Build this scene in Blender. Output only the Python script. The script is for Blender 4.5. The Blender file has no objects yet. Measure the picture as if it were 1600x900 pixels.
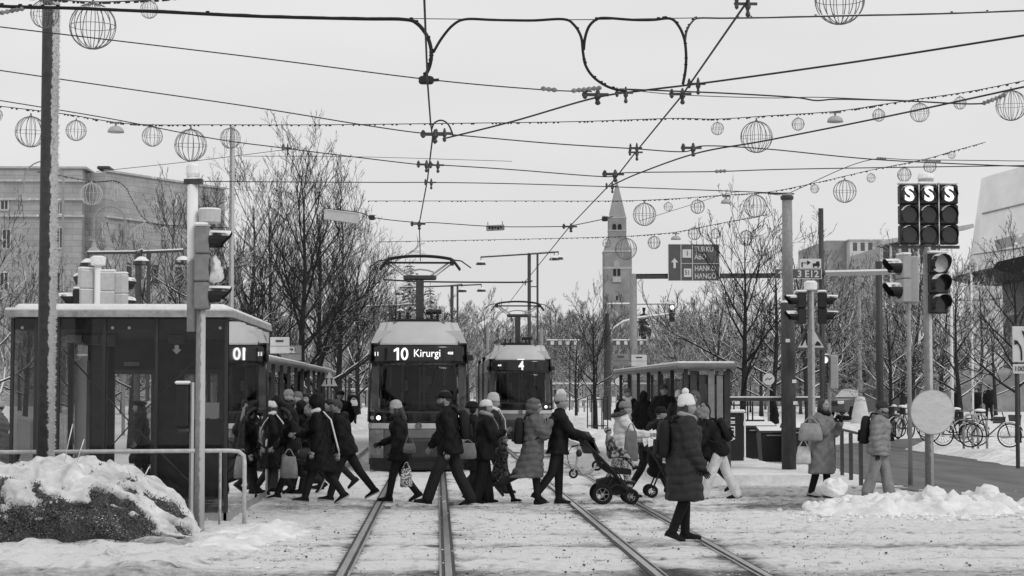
import bpy, math, random
import numpy as np
from mathutils import Vector, Matrix, noise, Euler

scene = bpy.context.scene
COL = scene.collection
R = math.radians
random.seed(7)

# ---------------------------------------------------------------- camera
F = 3000.0                       # focal length in pixels of the 1600 px wide photograph
EYE = Vector((0.0, 0.0, 1.82))
PITCH, YAW = math.atan(162 / F), math.atan(116 / F)
cd = bpy.data.cameras.new('camera')
cam = bpy.data.objects.new('camera', cd)
COL.objects.link(cam)
cam.location = EYE
cam.rotation_euler = (math.pi / 2 + PITCH, 0, -YAW)
cd.sensor_width = 36.0
cd.lens = F / 1600 * 36.0
cd.clip_start, cd.clip_end = 0.5, 6000
scene.camera = cam
CR = Euler(cam.rotation_euler).to_matrix()

# ---------------------------------------------------------------- sky and sun
world = bpy.data.worlds.new('World')
scene.world = world
world.use_nodes = True
nt = world.node_tree
nt.nodes.clear()
N = nt.nodes.new
out = N('ShaderNodeOutputWorld'); bg = N('ShaderNodeBackground')
sky = N('ShaderNodeTexSky'); sky.sky_type = 'NISHITA'; sky.sun_disc = False
SUN_EL, SUN_AZ = R(38), R(140)
sky.sun_elevation = SUN_EL; sky.sun_rotation = SUN_AZ
sky.dust_density = 4
bw = N('ShaderNodeRGBToBW')
tc = N('ShaderNodeTexCoord'); nz = N('ShaderNodeTexNoise')
nz.inputs['Scale'].default_value = 2.2; nz.inputs['Detail'].default_value = 3
mp = N('ShaderNodeMapping'); mp.inputs['Scale'].default_value = (1, 1, 3.5)
mr = N('ShaderNodeMapRange'); mr.inputs[1].default_value = .25; mr.inputs[2].default_value = .7
mr.inputs[3].default_value = 6.6; mr.inputs[4].default_value = 8.0
mx = N('ShaderNodeMix'); mx.data_type = 'FLOAT'; mx.inputs[0].default_value = .93
L = nt.links.new
L(sky.outputs[0], bw.inputs[0]); L(tc.outputs['Generated'], mp.inputs[0]); L(mp.outputs[0], nz.inputs['Vector'])
L(nz.outputs[0], mr.inputs[0]); L(bw.outputs[0], mx.inputs[2]); L(mr.outputs[0], mx.inputs[3])
L(mx.outputs[0], bg.inputs[0]); L(bg.outputs[0], out.inputs[0])
bg.inputs[1].default_value = 0.1
sl = bpy.data.lights.new('sun', 'SUN'); sl.energy = 0.85; sl.angle = R(16); sl.color = (1, 1, 1)
sun = bpy.data.objects.new('sun', sl); COL.objects.link(sun)
sun.rotation_euler = (R(90) - SUN_EL, 0, R(180) - SUN_AZ)
scene.view_settings.view_transform = 'Standard'
scene.view_settings.look = 'None'
scene.view_settings.exposure = 0.1
scene.view_settings.gamma = 1.0
scene.cycles.max_bounces = 6
scene.cycles.transparent_max_bounces = 16
scene.cycles.caustics_reflective = False
scene.cycles.caustics_refractive = False


# ---------------------------------------------------------------- helpers
def W(px, py, Y):
    """Point at world depth Y seen at a position of the photograph."""
    d = CR @ Vector(((px - 800) / F, (450 - py) / F, -1))
    return EYE + d * (Y / d.y)


def gz(x, y):
    """Street level: flat at the crossing, rising gently away from it."""
    return 0.0 if y < 62 else .0095 * (min(y, 130) - 62) + .002 * (max(y, 130) - 130)


def GP(px, py):
    """Ground point seen at a position of the photograph (crossing level)."""
    d = CR @ Vector(((px - 800) / F, (450 - py) / F, -1))
    t = -EYE.z / d.z
    return EYE + d * t


def at(px, Y, z=None):
    """Point at depth Y in picture column px, standing on the ground (or at height z)."""
    p = W(px, 612, Y)
    return Vector((p.x, Y, gz(p.x, Y) if z is None else z))


class MB:
    def __init__(s):
        s.v, s.f, s.m = [], [], []

    def add(s, vs, fs, m=0):
        o = len(s.v)
        s.v.extend(tuple(v) for v in vs)
        s.f.extend(tuple(i + o for i in f) for f in fs)
        s.m.extend([m] * len(fs))
        return s

    def box(s, x0, x1, y0, y1, z0, z1, m=0):
        return s.add([(x0, y0, z0), (x1, y0, z0), (x1, y1, z0), (x0, y1, z0), (x0, y0, z1), (x1, y0, z1), (x1, y1, z1), (x0, y1, z1)],
                     [(3, 2, 1, 0), (4, 5, 6, 7), (0, 1, 5, 4), (1, 2, 6, 5), (2, 3, 7, 6), (3, 0, 4, 7)], m)

    def bevbox(s, x0, x1, y0, y1, z0, z1, b=.02, m=0):
        """Box with chamfered vertical and horizontal edges."""
        vs = []
        for z, i in ((z0, b), (z0 + b, 0), (z1 - b, 0), (z1, b)):
            a, c, d, e = x0 + i, x1 - i, y0 + i, y1 - i
            k = b
            vs += [(a + k, d, z), (c - k, d, z), (c, d + k, z), (c, e - k, z), (c - k, e, z), (a + k, e, z), (a, e - k, z), (a, d + k, z)]
        fs = [tuple(range(7, -1, -1)), tuple(range(24, 32))]
        for r in range(3):
            for i in range(8):
                j = (i + 1) % 8
                fs.append((r * 8 + i, r * 8 + j, r * 8 + 8 + j, r * 8 + 8 + i))
        return s.add(vs, fs, m)

    def bar(s, a, b, w, h=None, m=0, up=(0, 0, 1)):
        """Rectangular bar from a to b."""
        h = h or w
        a, b = Vector(a), Vector(b)
        d = (b - a).normalized()
        u = Vector(up)
        if abs(d.dot(u)) > .98:
            u = Vector((0, 1, 0))
        x = d.cross(u).normalized() * (w / 2)
        z = x.cross(d).normalized() * (h / 2)
        return s.add([a - x - z, a + x - z, a + x + z, a - x + z, b - x - z, b + x - z, b + x + z, b - x + z],
                     [(3, 2, 1, 0), (4, 5, 6, 7), (0, 1, 5, 4), (1, 2, 6, 5), (2, 3, 7, 6), (3, 0, 4, 7)], m)

    def tube(s, pts, r, n=6, m=0, cap=True, closed=False):
        pts = [Vector(p) for p in pts]
        k = len(pts)
        if not hasattr(r, '__len__'):
            r = [r] * k
        u = None
        vs = []
        for i, p in enumerate(pts):
            if closed:
                d = pts[(i + 1) % k] - pts[i - 1]
            else:
                d = pts[min(i + 1, k - 1)] - pts[max(i - 1, 0)]
            d = d.normalized() if d.length > 1e-9 else Vector((0, 0, 1))
            if u is None:
                u = d.orthogonal().normalized()
            else:
                u = u - d * u.dot(d)
                u = u.normalized() if u.length > 1e-6 else d.orthogonal().normalized()
            w = d.cross(u)
            for j in range(n):
                a = 2 * math.pi * j / n
                vs.append(p + (u * math.cos(a) + w * math.sin(a)) * r[i])
        fs = []
        for i in range(k if closed else k - 1):
            i2 = (i + 1) % k
            for j in range(n):
                j2 = (j + 1) % n
                fs.append((i * n + j, i * n + j2, i2 * n + j2, i2 * n + j))
        if cap and not closed:
            fs.append(tuple(range(n - 1, -1, -1)))
            fs.append(tuple((k - 1) * n + j for j in range(n)))
        return s.add(vs, fs, m)

    def ell(s, c, r, nu=12, nv=8, rot=None, m=0):
        c = Vector(c)
        if not hasattr(r, '__len__'):
            r = (r, r, r)
        vs = []
        for i in range(nv + 1):
            t = math.pi * i / nv
            for j in range(nu):
                a = 2 * math.pi * j / nu
                v = Vector((math.sin(t) * math.cos(a) * r[0], math.sin(t) * math.sin(a) * r[1], math.cos(t) * r[2]))
                vs.append(c + (rot @ v if rot else v))
        fs = []
        for i in range(nv):
            for j in range(nu):
                j2 = (j + 1) % nu
                q = (i * nu + j, (i + 1) * nu + j, (i + 1) * nu + j2, i * nu + j2)
                fs.append(q[:3] if i == nv - 1 else ((q[0], q[1], q[2]) if i == 0 else q))
        return s.add(vs, fs, m)

    def loft(s, rings, m=0, cap=True):
        """Rings: lists of points, equal length."""
        n = len(rings[0])
        vs = [p for r in rings for p in r]
        fs = []
        for i in range(len(rings) - 1):
            for j in range(n):
                j2 = (j + 1) % n
                fs.append((i * n + j, i * n + j2, (i + 1) * n + j2, (i + 1) * n + j))
        if cap:
            fs.append(tuple(range(n - 1, -1, -1)))
            fs.append(tuple((len(rings) - 1) * n + j for j in range(n)))
        return s.add(vs, fs, m)

    def lathe(s, prof, c=(0, 0, 0), n=16, m=0, cap=True):
        c = Vector(c)
        return s.loft([[c + Vector((r * math.cos(2 * math.pi * j / n), r * math.sin(2 * math.pi * j / n), z)) for j in range(n)] for r, z in prof], m, cap)

    def prism(s, poly, a0, a1, plane='xz', m=0):
        def q(p, a):
            return (p[0], a, p[1]) if plane == 'xz' else ((a, p[0], p[1]) if plane == 'yz' else (p[0], p[1], a))
        n = len(poly)
        vs = [q(p, a0) for p in poly] + [q(p, a1) for p in poly]
        fs = [tuple(range(n)), tuple(range(2 * n - 1, n - 1, -1))]
        fs += [(i, n + i, n + (i + 1) % n, (i + 1) % n) for i in range(n)]
        return s.add(vs, fs, m)

    def disc(s, c, r, ny=(0, -1, 0), n=20, t=.01, m=0):
        c = Vector(c); d = Vector(ny).normalized()
        return s.tube([c, c + d * t], r, n, m)

    def obj(s, name, mats, parent=None, smooth=False, label=None):
        me = bpy.data.meshes.new(name)
        me.from_pydata(s.v, [], s.f)
        mats = mats if isinstance(mats, (list, tuple)) else [mats]
        for m in mats:
            me.materials.append(m)
        if len(mats) > 1:
            me.polygons.foreach_set('material_index', np.array(s.m, dtype=np.int32))
        if smooth:
            me.polygons.foreach_set('use_smooth', np.ones(len(me.polygons), dtype=bool))
        me.update()
        return link(me, name, parent, label)


def link(me, name, parent=None, label=None):
    o = bpy.data.objects.new(name, me)
    COL.objects.link(o)
    if parent is not None:
        o.parent = parent
    if label:
        o['label'] = label
    return o


def tag(o, label, cat=None, group=None, kind=None):
    o['label'] = label
    if cat: o['category'] = cat
    if group: o['group'] = group
    if kind: o['kind'] = kind
    return o


def thing(name, label, cat, loc=(0, 0, 0), rz=0, group=None):
    o = bpy.data.objects.new(name, None)
    COL.objects.link(o)
    o.location = loc
    o.rotation_euler = (0, 0, rz)
    return tag(o, label, cat, group)


def struct(o, label=None, kind='structure'):
    o['kind'] = kind
    if label: o['label'] = label
    return o


def dup(root, loc, rz=None, label=None, group=None, scale=None):
    kids = [c for c in KIDS.get(root.name, root.children)]
    r = root.copy(); COL.objects.link(r); r.location = loc
    if rz is not None: r.rotation_euler = (0, 0, rz)
    if scale is not None: r.scale = scale if hasattr(scale, '__len__') else (scale,) * 3
    if label: r['label'] = label
    if group: r['group'] = group
    for ch in kids:
        c = ch.copy(); COL.objects.link(c); c.parent = r
        for g in ch.children:
            d = g.copy(); COL.objects.link(d); d.parent = c
    return r


KIDS = {}


def text(body, size, m, parent, loc, name='lettering', rot=(math.pi / 2, 0, 0), bold=0.0, align='CENTER', depth=.004, sx=1.0):
    cu = bpy.data.curves.new('lettering', 'FONT')
    cu.body = body; cu.size = size; cu.align_x = align; cu.align_y = 'CENTER'
    cu.extrude = depth; cu.offset = bold; cu.resolution_u = 3
    o = bpy.data.objects.new('lettering_source', cu)
    COL.objects.link(o)
    dg = bpy.context.evaluated_depsgraph_get()
    me = bpy.data.meshes.new_from_object(o.evaluated_get(dg))
    bpy.data.objects.remove(o); bpy.data.curves.remove(cu)
    me.materials.clear(); me.materials.append(m)
    t = link(me, name, parent)
    t.location = loc; t.rotation_euler = rot; t.scale = (sx, 1, 1)
    return t


# ---------------------------------------------------------------- materials (the photograph is black and white)
MATS = {}


def mat(name, v=.5, rough=.7, spec=.3, var=.12, scale=6, bump=0, bscale=40, metal=0, snow=None, rime=None, stretch=None,
        emit=0, pattern=None, coat=0):
    if name in MATS:
        return MATS[name]
    m = bpy.data.materials.new(name)
    m.use_nodes = True
    t = m.node_tree
    b = t.nodes['Principled BSDF']
    N, L = t.nodes.new, t.links.new
    b.inputs['Roughness'].default_value = rough
    b.inputs['Specular IOR Level'].default_value = spec
    b.inputs['Metallic'].default_value = metal
    if coat: b.inputs['Coat Weight'].default_value = coat
    tc = N('ShaderNodeTexCoord')
    src = tc.outputs['Object']
    if stretch:
        mp = N('ShaderNodeMapping'); mp.inputs['Scale'].default_value = stretch
        L(src, mp.inputs[0]); src = mp.outputs[0]
    n = N('ShaderNodeTexNoise'); n.inputs['Scale'].default_value = scale; n.inputs['Detail'].default_value = 5
    n.inputs['Roughness'].default_value = .65
    L(src, n.inputs['Vector'])
    r = N('ShaderNodeMapRange')
    r.inputs[1].default_value, r.inputs[2].default_value = .3, .7
    r.inputs[3].default_value, r.inputs[4].default_value = v * (1 - var), v * (1 + var)
    L(n.outputs[0], r.inputs[0])
    col = r.outputs[0]
    if pattern == 'camo' or pattern == 'print':
        n2 = N('ShaderNodeTexNoise'); n2.inputs['Scale'].default_value = 14 if pattern == 'camo' else 45
        n2.inputs['Detail'].default_value = 1
        L(tc.outputs['Object'], n2.inputs['Vector'])
        r2 = N('ShaderNodeMapRange'); r2.inputs[1].default_value = .49; r2.inputs[2].default_value = .53
        r2.inputs[3].default_value = v * .25; r2.inputs[4].default_value = v * 1.6
        L(n2.outputs[0], r2.inputs[0]); col = r2.outputs[0]
    if pattern == 'knit':
        wv = N('ShaderNodeTexWave'); wv.inputs['Scale'].default_value = 22; wv.bands_direction = 'Z'
        wv.inputs['Distortion'].default_value = 2.5
        L(tc.outputs['Object'], wv.inputs['Vector'])
        mm = N('ShaderNodeMapRange'); mm.inputs[3].default_value = .75; mm.inputs[4].default_value = 1.1
        L(wv.outputs['Fac'], mm.inputs[0])
        mu = N('ShaderNodeMath'); mu.operation = 'MULTIPLY'; L(col, mu.inputs[0]); L(mm.outputs[0], mu.inputs[1]); col = mu.outputs[0]
    rg = None
    for kind, amt in (('snow', snow), ('rime', rime)):
        if amt is None:
            continue
        g = N('ShaderNodeNewGeometry')
        sp = N('ShaderNodeSeparateXYZ'); L(g.outputs['Normal'], sp.inputs[0])
        n3 = N('ShaderNodeTexNoise'); n3.inputs['Scale'].default_value = 3.0 if kind == 'snow' else 14.0
        n3.inputs['Detail'].default_value = 3
        L(tc.outputs['Object'], n3.inputs['Vector'])
        ad = N('ShaderNodeMath'); ad.operation = 'MULTIPLY_ADD'; ad.inputs[1].default_value = 1.0 if kind == 'snow' else .8
        L(n3.outputs[0], ad.inputs[0]); L(sp.outputs['Z' if kind == 'snow' else 'X'], ad.inputs[2])
        r3 = N('ShaderNodeMapRange')
        r3.inputs[1].default_value = .5 + amt; r3.inputs[2].default_value = .62 + amt
        L(ad.outputs[0], r3.inputs[0])
        mxn = N('ShaderNodeMix'); mxn.data_type = 'FLOAT'
        L(r3.outputs[0], mxn.inputs[0]); L(col, mxn.inputs[2])
        mxn.inputs[3].default_value = .8 if kind == 'snow' else .48
        col = mxn.outputs[0]
        rg = r3.outputs[0]
    if rg is not None:
        mr = N('ShaderNodeMix'); mr.data_type = 'FLOAT'; mr.inputs[2].default_value = rough; mr.inputs[3].default_value = .9
        L(rg, mr.inputs[0]); L(mr.outputs[0], b.inputs['Roughness'])
    cc = N('ShaderNodeCombineColor')
    for i in range(3): L(col, cc.inputs[i])
    L(cc.outputs[0], b.inputs['Base Color'])
    if emit:
        L(cc.outputs[0], b.inputs['Emission Color']); b.inputs['Emission Strength'].default_value = emit
    if bump:
        n4 = N('ShaderNodeTexNoise'); n4.inputs['Scale'].default_value = bscale; n4.inputs['Detail'].default_value = 4
        L(src, n4.inputs['Vector'])
        bp = N('ShaderNodeBump'); bp.inputs['Strength'].default_value = bump; bp.inputs['Distance'].default_value = .02
        L(n4.outputs[0], bp.inputs['Height']); L(bp.outputs[0], b.inputs['Normal'])
    MATS[name] = m
    return m


def glass(name, tint=.6, base=.06, k=1.0, rough=.02, gl=1.0):
    if name in MATS:
        return MATS[name]
    m = bpy.data.materials.new(name)
    m.use_nodes = True
    t = m.node_tree
    t.nodes.clear()
    N, L = t.nodes.new, t.links.new
    o = N('ShaderNodeOutputMaterial'); mx = N('ShaderNodeMixShader')
    tr = N('ShaderNodeBsdfTransparent'); tr.inputs[0].default_value = (tint,) * 3 + (1,)
    g = N('ShaderNodeBsdfGlossy'); g.inputs[0].default_value = (gl,) * 3 + (1,); g.inputs['Roughness'].default_value = rough
    lw = N('ShaderNodeLayerWeight'); lw.inputs[0].default_value = .5
    fr = N('ShaderNodeMath'); fr.operation = 'POWER'; fr.inputs[1].default_value = 4.0; L(lw.outputs['Facing'], fr.inputs[0])
    ma = N('ShaderNodeMath'); ma.operation = 'MULTIPLY_ADD'; ma.inputs[1].default_value = k; ma.inputs[2].default_value = base; ma.use_clamp = True
    L(fr.outputs[0], ma.inputs[0]); L(ma.outputs[0], mx.inputs[0]); L(tr.outputs[0], mx.inputs[1]); L(g.outputs[0], mx.inputs[2])
    L(mx.outputs[0], o.inputs[0])
    MATS[name] = m
    return m


m_snow = mat('snow', .84, .85, .2, .06, 3, bump=.35, bscale=18)
m_snowcap = mat('packed_snow', .82, .85, .2, .08, 9, bump=.3, bscale=30)
m_black = mat('black_paint', .012, .45, .4, .3, 10)
m_blackrub = mat('black_rubber', .012, .8, .2, .3, 10)
m_steel = mat('galvanised_steel', .26, .5, .4, .2, 12, metal=0)
m_steelrime = mat('galvanised_steel_with_rime', .22, .55, .3, .25, 12, rime=-.05)
m_darksteel = mat('dark_steel', .045, .5, .4, .3, 12)
m_darkrime = mat('dark_steel_with_rime', .045, .6, .3, .35, 9, rime=.22, bump=.5, bscale=60)
m_steelsnow = mat('painted_steel_under_snow', .3, .5, .3, .15, 12, snow=-.1)
m_darksnow = mat('dark_steel_under_snow', .035, .5, .3, .25, 12, snow=0)
m_white = mat('white_paint', .75, .5, .3, .06, 8)
m_grey = mat('grey_plastic', .34, .5, .4, .1, 8)
m_lightgrey = mat('light_grey_plastic', .5, .5, .4, .1, 8, snow=.25)
m_wire = mat('wire', .03, .6, .3, .2, 5)
m_cable = mat('cable_rubber', .01, .6, .3, .3, 5, snow=.75)
m_porc = mat('insulator_ceramic', .2, .4, .4, .6, 25)
m_lens = mat('dark_lens', .02, .15, .6, .2, 10)
m_lit = mat('lit_lens', .9, .4, .2, .02, 10, emit=.75)
m_led = mat('led_lettering', .9, .4, .2, .02, 10, emit=.6)
m_glass = glass('shelter_glass', .86, .015, .7)
m_tint = glass('tinted_glass', .78, .02, .7)

# ---------------------------------------------------------------- ground
RAILS = [-.95, .11, 2.18, 3.24]


def fbm(x, y, s, o=4, seed=0.0):
    return noise.fractal(Vector((x * s + seed, y * s, seed)), 1.0, 2.1, o)


def axis(segs):
    a = []
    for lo, hi, st in segs:
        k = max(1, int(round((hi - lo) / st)))
        a += [lo + (hi - lo) * i / k for i in range(k)]
    a.append(segs[-1][1])
    return a


def sm(a, b, x):
    t = min(1, max(0, (x - a) / (b - a)))
    return t * t * (3 - 2 * t)


def ground():
    xs = axis([(-900, -100, 80), (-100, -20, 8), (-20, -7.5, .8), (-7.5, 9.6, .065), (9.6, 16, .2), (16, 60, 3), (60, 140, 16), (140, 900, 80)])
    ys = axis([(-40, 8, 8), (8, 16.5, .8), (16.5, 34, .06), (34, 60, .3), (60, 130, 1.5), (130, 300, 12), (300, 2500, 120)])
    nx, ny = len(xs), len(ys)
    vs, dirt = [], []
    # footprints trodden into the snow, kept in cells of one metre
    rr = random.Random(12); cells = {}
    for i in range(1500):
        fy = rr.gauss(30.6, 1.5) if i % 3 else rr.uniform(18.5, 34); fx = rr.uniform(-5.5, 9)
        a = rr.gauss(0, .35) + (math.pi / 2 if rr.random() < .2 else 0)
        for cx_ in (-1, 0, 1):
            for cy_ in (-1, 0, 1): cells.setdefault((int(fx // 1) + cx_, int(fy // 1) + cy_), []).append((fx, fy, math.cos(a), math.sin(a)))
    ruts = [(19.9, .16, .03), (20.9, .18, .02), (22.75, .22, .035), (24.6, .2, .02), (25.5, .16, .025)]
    for y in ys:
        for x in xs:
            rd = min(abs(x - r) for r in RAILS)
            near = 14 < y < 62 and -9 < x < 17
            z = gz(x, y)
            d = 0.0
            if near:
                a = sm(.05, .3, rd)
                if x > 8.8: a *= 1 - sm(8.8, 9.2, x) * sm(28.2, 29.5, y)
                n1 = fbm(x, y, .9, 3, 3.1)
                n2 = fbm(x, y, 3.5, 3, 9.7)
                z += a * (.02 * n1 + .020 * n2 + .012 * fbm(x, y, 7.5, 2, 6.6)) + .004
                for fx, fy, c_, s_ in cells.get((int(x // 1), int(y // 1)), ()):
                    u_, v_ = (x - fx) * c_ + (y - fy) * s_, -(x - fx) * s_ + (y - fy) * c_
                    q_ = (u_ / .16) ** 2 + (v_ / .075) ** 2
                    if q_ < 3.2:
                        z += a * (-.016 * math.exp(-q_ * 1.6) + .009 * math.exp(-(q_ - 1.7) ** 2 * 2))
                        d += .16 * math.exp(-q_ * 1.3)
                wob = .16 * fbm(x, 0, .35, 2, 17)
                for ry, rw, rdp in ruts:
                    t_ = (y - ry - wob) / rw
                    if abs(t_) < 3 and x > -4:
                        z += a * rdp * (.55 * math.exp(-(abs(t_) - 1.3) ** 2 * 4) - math.exp(-t_ * t_ * 1.5)) * (.6 + .6 * n1)
                        d += .2 * math.exp(-t_ * t_ * 1.2) * (.7 + n1)
                # ridges of churned snow on the left verge
                lf = sm(-1.6, -3.0, x) * sm(27.5, 24.5, y)
                if lf > 0:
                    z += lf * max(0, .10 * fbm(x, y, 1.6, 4, 5.0) + .05)
                # trodden dirt next to the rails and across the street
                d += .8 * (1 - sm(.03, .12 + .16 * abs(n2) + .08 * n1, rd)) * (.6 + .7 * n2)
                inner = .95 if 2.0 < x < 3.5 else .35
                d += inner * (1 - sm(.1, .75, rd)) * max(0, fbm(x, y, .55, 4, 21.0) + .12)
                b = fbm(x * .16, y, 1.1, 4, 14.0)
                d += .42 * math.exp(-((y - 22.75 + .12 * n1) / .3) ** 2) * (.75 + b)
                d += .36 * sm(20.0 + .35 * fbm(x, 0, .5, 3, 2), 19.2, y)
                d += .28 * math.exp(-((y - 30.0) / .9) ** 2) * (.7 + b) * sm(-3.2, -2.2, x)
                d += max(0, .34 * b - .03) * (.5 if x < -1.5 else .9)
                if x > 4: d += .42 * sm(4.4, 5.6, x + .5 * n1) * sm(29.0, 30.2, y) * sm(38, 36, y) * sm(9.2, 8.2, x)
                d += max(0, fbm(x, y, 6, 3, 40.0) - .28) * .9
            else:
                z += .004
                if y > 34: d += .12 + .2 * fbm(x, y, .2, 3, 8)
            vs.append((x, y, z))
            dirt.append(min(1, max(0, d)))
    fs = [(j * nx + i, j * nx + i + 1, (j + 1) * nx + i + 1, (j + 1) * nx + i) for j in range(ny - 1) for i in range(nx - 1)]
    me = bpy.data.meshes.new('ground')
    me.from_pydata(vs, [], fs)
    at_ = me.attributes.new('dirt', 'FLOAT', 'POINT')
    at_.data.foreach_set('value', np.array(dirt, dtype=np.float32))
    me.polygons.foreach_set('use_smooth', np.ones(len(fs), dtype=bool))
    m = bpy.data.materials.new('trodden_snow'); m.use_nodes = True
    t = m.node_tree; b = t.nodes['Principled BSDF']; N, L = t.nodes.new, t.links.new
    b.inputs['Roughness'].default_value = .85; b.inputs['Specular IOR Level'].default_value = .2
    at2 = N('ShaderNodeAttribute'); at2.attribute_name = 'dirt'
    g = N('ShaderNodeNewGeometry')
    n1 = N('ShaderNodeTexNoise'); n1.inputs['Scale'].default_value = 9; n1.inputs['Detail'].default_value = 7; n1.inputs['Roughness'].default_value = .7
    L(g.outputs['Position'], n1.inputs['Vector'])
    ad = N('ShaderNodeMath'); ad.operation = 'MULTIPLY_ADD'; ad.inputs[1].default_value = .9
    L(n1.outputs[0], ad.inputs[0])
    su = N('ShaderNodeMath'); su.operation = 'SUBTRACT'; su.inputs[1].default_value = .5
    L(ad.outputs[0], su.inputs[0]); L(at2.outputs['Fac'], ad.inputs[2])
    cr = N('ShaderNodeValToRGB')
    e = cr.color_ramp.elements
    e[0].position = 0.0; e[0].color = (.9, .9, .9, 1)
    e[1].position = 1.0; e[1].color = (.06, .06, .06, 1)
    for p, c in ((.14, .77), (.35, .5), (.62, .22)):
        q = e.new(p); q.color = (c, c, c, 1)
    L(su.outputs[0], cr.inputs[0]); 
    # dark grit and footprints
    vo = N('ShaderNodeTexNoise'); vo.inputs['Scale'].default_value = 20; vo.inputs['Detail'].default_value = 4; vo.inputs['Roughness'].default_value = .8
    mp = N('ShaderNodeMapping'); mp.inputs['Scale'].default_value = (.6, 1.0, 1)
    L(g.outputs['Position'], mp.inputs[0]); L(mp.outputs[0], vo.inputs['Vector'])
    mr = N('ShaderNodeMapRange'); mr.inputs[1].default_value = .6; mr.inputs[2].default_value = .68
    L(vo.outputs[0], mr.inputs[0])
    mx = N('ShaderNodeMix'); mx.data_type = 'RGBA'
    mu = N('ShaderNodeMath'); mu.operation = 'MULTIPLY'; mu.inputs[1].default_value = .7
    L(mr.outputs[0], mu.inputs[0]); L(mu.outputs[0], mx.inputs[0]); L(cr.outputs[0], mx.inputs[6]); mx.inputs[7].default_value = (.1, .1, .1, 1)
    L(mx.outputs[2], b.inputs['Base Color'])
    n3 = N('ShaderNodeTexNoise'); n3.inputs['Scale'].default_value = 11; n3.inputs['Detail'].default_value = 8; n3.inputs['Roughness'].default_value = .75
    L(g.outputs['Position'], n3.inputs['Vector'])
    bp = N('ShaderNodeBump'); bp.inputs['Strength'].default_value = .9; bp.inputs['Distance'].default_value = .07
    L(n3.outputs[0], bp.inputs['Height']); L(bp.outputs[0], b.inputs['Normal'])
    me.materials.append(m)
    return struct(link(me, 'ground'), 'snow covered crossing with trodden grey slush and grit')


ground()

# carriageway on the right: a cleared dark lane beside the platform, bending right in the distance
m_asph = mat('damp_asphalt', .12, .7, .4, .45, .8, bump=.4, bscale=50, stretch=(2.2, .25, 1))
mb = MB()
xl = lambda y: 9.0 + .35 * math.sin(y * .31) + .12 * math.sin(y * 1.7) + (max(0, y - 50) * .3) ** 2 * .22
xr = lambda y: 14.3 + .2 * math.sin(y * .5) + .1 * math.sin(y * 2.1) + (max(0, y - 50) * .3) ** 2 * .22 + sm(34, 27, y) * 3
ys = [28.6 + i * .5 for i in range(90)]
vs, fs = [], []
for y in ys:
    a, b = xl(y), xr(y)
    for k in range(9):
        x = a + (b - a) * k / 8
        vs.append((x, y, gz(x, y) + .012))
for i in range(len(ys) - 1):
    for k in range(8):
        fs.append((i * 9 + k, i * 9 + k + 1, (i + 1) * 9 + k + 1, (i + 1) * 9 + k))
mb.add(vs, fs)
struct(mb.obj('road', m_asph), 'dark damp lane cleared of snow, right of the platform')

# tram rails: grooved rail heads with a dark flangeway
m_rail = mat('worn_rail_steel', .42, .28, .5, .3, 3, metal=.8, stretch=(6, .4, 6))
m_groove = mat('wet_groove', .02, .6, .3, .4, 8)
for r in RAILS:
    mb = MB()
    inner = 1 if r in (RAILS[0], RAILS[2]) else -1
    ys = [5 + i * 5 for i in range(30)]
    for (a, b, z, m) in ((-.038, .03, .022, 0), (.03, .066, .008, 1), (.066, .088, .018, 0), (-.075, -.038, .010, 1)):
        vs, fs = [], []
        for y in ys:
            g = gz(r, y)
            xa, xb = sorted((r + inner * a, r + inner * b))
            vs += [(xa, y, g - .03), (xa, y, g + z), (xb, y, g + z), (xb, y, g - .03)]
        for i in range(len(ys) - 1):
            for k in range(3):
                fs.append((i * 4 + k, i * 4 + 4 + k, i * 4 + 5 + k, i * 4 + 1 + k))
        mb.add(vs, fs, m)
    i = RAILS.index(r)
    struct(mb.obj('tram_rail', [m_rail, m_groove]), ('left' if i % 2 == 0 else 'right') + ' grooved rail of the ' + ('left' if i < 2 else 'right') + ' hand tram track')


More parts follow.
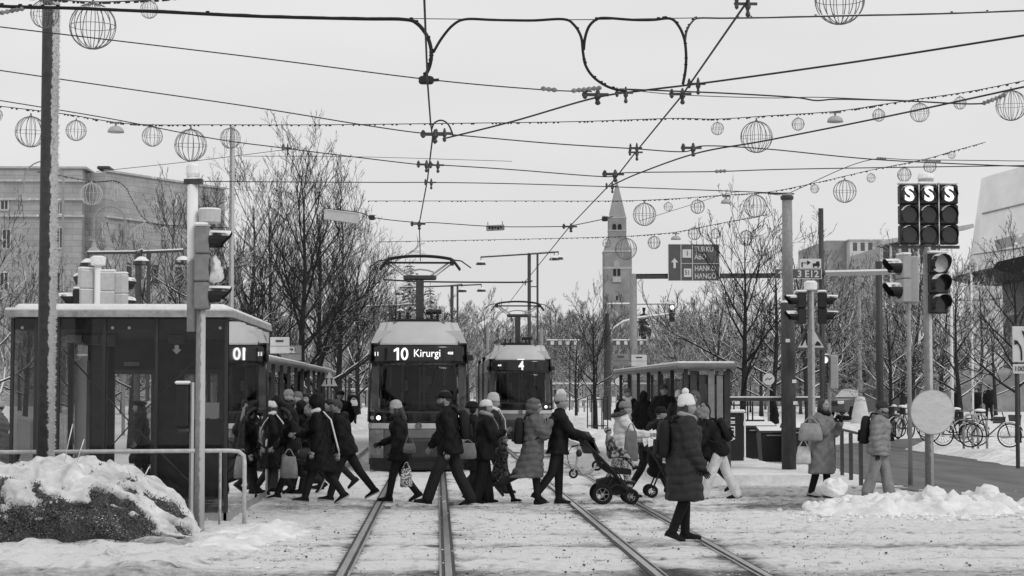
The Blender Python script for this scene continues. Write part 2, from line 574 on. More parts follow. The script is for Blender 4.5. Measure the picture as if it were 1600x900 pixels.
def heap(name, outline, height, label, seed, m, cell=.1, lump=.5, base=0.0, kind='stuff', smooth=True, foot=.35):
    """Snow heap inside an outline given on the ground; rounded edge, lumpy top."""
    xs = [p[0] for p in outline]; ys = [p[1] for p in outline]
    x0, x1, y0, y1 = min(xs), max(xs), min(ys), max(ys)
    nx, ny = max(4, int((x1 - x0) / cell)), max(4, int((y1 - y0) / cell))
    n = len(outline)

    def dist(x, y):
        ins, best = False, 1e9
        for i in range(n):
            ax, ay = outline[i]; bx, by = outline[(i + 1) % n]
            if (ay > y) != (by > y) and x < (bx - ax) * (y - ay) / (by - ay) + ax: ins = not ins
            dx, dy = bx - ax, by - ay
            t = max(0, min(1, ((x - ax) * dx + (y - ay) * dy) / (dx * dx + dy * dy + 1e-9)))
            best = min(best, math.hypot(x - ax - t * dx, y - ay - t * dy))
        return best if ins else -best
    idx, vs, fs = {}, [], []
    for j in range(ny + 1):
        for i in range(nx + 1):
            x, y = x0 + (x1 - x0) * i / nx, y0 + (y1 - y0) * j / ny
            d = dist(x, y)
            h = sm(-.02, foot, d) ** .7 if d > -.02 else 0
            n1 = fbm(x, y, 1.1, 3, seed); n2 = fbm(x, y, 4.2, 4, seed + 4); n3 = abs(fbm(x, y, 3.1, 4, seed + 9))
            z = gz(x, y) + base - .06 + h * (.06 + height * (.72 + .4 * n1 + lump * (.35 * n2 + .6 * n3 - .2)))
            if d < -.02: z = gz(x, y) - .08
            idx[i, j] = len(vs); vs.append((x + .3 * cell * n2, y + .3 * cell * n1, z))
    for j in range(ny):
        for i in range(nx):
            q = (idx[i, j], idx[i + 1, j], idx[i + 1, j + 1], idx[i, j + 1])
            if max(vs[k][2] - gz(vs[k][0], vs[k][1]) for k in q) > -.05:
                fs.append(q)
    mb = MB(); mb.add(vs, fs)
    o = mb.obj(name, m, smooth=smooth)
    return struct(o, label, kind)


m_bank = mat('ploughed_snow', .76, .85, .2, .22, 2.5, bump=.9, bscale=11)
heap('snow_bank', [(5.4, 28.4), (5.7, 30.6), (6.8, 31.6), (8.6, 31.4), (9.3, 30.2), (9.1, 28.4), (8.2, 27.9), (6.2, 27.9)], .2, 'lumpy snow bank at the foot of the pole with the round disc', 3.3, m_bank, .055, 1.5, foot=.6)
heap('snow_bank', [(8.9, 28.6), (9.1, 30.6), (9.9, 31.3), (10.8, 30.9), (11.1, 29.4), (10.6, 28.3), (9.6, 28.2)], .17, 'small heap of rounded snow lumps at the edge of the dark lane', 13.3, m_bank, .06, .9)
heap('snow_bank', [(14.3, 28), (14.2, 50), (14.5, 60), (16.5, 66), (21, 64), (22, 28)], .3, 'long bank of ploughed snow beyond the dark lane under the bicycles', 23.3, m_bank, .3, .8, foot=.9)
heap('snow_bank', [(4.4, 62), (4.2, 118), (8, 118), (8, 62)], .42, 'ploughed snow ridge behind the second tram', 33.3, m_bank, .4, .8, foot=.8)
heap('snow_bank', [(-6.4, 62), (-5.2, 110), (-2.6, 110), (-3.0, 84)], .5, 'grey snow ridge between the left trees and the track', 43.3, m_bank, .4, .8, foot=.8)
heap('snow_bank', [(16, 80), (17, 90), (26, 92), (27, 80)], .16, 'snow heap around the white cone and in front of the dark car', 53.3, m_bank, .4, .8, foot=.9)
heap('snow_bank', [(-3.3, 21.6), (-3.2, 25.5), (-2.3, 27.3), (-1.55, 26.8), (-1.35, 24.8), (-1.7, 22.2), (-2.4, 21.2)], .1, 'churned snow at the end of the hand rail', 63.3, m_bank, .06, 1.6, foot=.8)

# loose lumps of snow, nearest first
rl = random.Random(5)
m_lump = mat('dirty_snow_lump', .6, .9, .2, .3, 5, bump=.8, bscale=12)


def lump(x, y, r, label, z=0.0, m=None):
    mb = MB()
    mb.ell((0, 0, r * .45), (r, r * .85, r * .8), 10, 7)
    mb.v = [tuple(Vector(v) * (1 + .35 * noise.noise(Vector(v) * (2.2 / r) + Vector((x, y, 0))))) for v in mb.v]
    o = mb.obj('snow_lump', m or m_lump, smooth=False)
    o.location = (x, y, z)
    return tag(o, label, 'snow lump', 'loose lumps of snow')


for px, py, r, lab in ((175, 868, .075, 'tall dirty snow lump standing alone in the slush at bottom left'),
                       (45, 858, .09, 'broad snow lump at the left edge below the hedge'), (127, 862, .05, 'small dirty lump right below the hedge'),
                       (90, 866, .06, 'dirty lump lying left of the tall lump'), (220, 866, .05, 'pale lump just right of the tall lump'),
                       (250, 868, .05, 'flat lump between the tall lump and the churned snow'), (365, 872, .07, 'grey lump in front of the churned snow'),
                       (402, 868, .05, 'tiny lump right of the grey lump'), (448, 822, .04, 'dark crumb of ice left of the left rail'),
                       (330, 838, .08, 'snow lump beside the foot of the signal post'), (365, 828, .06, 'snow lump under the end of the hand rail'),
                       (1218, 800, .05, 'grey pebble of ice at the edge of the grey path'), (1285, 886, .05, 'small lump above the dark slush at bottom right')):
    g = GP(px, py)
    lump(g.x, g.y, r, lab)
for k, (px, Y, z, r, lab) in enumerate(((1303, 29.6, .24, .19, 'big block of snow on the left end of the bank beside the woman'),
                             (1266, 29.2, -.02, .14, 'block of snow lying at the left foot of the bank'), (1457, 29.0, .15, .2, 'snow block against the foot of the disc pole'),
                             (1476, 28.6, .02, .13, 'dirty snow block right of the disc pole'), (1512, 29.8, .12, .13, 'left one of two snow balls on the small heap'),
                             (1541, 29.6, .14, .2, 'large rounded snow block on top of the small heap'), (1525, 28.9, .12, .12, 'snow ball low in front of the small heap'))):
    p = at(px, Y)
    lump(p.x, Y, r, lab, z, m_bank)


# grit and crumbs of ice strewn over the trodden snow
def crumbs(name, n, label, seed, place, r0, r1, m):
    rr = random.Random(seed); mb = MB()
    for i in range(n):
        x, y = place(rr); r = rr.uniform(r0, r1) * (1 if rr.random() < .85 else 1.8)
        z = gz(x, y) + r * .3 + .004; a = rr.uniform(0, 3); c, s = math.cos(a) * r, math.sin(a) * r
        k = rr.uniform(.35, .7)
        mb.add([(x + c, y + s, z), (x - s, y + c, z), (x - c * .9, y - s * .9, z), (x + s, y - c, z), (x, y, z + r * k), (x, y, z - r)], [(0, 1, 4), (1, 2, 4), (2, 3, 4), (3, 0, 4), (1, 0, 5), (2, 1, 5), (3, 2, 5), (0, 3, 5)])
    return struct(mb.obj(name, m), label, 'stuff')


crumbs('snow_crumbs', 4200, 'pale crumbs of trodden snow scattered over the crossing', 1, lambda q: (q.uniform(-5, 13), 18.5 + 17 * q.random() ** 1.3), .005, .014, mat('snow_crumb', .6, .9, .2, .25, 6))
crumbs('grit', 2200, 'dark grit scattered over the trodden snow', 2, lambda q: (q.gauss(1.2, 3.2), 18.5 + 15 * q.random()), .004, .012, mat('dark_grit', .07, .9, .2, .5, 6))
crumbs('snow_crumbs', 500, 'dirty crumbs of snow in the churned verge under the hedge', 3, lambda q: (q.uniform(-5.8, -1.4), q.uniform(19.6, 23.2)), .012, .032, m_lump)
crumbs('snow_crumbs', 450, 'snow crumbs fallen round the bank at the disc pole', 4, lambda q: (q.uniform(5.0, 11.5), q.gauss(27.7, .45)), .015, .05, m_bank)

# ---------------------------------------------------------------- trams
m_tgrey = mat('tram_grey_paint', .13, .35, .5, .1, 5, coat=.3)
m_tworn = mat('tram_worn_panel', .2, .5, .4, .35, 6)
m_tpale = mat('tram_pale_paint', .45, .35, .5, .08, 4, coat=.3)
m_tdark = mat('tram_dark_panel', .03, .4, .5, .2, 5)
m_troof = mat('tram_roof_shroud', .5, .4, .4, .06, 3)
m_tblack = mat('tram_gloss_black', .008, .12, .5, .2, 5)
m_twin = glass('tram_windscreen_glass', .6, .02, .8)
m_inner = mat('tram_interior', .06, .7, .3, .3, 4)
m_pale = mat('pale_strip', .5, .5, .3, .2, 4)
m_head = mat('headlight_on', .95, .3, .3, .01, 5, emit=1.2)


def tram(label, X, Y, number, name, small, sc):
    r = thing('tram', label, 'tram', (X, Y, 0)); r.scale = (sc, sc, sc)
    HW = lambda z: 1.2 - .05 * sm(1.5, 3.05, z) - .2 * sm(3.1, 3.66, z) - .02 * sm(.5, .1, z)

    def dep(u, z):
        d = .42 * abs(u) ** 2.6 + .06 * (z < .3)
        d += .10 * sm(1.2, 2.6, z) * (z - 1.2) + .6 * max(0, z - 3.06) * (1 - .15 * abs(u)) + .08 * sm(1.0, .2, z)
        return d

    def band(nm, z0, z1, m, u0=-1, u1=1, nz_=6, nu=24, off=0.0, dish=0.0, smooth=True):
        mb = MB(); vs, fs = [], []
        for i in range(nz_ + 1):
            z = z0 + (z1 - z0) * i / nz_
            for j in range(nu + 1):
                u = u0 + (u1 - u0) * j / nu
                vs.append((u * (HW(z) + (off if abs(u) == 1 else 0)), dep(u, z) - off + dish * (1 - u * u), z))
        for i in range(nz_):
            for j in range(nu):
                k = i * (nu + 1) + j
                fs.append((k, k + 1, k + nu + 2, k + nu + 1))
        mb.add(vs, fs)
        o = mb.obj(nm, m, r, smooth)
        md = o.modifiers.new('thickness', 'SOLIDIFY'); md.thickness = .03; md.offset = -1
        return o
    band('skirt', .05, .33, m_black)
    band('bumper', .335, .80, m_tdark, -.7, .7)
    band('bumper_panel', .81, 1.03, m_tgrey, -.7, .7)
    band('corner_panel', .335, 1.03, m_tworn, -1, -.705, nu=8); band('corner_panel', .335, 1.03, m_tworn, .705, 1, nu=8)
    bnd = band('band', 1.04, 1.17, m_tpale, off=.012)
    band('lamp_strip', 1.18, 1.46, m_tblack)
    for s in (-1, 1):
        for uu, rr, mm in ((.8, .045, m_head), (.93, .05, m_steel), (.66, .04, m_lens)):
            mb = MB(); z = 1.3
            mb.tube([(s * uu * HW(z), dep(uu, z) - .03, z), (s * uu * HW(z), dep(uu, z) + .02, z)], rr * (1.25 if mm is m_head else 1), 14)
            mb.obj('headlight', mm, r, label='lit round headlight' if mm is m_head else None)
    band('windscreen', 1.47, 2.6, m_twin, -.8, .8, 8)
    band('side_glass', 1.47, 2.6, m_twin, -1, -.81, 8, 8); band('side_glass', 1.47, 2.6, m_twin, .81, 1, 8, 8)
    band('destination_glass', 2.605, 3.05, m_tblack)
    sh = band('roof_shroud', 3.06, 3.62, m_troof, -.82, .82, 8, 24, .015)
    for s in (-1, 1):
        band('shroud_corner', 3.06, 3.3, m_tdark, *((-1, -.823) if s < 0 else (.823, 1)), 6, 6)
        band('shroud_side', 3.305, 3.61, m_troof, *((-.99, -.823) if s < 0 else (.823, .99)), 6, 6)
        mb = MB()  # corner pillar and door mirror camera
        mb.tube([(s * 1.215, dep(1, 1.2) - .0, 1.2), (s * 1.2, dep(1, 2) - .0, 2.0), (s * 1.175, dep(1, 3.0), 3.0)], .022, 6)
        mb.obj('corner_pillar', m_darksteel, r)
        mb = MB(); mb.bevbox(s * 1.2 - .05, s * 1.2 + .05 + (.06 * s if s > 0 else 0), dep(1, 2.7) - .1, dep(1, 2.7) + .08, 2.68, 2.82, .015)
        mb.obj('mirror_camera', m_black, r)
    mb = MB()
    mb.tube([(0, -.03, 1.105), (0, .03, 1.105)], .085, 18); em = mb.obj('emblem', m_tworn, r)
    mb = MB(); mb.tube([Vector((.06 * math.cos(a), -.035, 1.105 + .06 * math.sin(a))) for a in [i * math.pi / 8 for i in range(16)]], .007, 5, closed=True)
    mb.obj('emblem_ring', m_tdark, em)
    # wiper, visor, cab interior
    mb = MB(); mb.tube([(.1, dep(.08, 1.5) - .03, 1.5), (.32, dep(.27, 2.15) - .035, 2.1)], .012, 5); mb.tube([(.26, dep(.2, 1.7) - .035, 1.75), (.42, dep(.35, 2.4) - .03, 2.4)], .014, 5)
    mb.obj('wiper', m_black, r)
    mb = MB()
    mb.box(-1.1, 1.1, 1.75, 1.8, .4, 2.6, 0)
    for x in (-.72, -.42, .02, .12, .62): mb.box(x - .03, x + .03, 1.7, 1.745, 1.3, 2.55, 1)
    for x in (-1.05, 1.05): mb.box(x - .09, x + .09, .62, .66, 1.48, 2.58, 1)  # pale strips behind the side glass stand in for its reflections
    mb.box(-1.0, 1.0, .5, 1.0, 1.35, 1.47, 0)
    mb.bevbox(.18, .66, 1.1, 1.3, 1.3, 2.1, .06, 0)
    mb.box(.02, .3, 1.68, 1.74, 1.9, 2.3, 1)
    mb.box(-.36, -.28, 1.2, 1.24, 1.95, 2.2, 1)  # small pale boxes imitate lighter reflections and a sunlit strip in the windscreen
    mb.tube([Vector((-.62 + .16 * math.cos(a), .85 + .08 * math.sin(a), 1.6 + .1 * math.sin(a))) for a in [i * math.pi / 8 for i in range(16)]], .014, 5, 2, closed=True)
    mb.obj('cab_interior', [m_inner, m_pale, m_black], r)
    # body
    LEN = 27.0
    y0 = dep(1, 1.0) + .0
    mb = MB()
    mb.box(-1.2, 1.2, y0 + .03, LEN, .18, .32); mb.box(-1.1, 1.1, .7, LEN, .32, .42)
    mb.obj('underframe', m_black, r)
    for s in (-1, 1):
        mb = MB(); mb.box(*sorted((s * 1.2, s * 1.16)), y0 + .02, LEN, .325, 1.25); mb.obj('side_panel', m_tworn, r)
        mb = MB(); mb.box(*sorted((s * 1.19, s * 1.16)), y0 + .15, LEN, 2.62, 3.1); mb.obj('upper_panel', m_tgrey, r)
        yy = y0 + .2
        for k in range(14):
            L_ = 1.7 if k % 3 else 1.25
            mb = MB(); mb.box(*sorted((s * 1.195, s * 1.17)), yy, yy + L_ - .08, 1.255, 2.615); mb.obj('side_window' if k % 3 else 'door', m_tblack, r)
            mb = MB(); mb.box(*sorted((s * 1.2, s * 1.16)), yy + L_ - .075, yy + L_ - .005, 1.255, 2.615); mb.obj('window_post', m_tgrey, r)
            yy += L_
            if k in (4, 9):
                mb = MB()
                for q in range(7): mb.box(*sorted((s * (1.21 + .02 * (q % 2)), s * 1.1)), yy + .08 * q, yy + .08 * q + .07, .4, 3.3)
                mb.obj('bellows', m_blackrub, r); yy += .6
    mb = MB(); mb.prism([(-1.16, 3.1), (1.16, 3.1), (1.02, 3.4), (-1.02, 3.4)], .5, LEN); mb.obj('roof', m_troof, r)
    mb = MB(); mb.box(-.62, .62, .62, 1.7, 3.42, 3.63); mb.obj('roof_fairing', m_tgrey, r)
    mb = MB()
    for a, b in ((2.2, 4.6), (6, 10), (11, 14), (16, 20), (21, 25)): mb.bevbox(-.85, .85, a, b, 3.405, 3.66, .06)
    mb.obj('roof_equipment', m_tdark, r)
    # pantograph
    Y0 = 2.6
    mb = MB()
    mb.bevbox(-.6, .5, Y0 - .5, Y0 + .6, 3.68, 3.75, .02)
    for x in (-.5, -.3, 0.3, .45):
        mb.lathe([(.03, 3.74), (.05, 3.77), (.03, 3.8), (.05, 3.83), (.03, 3.86), (.05, 3.89), (.02, 3.92)], (x, Y0 - .4, 0), 8)
    mb.tube([(.15, Y0 - .35, 3.92), (.55, Y0 - .35, 3.94)], .06, 8)
    mb.tube([(.2, Y0 - .5, 3.75), (.1, Y0 - .6, 3.95), (.14, Y0 - .6, 4.08)], .015, 5)
    mb.tube([(.62, Y0 - .5, 3.72), (.7, Y0 - .6, 3.9), (.85, Y0 - .6, 3.75)], .018, 5)
    mb.tube([(-.62, Y0 - .5, 3.72), (-.75, Y0 - .6, 3.9), (-.9, Y0 - .6, 3.72)], .018, 5)
    p = mb.obj('pantograph', m_black, r)
    mb = MB(); mb.bevbox(-.1, .1, Y0 - .12, Y0 + .12, 3.75, 4.75, .02); mb.bevbox(-.42, .42, Y0 - .1, Y0 + .1, 4.75, 4.87, .03)
    mb.obj('mast_arm', m_darksteel, p)
    mb = MB()
    for s in (-1, 1):
        mb.bar((s * .28, Y0, 4.86), (s * .74, Y0, 5.2), .05); mb.bar((s * .38, Y0, 4.84), (s * .84, Y0 + .1, 5.2), .03)
    mb.tube([(-.35, Y0, 4.95), (-.2, Y0, 5.0), (0, Y0, 5.02), (.2, Y0, 5.0), (.35, Y0, 4.95)], .02, 6)
    mb.obj('bow_frame', m_grey, p)
    mb = MB()
    for dy in (-.2, .2):
        pts = [(x, Y0 + dy, 5.36 - .10 * abs(x / .9) ** 2.2 - (.22 * max(0, abs(x) - .82) / .2 if abs(x) > .82 else 0)) for x in [(-1.02 + .06 * i) for i in range(35)]]
        mb.tube(pts, .028, 6)
    mb.bar((-.8, Y0, 5.19), (.8, Y0, 5.19), .05)
    for s in (-1, 1): mb.box(*sorted((s * .76, s * .86)), Y0 - .22, Y0 + .22, 5.13, 5.26)
    for s in (-1, 1): mb.tube([(s * .7, Y0 + .3, 5.3), (s * 1.05, Y0 + .3, 5.26), (s * 1.3, Y0 + .3, 5.08)], .018, 5)
    mb.obj('collector_bow', m_black, p)
    yd = lambda x: dep(x / 1.17, 2.8) - .05
    if number == '10':
        mb = MB(); cx, cz = small[0] - .11, 2.83; yy = yd(cx) - .02
        mb.prism([(cx - .0, cz - .15), (cx + .055, cz - .15), (cx + .055, cz + .15), (cx + .01, cz + .15), (cx - .07, cz + .1), (cx - .07, cz + .045), (cx, cz + .08)], yy, yy + .01); mb.obj('lettering', m_led, r)
        mb = MB(); mb.tube([(small[0] + .08 + .065 * math.cos(a), yd(.3) - .02, cz + .125 * math.sin(a)) for a in [i * math.pi / 14 for i in range(28)]], .026, 6, closed=True); mb.obj('lettering', m_led, r)
        number = ''
    for body, size, x, z, b in ((number, .47, small[0], 2.83, .012), (name, .26, .2, 2.84, .002)):
        if body:
            text(body, size, m_led, r, (x, yd(x) - .01, z), bold=b, sx=.85 if body == number else .9)
    text('408', .09, m_led, r, (small[1], yd(small[1]), 2.85), bold=.003)
    if not name:
        mb = MB(); mb.box(-.12, .14, -.06, -.05, 3.06, 3.09); mb.obj('marker_light', m_led, r)
    else:
        text('11', .13, m_led, r, (-1.02, yd(1.02) - .01, 2.83), bold=.004)
    return r


tram('nearer tram with lit number 10 and Kirurgi above its windscreen', -.43, 43.5, '10', 'Kirurgi', (-.42, .76), .945)
tram('farther tram with lit number 4, on the right hand track', 3.02, 70.0, '4', '', (0.03, -.78), .975)

# ---------------------------------------------------------------- glass kiosk at the left
KX, KY, KX2, KY2 = -2.94, 27.3, -6.02, 33.4
k = thing('glass_kiosk', 'glass walled kiosk with snowy flat roof beside the left track', 'kiosk', (KX, KY, 0))
wd, dp = KX - KX2, KY2 - KY
m_kframe = mat('kiosk_dark_frame', .03, .45, .4, .2, 8)
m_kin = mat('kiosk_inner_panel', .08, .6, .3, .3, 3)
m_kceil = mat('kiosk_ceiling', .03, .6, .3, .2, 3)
m_kgrey = mat('kiosk_grey_column', .3, .5, .4, .3, 3)
m_roofsnow = mat('roof_edge_snow', .75, .85, .2, .1, 6, bump=.4, bscale=16)
m_fascia = mat('kiosk_fascia', .3, .5, .3, .35, 9, snow=.25)
gx = lambda px, Y: W(px, 612, Y).x - KX
# panes, each a sheet between its posts
edges = [-wd + .03, gx(55, KY), gx(90, KY), gx(162, KY), gx(244, KY), -.05]
for a, b in zip(edges, edges[1:]):
    mb = MB(); mb.box(a + .025, b - .025, .02, .032, .12, 2.85); mb.obj('pane', m_tint if b < -2.4 else m_glass, k)
for x in edges:
    mb = MB(); mb.box(x - .022, x + .022, 0, .06, 0, 2.86); mb.obj('post', m_kframe, k)
m_mirror = glass('kiosk_side_glass', .5, .14, 1.7)
sy = [0.07, 2.05, 4.05, dp]
for a, b in zip(sy, sy[1:]):
    mb = MB(); c_ = (a + b) / 2; mb.box(-.012, 0, a + .02 - c_, b - .02 - c_, .12, 2.86); o_ = mb.obj('side_pane', m_mirror, k); o_.location.y = c_; o_.rotation_euler.z = -R(1.1)
    mb = MB(); mb.box(-wd, -wd + .012, a + .02, b - .02, .12, 2.86); mb.obj('side_pane', m_glass, k)
    mb = MB(); mb.box(-.05, -.014, b - .05, b, 0, 2.86); mb.obj('post', m_kframe, k)
mb = MB(); mb.box(-wd, 0, .0, .07, 0, .115); mb.box(-.05, 0, .075, dp, 0, .115); mb.box(-wd, -wd + .05, .075, dp, 0, .115); mb.obj('plinth', m_kgrey, k)
mb = MB(); mb.box(-wd + .05, -.06, .1, dp - .1, 0.0, .02); mb.obj('floor', mat('kiosk_floor', .2, .6, .3, .2, 2), k)
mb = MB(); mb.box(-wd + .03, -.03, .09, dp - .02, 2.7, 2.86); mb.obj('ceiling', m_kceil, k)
mb = MB(); mb.box(-wd - .06, .06, -.14, dp + .12, 2.87, 2.96); mb.obj('fascia', m_fascia, k)
mb = MB(); mb.bevbox(-wd + .06, -.06, -.02, dp, 2.962, 3.06, .04); mb.bevbox(-wd - .05, .05, -.13, dp + .1, 2.961, 3.0, .015); mb.obj('roof_snow', m_roofsnow, k)
# back wall with two clear openings
o1 = (gx(176, KY2 - .1), gx(241, KY2 - .1)); o2 = (gx(285, KY2 - .1), gx(346, KY2 - .1))
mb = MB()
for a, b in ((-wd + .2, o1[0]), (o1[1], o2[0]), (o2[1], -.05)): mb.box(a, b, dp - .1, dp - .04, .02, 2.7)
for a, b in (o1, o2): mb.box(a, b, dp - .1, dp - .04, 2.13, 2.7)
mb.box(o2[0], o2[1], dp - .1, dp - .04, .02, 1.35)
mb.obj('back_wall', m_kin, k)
mb = MB()
for a, b, c in ((*o1, .02), (*o2, 1.35)):
    for x in (a, b): mb.box(x - .045, x + .045, dp - .16, dp - .1, c, 2.2)
    mb.box(a, b, dp - .155, dp - .105, 2.12, 2.2)
mb.obj('door_frame', mat('kiosk_door_frame', .12, .5, .4, .2, 5), k)
mb = MB(); mb.box(o1[0] + .2, o1[1] - .25, dp - .19, dp - .162, 2.26, 2.33); mb.obj('door_sign', m_grey, k)
mb = MB(); mb.box(gx(140, 31.5), gx(172, 31.5), 4.0, 4.6, .02, 2.69); mb.obj('lift_shaft', m_kin, k)
mb = MB(); mb.box(gx(121, 30), gx(139, 30), 2.5, 2.8, .02, 2.3); mb.obj('column', m_white, k)  # white colour stands in for the light on this column
mb = MB(); mb.box(gx(112, 30), gx(119, 30), 2.4, 2.5, .02, 2.69); mb.obj('column', m_kframe, k)
mb = MB(); mb.box(gx(84, 30), gx(91, 30), 2.4, 2.5, .02, 2.69); mb.obj('column', m_kframe, k)
for a, b in (((98, 545), (205, 662)), ((205, 662), (322, 545)), ((205, 662), (145, 730)), ((205, 662), (318, 775))):
    p, q = W(*a, KY + .35), W(*b, KY + .35)
    mb = MB(); mb.tube([p - Vector((KX, KY, 0)), q - Vector((KX, KY, 0))], .011, 6); mb.obj('brace', m_kframe, k)
mb = MB(); c = W(205, 662, KY + .34) - Vector((KX, KY, 0)); mb.disc(c, .05, t=.03); mb.obj('brace_hub', m_kframe, k)
for px, py, v in ((116, 521, 0), (142, 524, 1), (168, 526, 1), (275, 522, 1)):  # grey boxes imitate squares reflected in the glass, no real lamps
    p = W(px, py, 29.5) - Vector((KX, KY, 0)); s = .12
    mb = MB(); mb.bevbox(p.x - s, p.x + s, p.y, p.y + .24, p.z - .14, 2.69, .01)
    mb.obj('reflected_square', m_grey if v == 0 else mat('kiosk_reflection_dim', .13, .5, .3, .1, 4), k)
for px in (35, 176, 202, 344):
    p = W(px, 510, KY) - Vector((KX, KY, 0))
    mb = MB(); mb.disc((p.x, .02, 2.72), .022, t=.03); mb.obj('glass_clamp', m_steel, k)
p = W(332, 641, KY + .1) - Vector((KX, KY, 0))
mb = MB(); mb.box(p.x - .1, p.x + .1, .05, .06, p.z - .11, p.z + .11); mb.obj('poster', mat('grey_poster', .3, .6, .3, .1, 3), k)
p = W(277, 546, KY + .1) - Vector((KX, KY, 0))
mb = MB(); mb.prism([(p.x, p.z - .07), (p.x + .07, p.z), (p.x + .03, p.z), (p.x + .03, p.z + .06), (p.x - .03, p.z + .06), (p.x - .03, p.z), (p.x - .07, p.z)], .045, .05); mb.obj('arrow_sticker', m_grey, k)
# box on a rimed post, seen in front of the kiosk's glass
p = at(300, 26.9)
r = thing('ticket_machine', 'black box on a rimed post against the kiosk glass', 'ticket machine', (p.x, 26.9, 0))
mb = MB(); mb.tube([(0, 0, 0), (0, 0, 1.95)], .032, 8); mb.obj('post', m_steelrime, r)
mb = MB(); mb.bevbox(-.21, -.04, -.1, .1, 1.33, 1.92, .02); mb.obj('case', m_black, r)
mb = MB(); mb.bevbox(-.23, -.02, -.12, .12, 1.922, 1.97, .02); mb.obj('snow_cap', m_snowcap, r)
mb = MB(); mb.bevbox(-.19, -.03, -.07, .07, 1.25, 1.32, .02); mb.obj('tray', m_darksteel, r)

# hand rails with rime
m_railw = mat('rimed_handrail', .55, .8, .2, .2, 14, bump=.5, bscale=60)
Yr = 26.3
r = thing('hand_rail', 'long rimed hand rail in front of the glass kiosk', 'railing', (at(383, Yr).x, Yr, 0))
ox = r.location.x
mb = MB(); x0 = at(-60, Yr).x - ox
mb.tube([(x0, 0, 1.0), (-.2, 0, 1.02), (-.08, 0, 1.01), (-.01, 0, .95), (0, 0, .85), (0, 0, -.02)], .028, 8); mb.obj('top_rail', m_railw, r, True)
for px in (345, 70, -10):
    mb = MB(); x = at(px, Yr).x - ox; mb.tube([(x, 0, 0), (x, 0, 1.0)], .02, 7); mb.obj('post', m_steelrime, r)
p = at(404, 34.2)
r = thing('hoop_barrier', 'rimed U shaped barrier hoop between the kiosk and the crowd', 'barrier', (p.x, 34.2, 0))
mb = MB(); mb.tube([(0, 0, 0), (0, 0, .96), (.03, 0, 1.0), (.34, 0, 1.0), (.375, 0, .96), (.375, 0, 0)], .026, 8); mb.obj('hoop', m_railw, r, True)
mb = MB(); mb.box(.02, .355, -.008, .008, .12, .93); mb.obj('panel', mat('barrier_panel', .03, .4, .4, .2, 5), r)
# dark railing at the right
a, b = at(1344, 37.2), at(1302, 44.0)
r = thing('hand_rail', 'dark railing between the photographing woman and the padded jacket', 'railing', (a.x, a.y, 0))
d = b - a
mb = MB(); mb.bar((0, 0, 1.0), (d.x, d.y, 1.0), .05, .05, 0); mb.bar((0, 0, 1.032), (d.x, d.y, 1.032), .06, .014, 1); mb.obj('top_rail', [m_darksteel, m_snowcap], r)
for t in (.0, .33, .66, 1.0):
    mb = MB(); mb.bar((d.x * t, d.y * t, 0), (d.x * t, d.y * t, .97), .07); mb.obj('post', m_darksteel, r)

# ---------------------------------------------------------------- posts and traffic signals


def post(nm, label, px, Y, h, r0, r1=None, m=None, cat='pole', n=12, z=None, extra=None):
    p = at(px, Y)
    r = thing(nm, label, cat, (p.x, Y, p.z if z is None else z))
    mb = MB(); mb.tube([(0, 0, -.1), (0, 0, h * .5), (0, 0, h)], [r0, (r0 + (r1 or r0)) / 2, r1 or r0], n)
    mb.obj('shaft', m or m_steel, r, True)
    return r


r = post('utility_pole', 'thick dark pole crusted with rime down one side, behind the hedge', 72, 26.0, 9.5, .118, .112, m_darkrime, n=20)
# rime needles standing off the windward side of that pole
mb = MB(); rr = random.Random(2)
for i in range(2600):
    z = rr.uniform(.6, 9.3); a = rr.uniform(-1.15, .75); L_ = rr.uniform(.012, .04)
    c = Vector((math.cos(a), math.sin(a), 0)); b = c * .112 + Vector((0, 0, z)); t = Vector((-c.y, c.x, 0)) * rr.uniform(.006, .014)
    mb.add([b - t, b + t + Vector((0, 0, .012)), b + c * L_ + Vector((0, 0, rr.uniform(.0, .03)))], [(0, 1, 2)])
struct(mb.obj('rime', mat('rime', .62, .9, .2, .15, 6), r), kind='stuff')


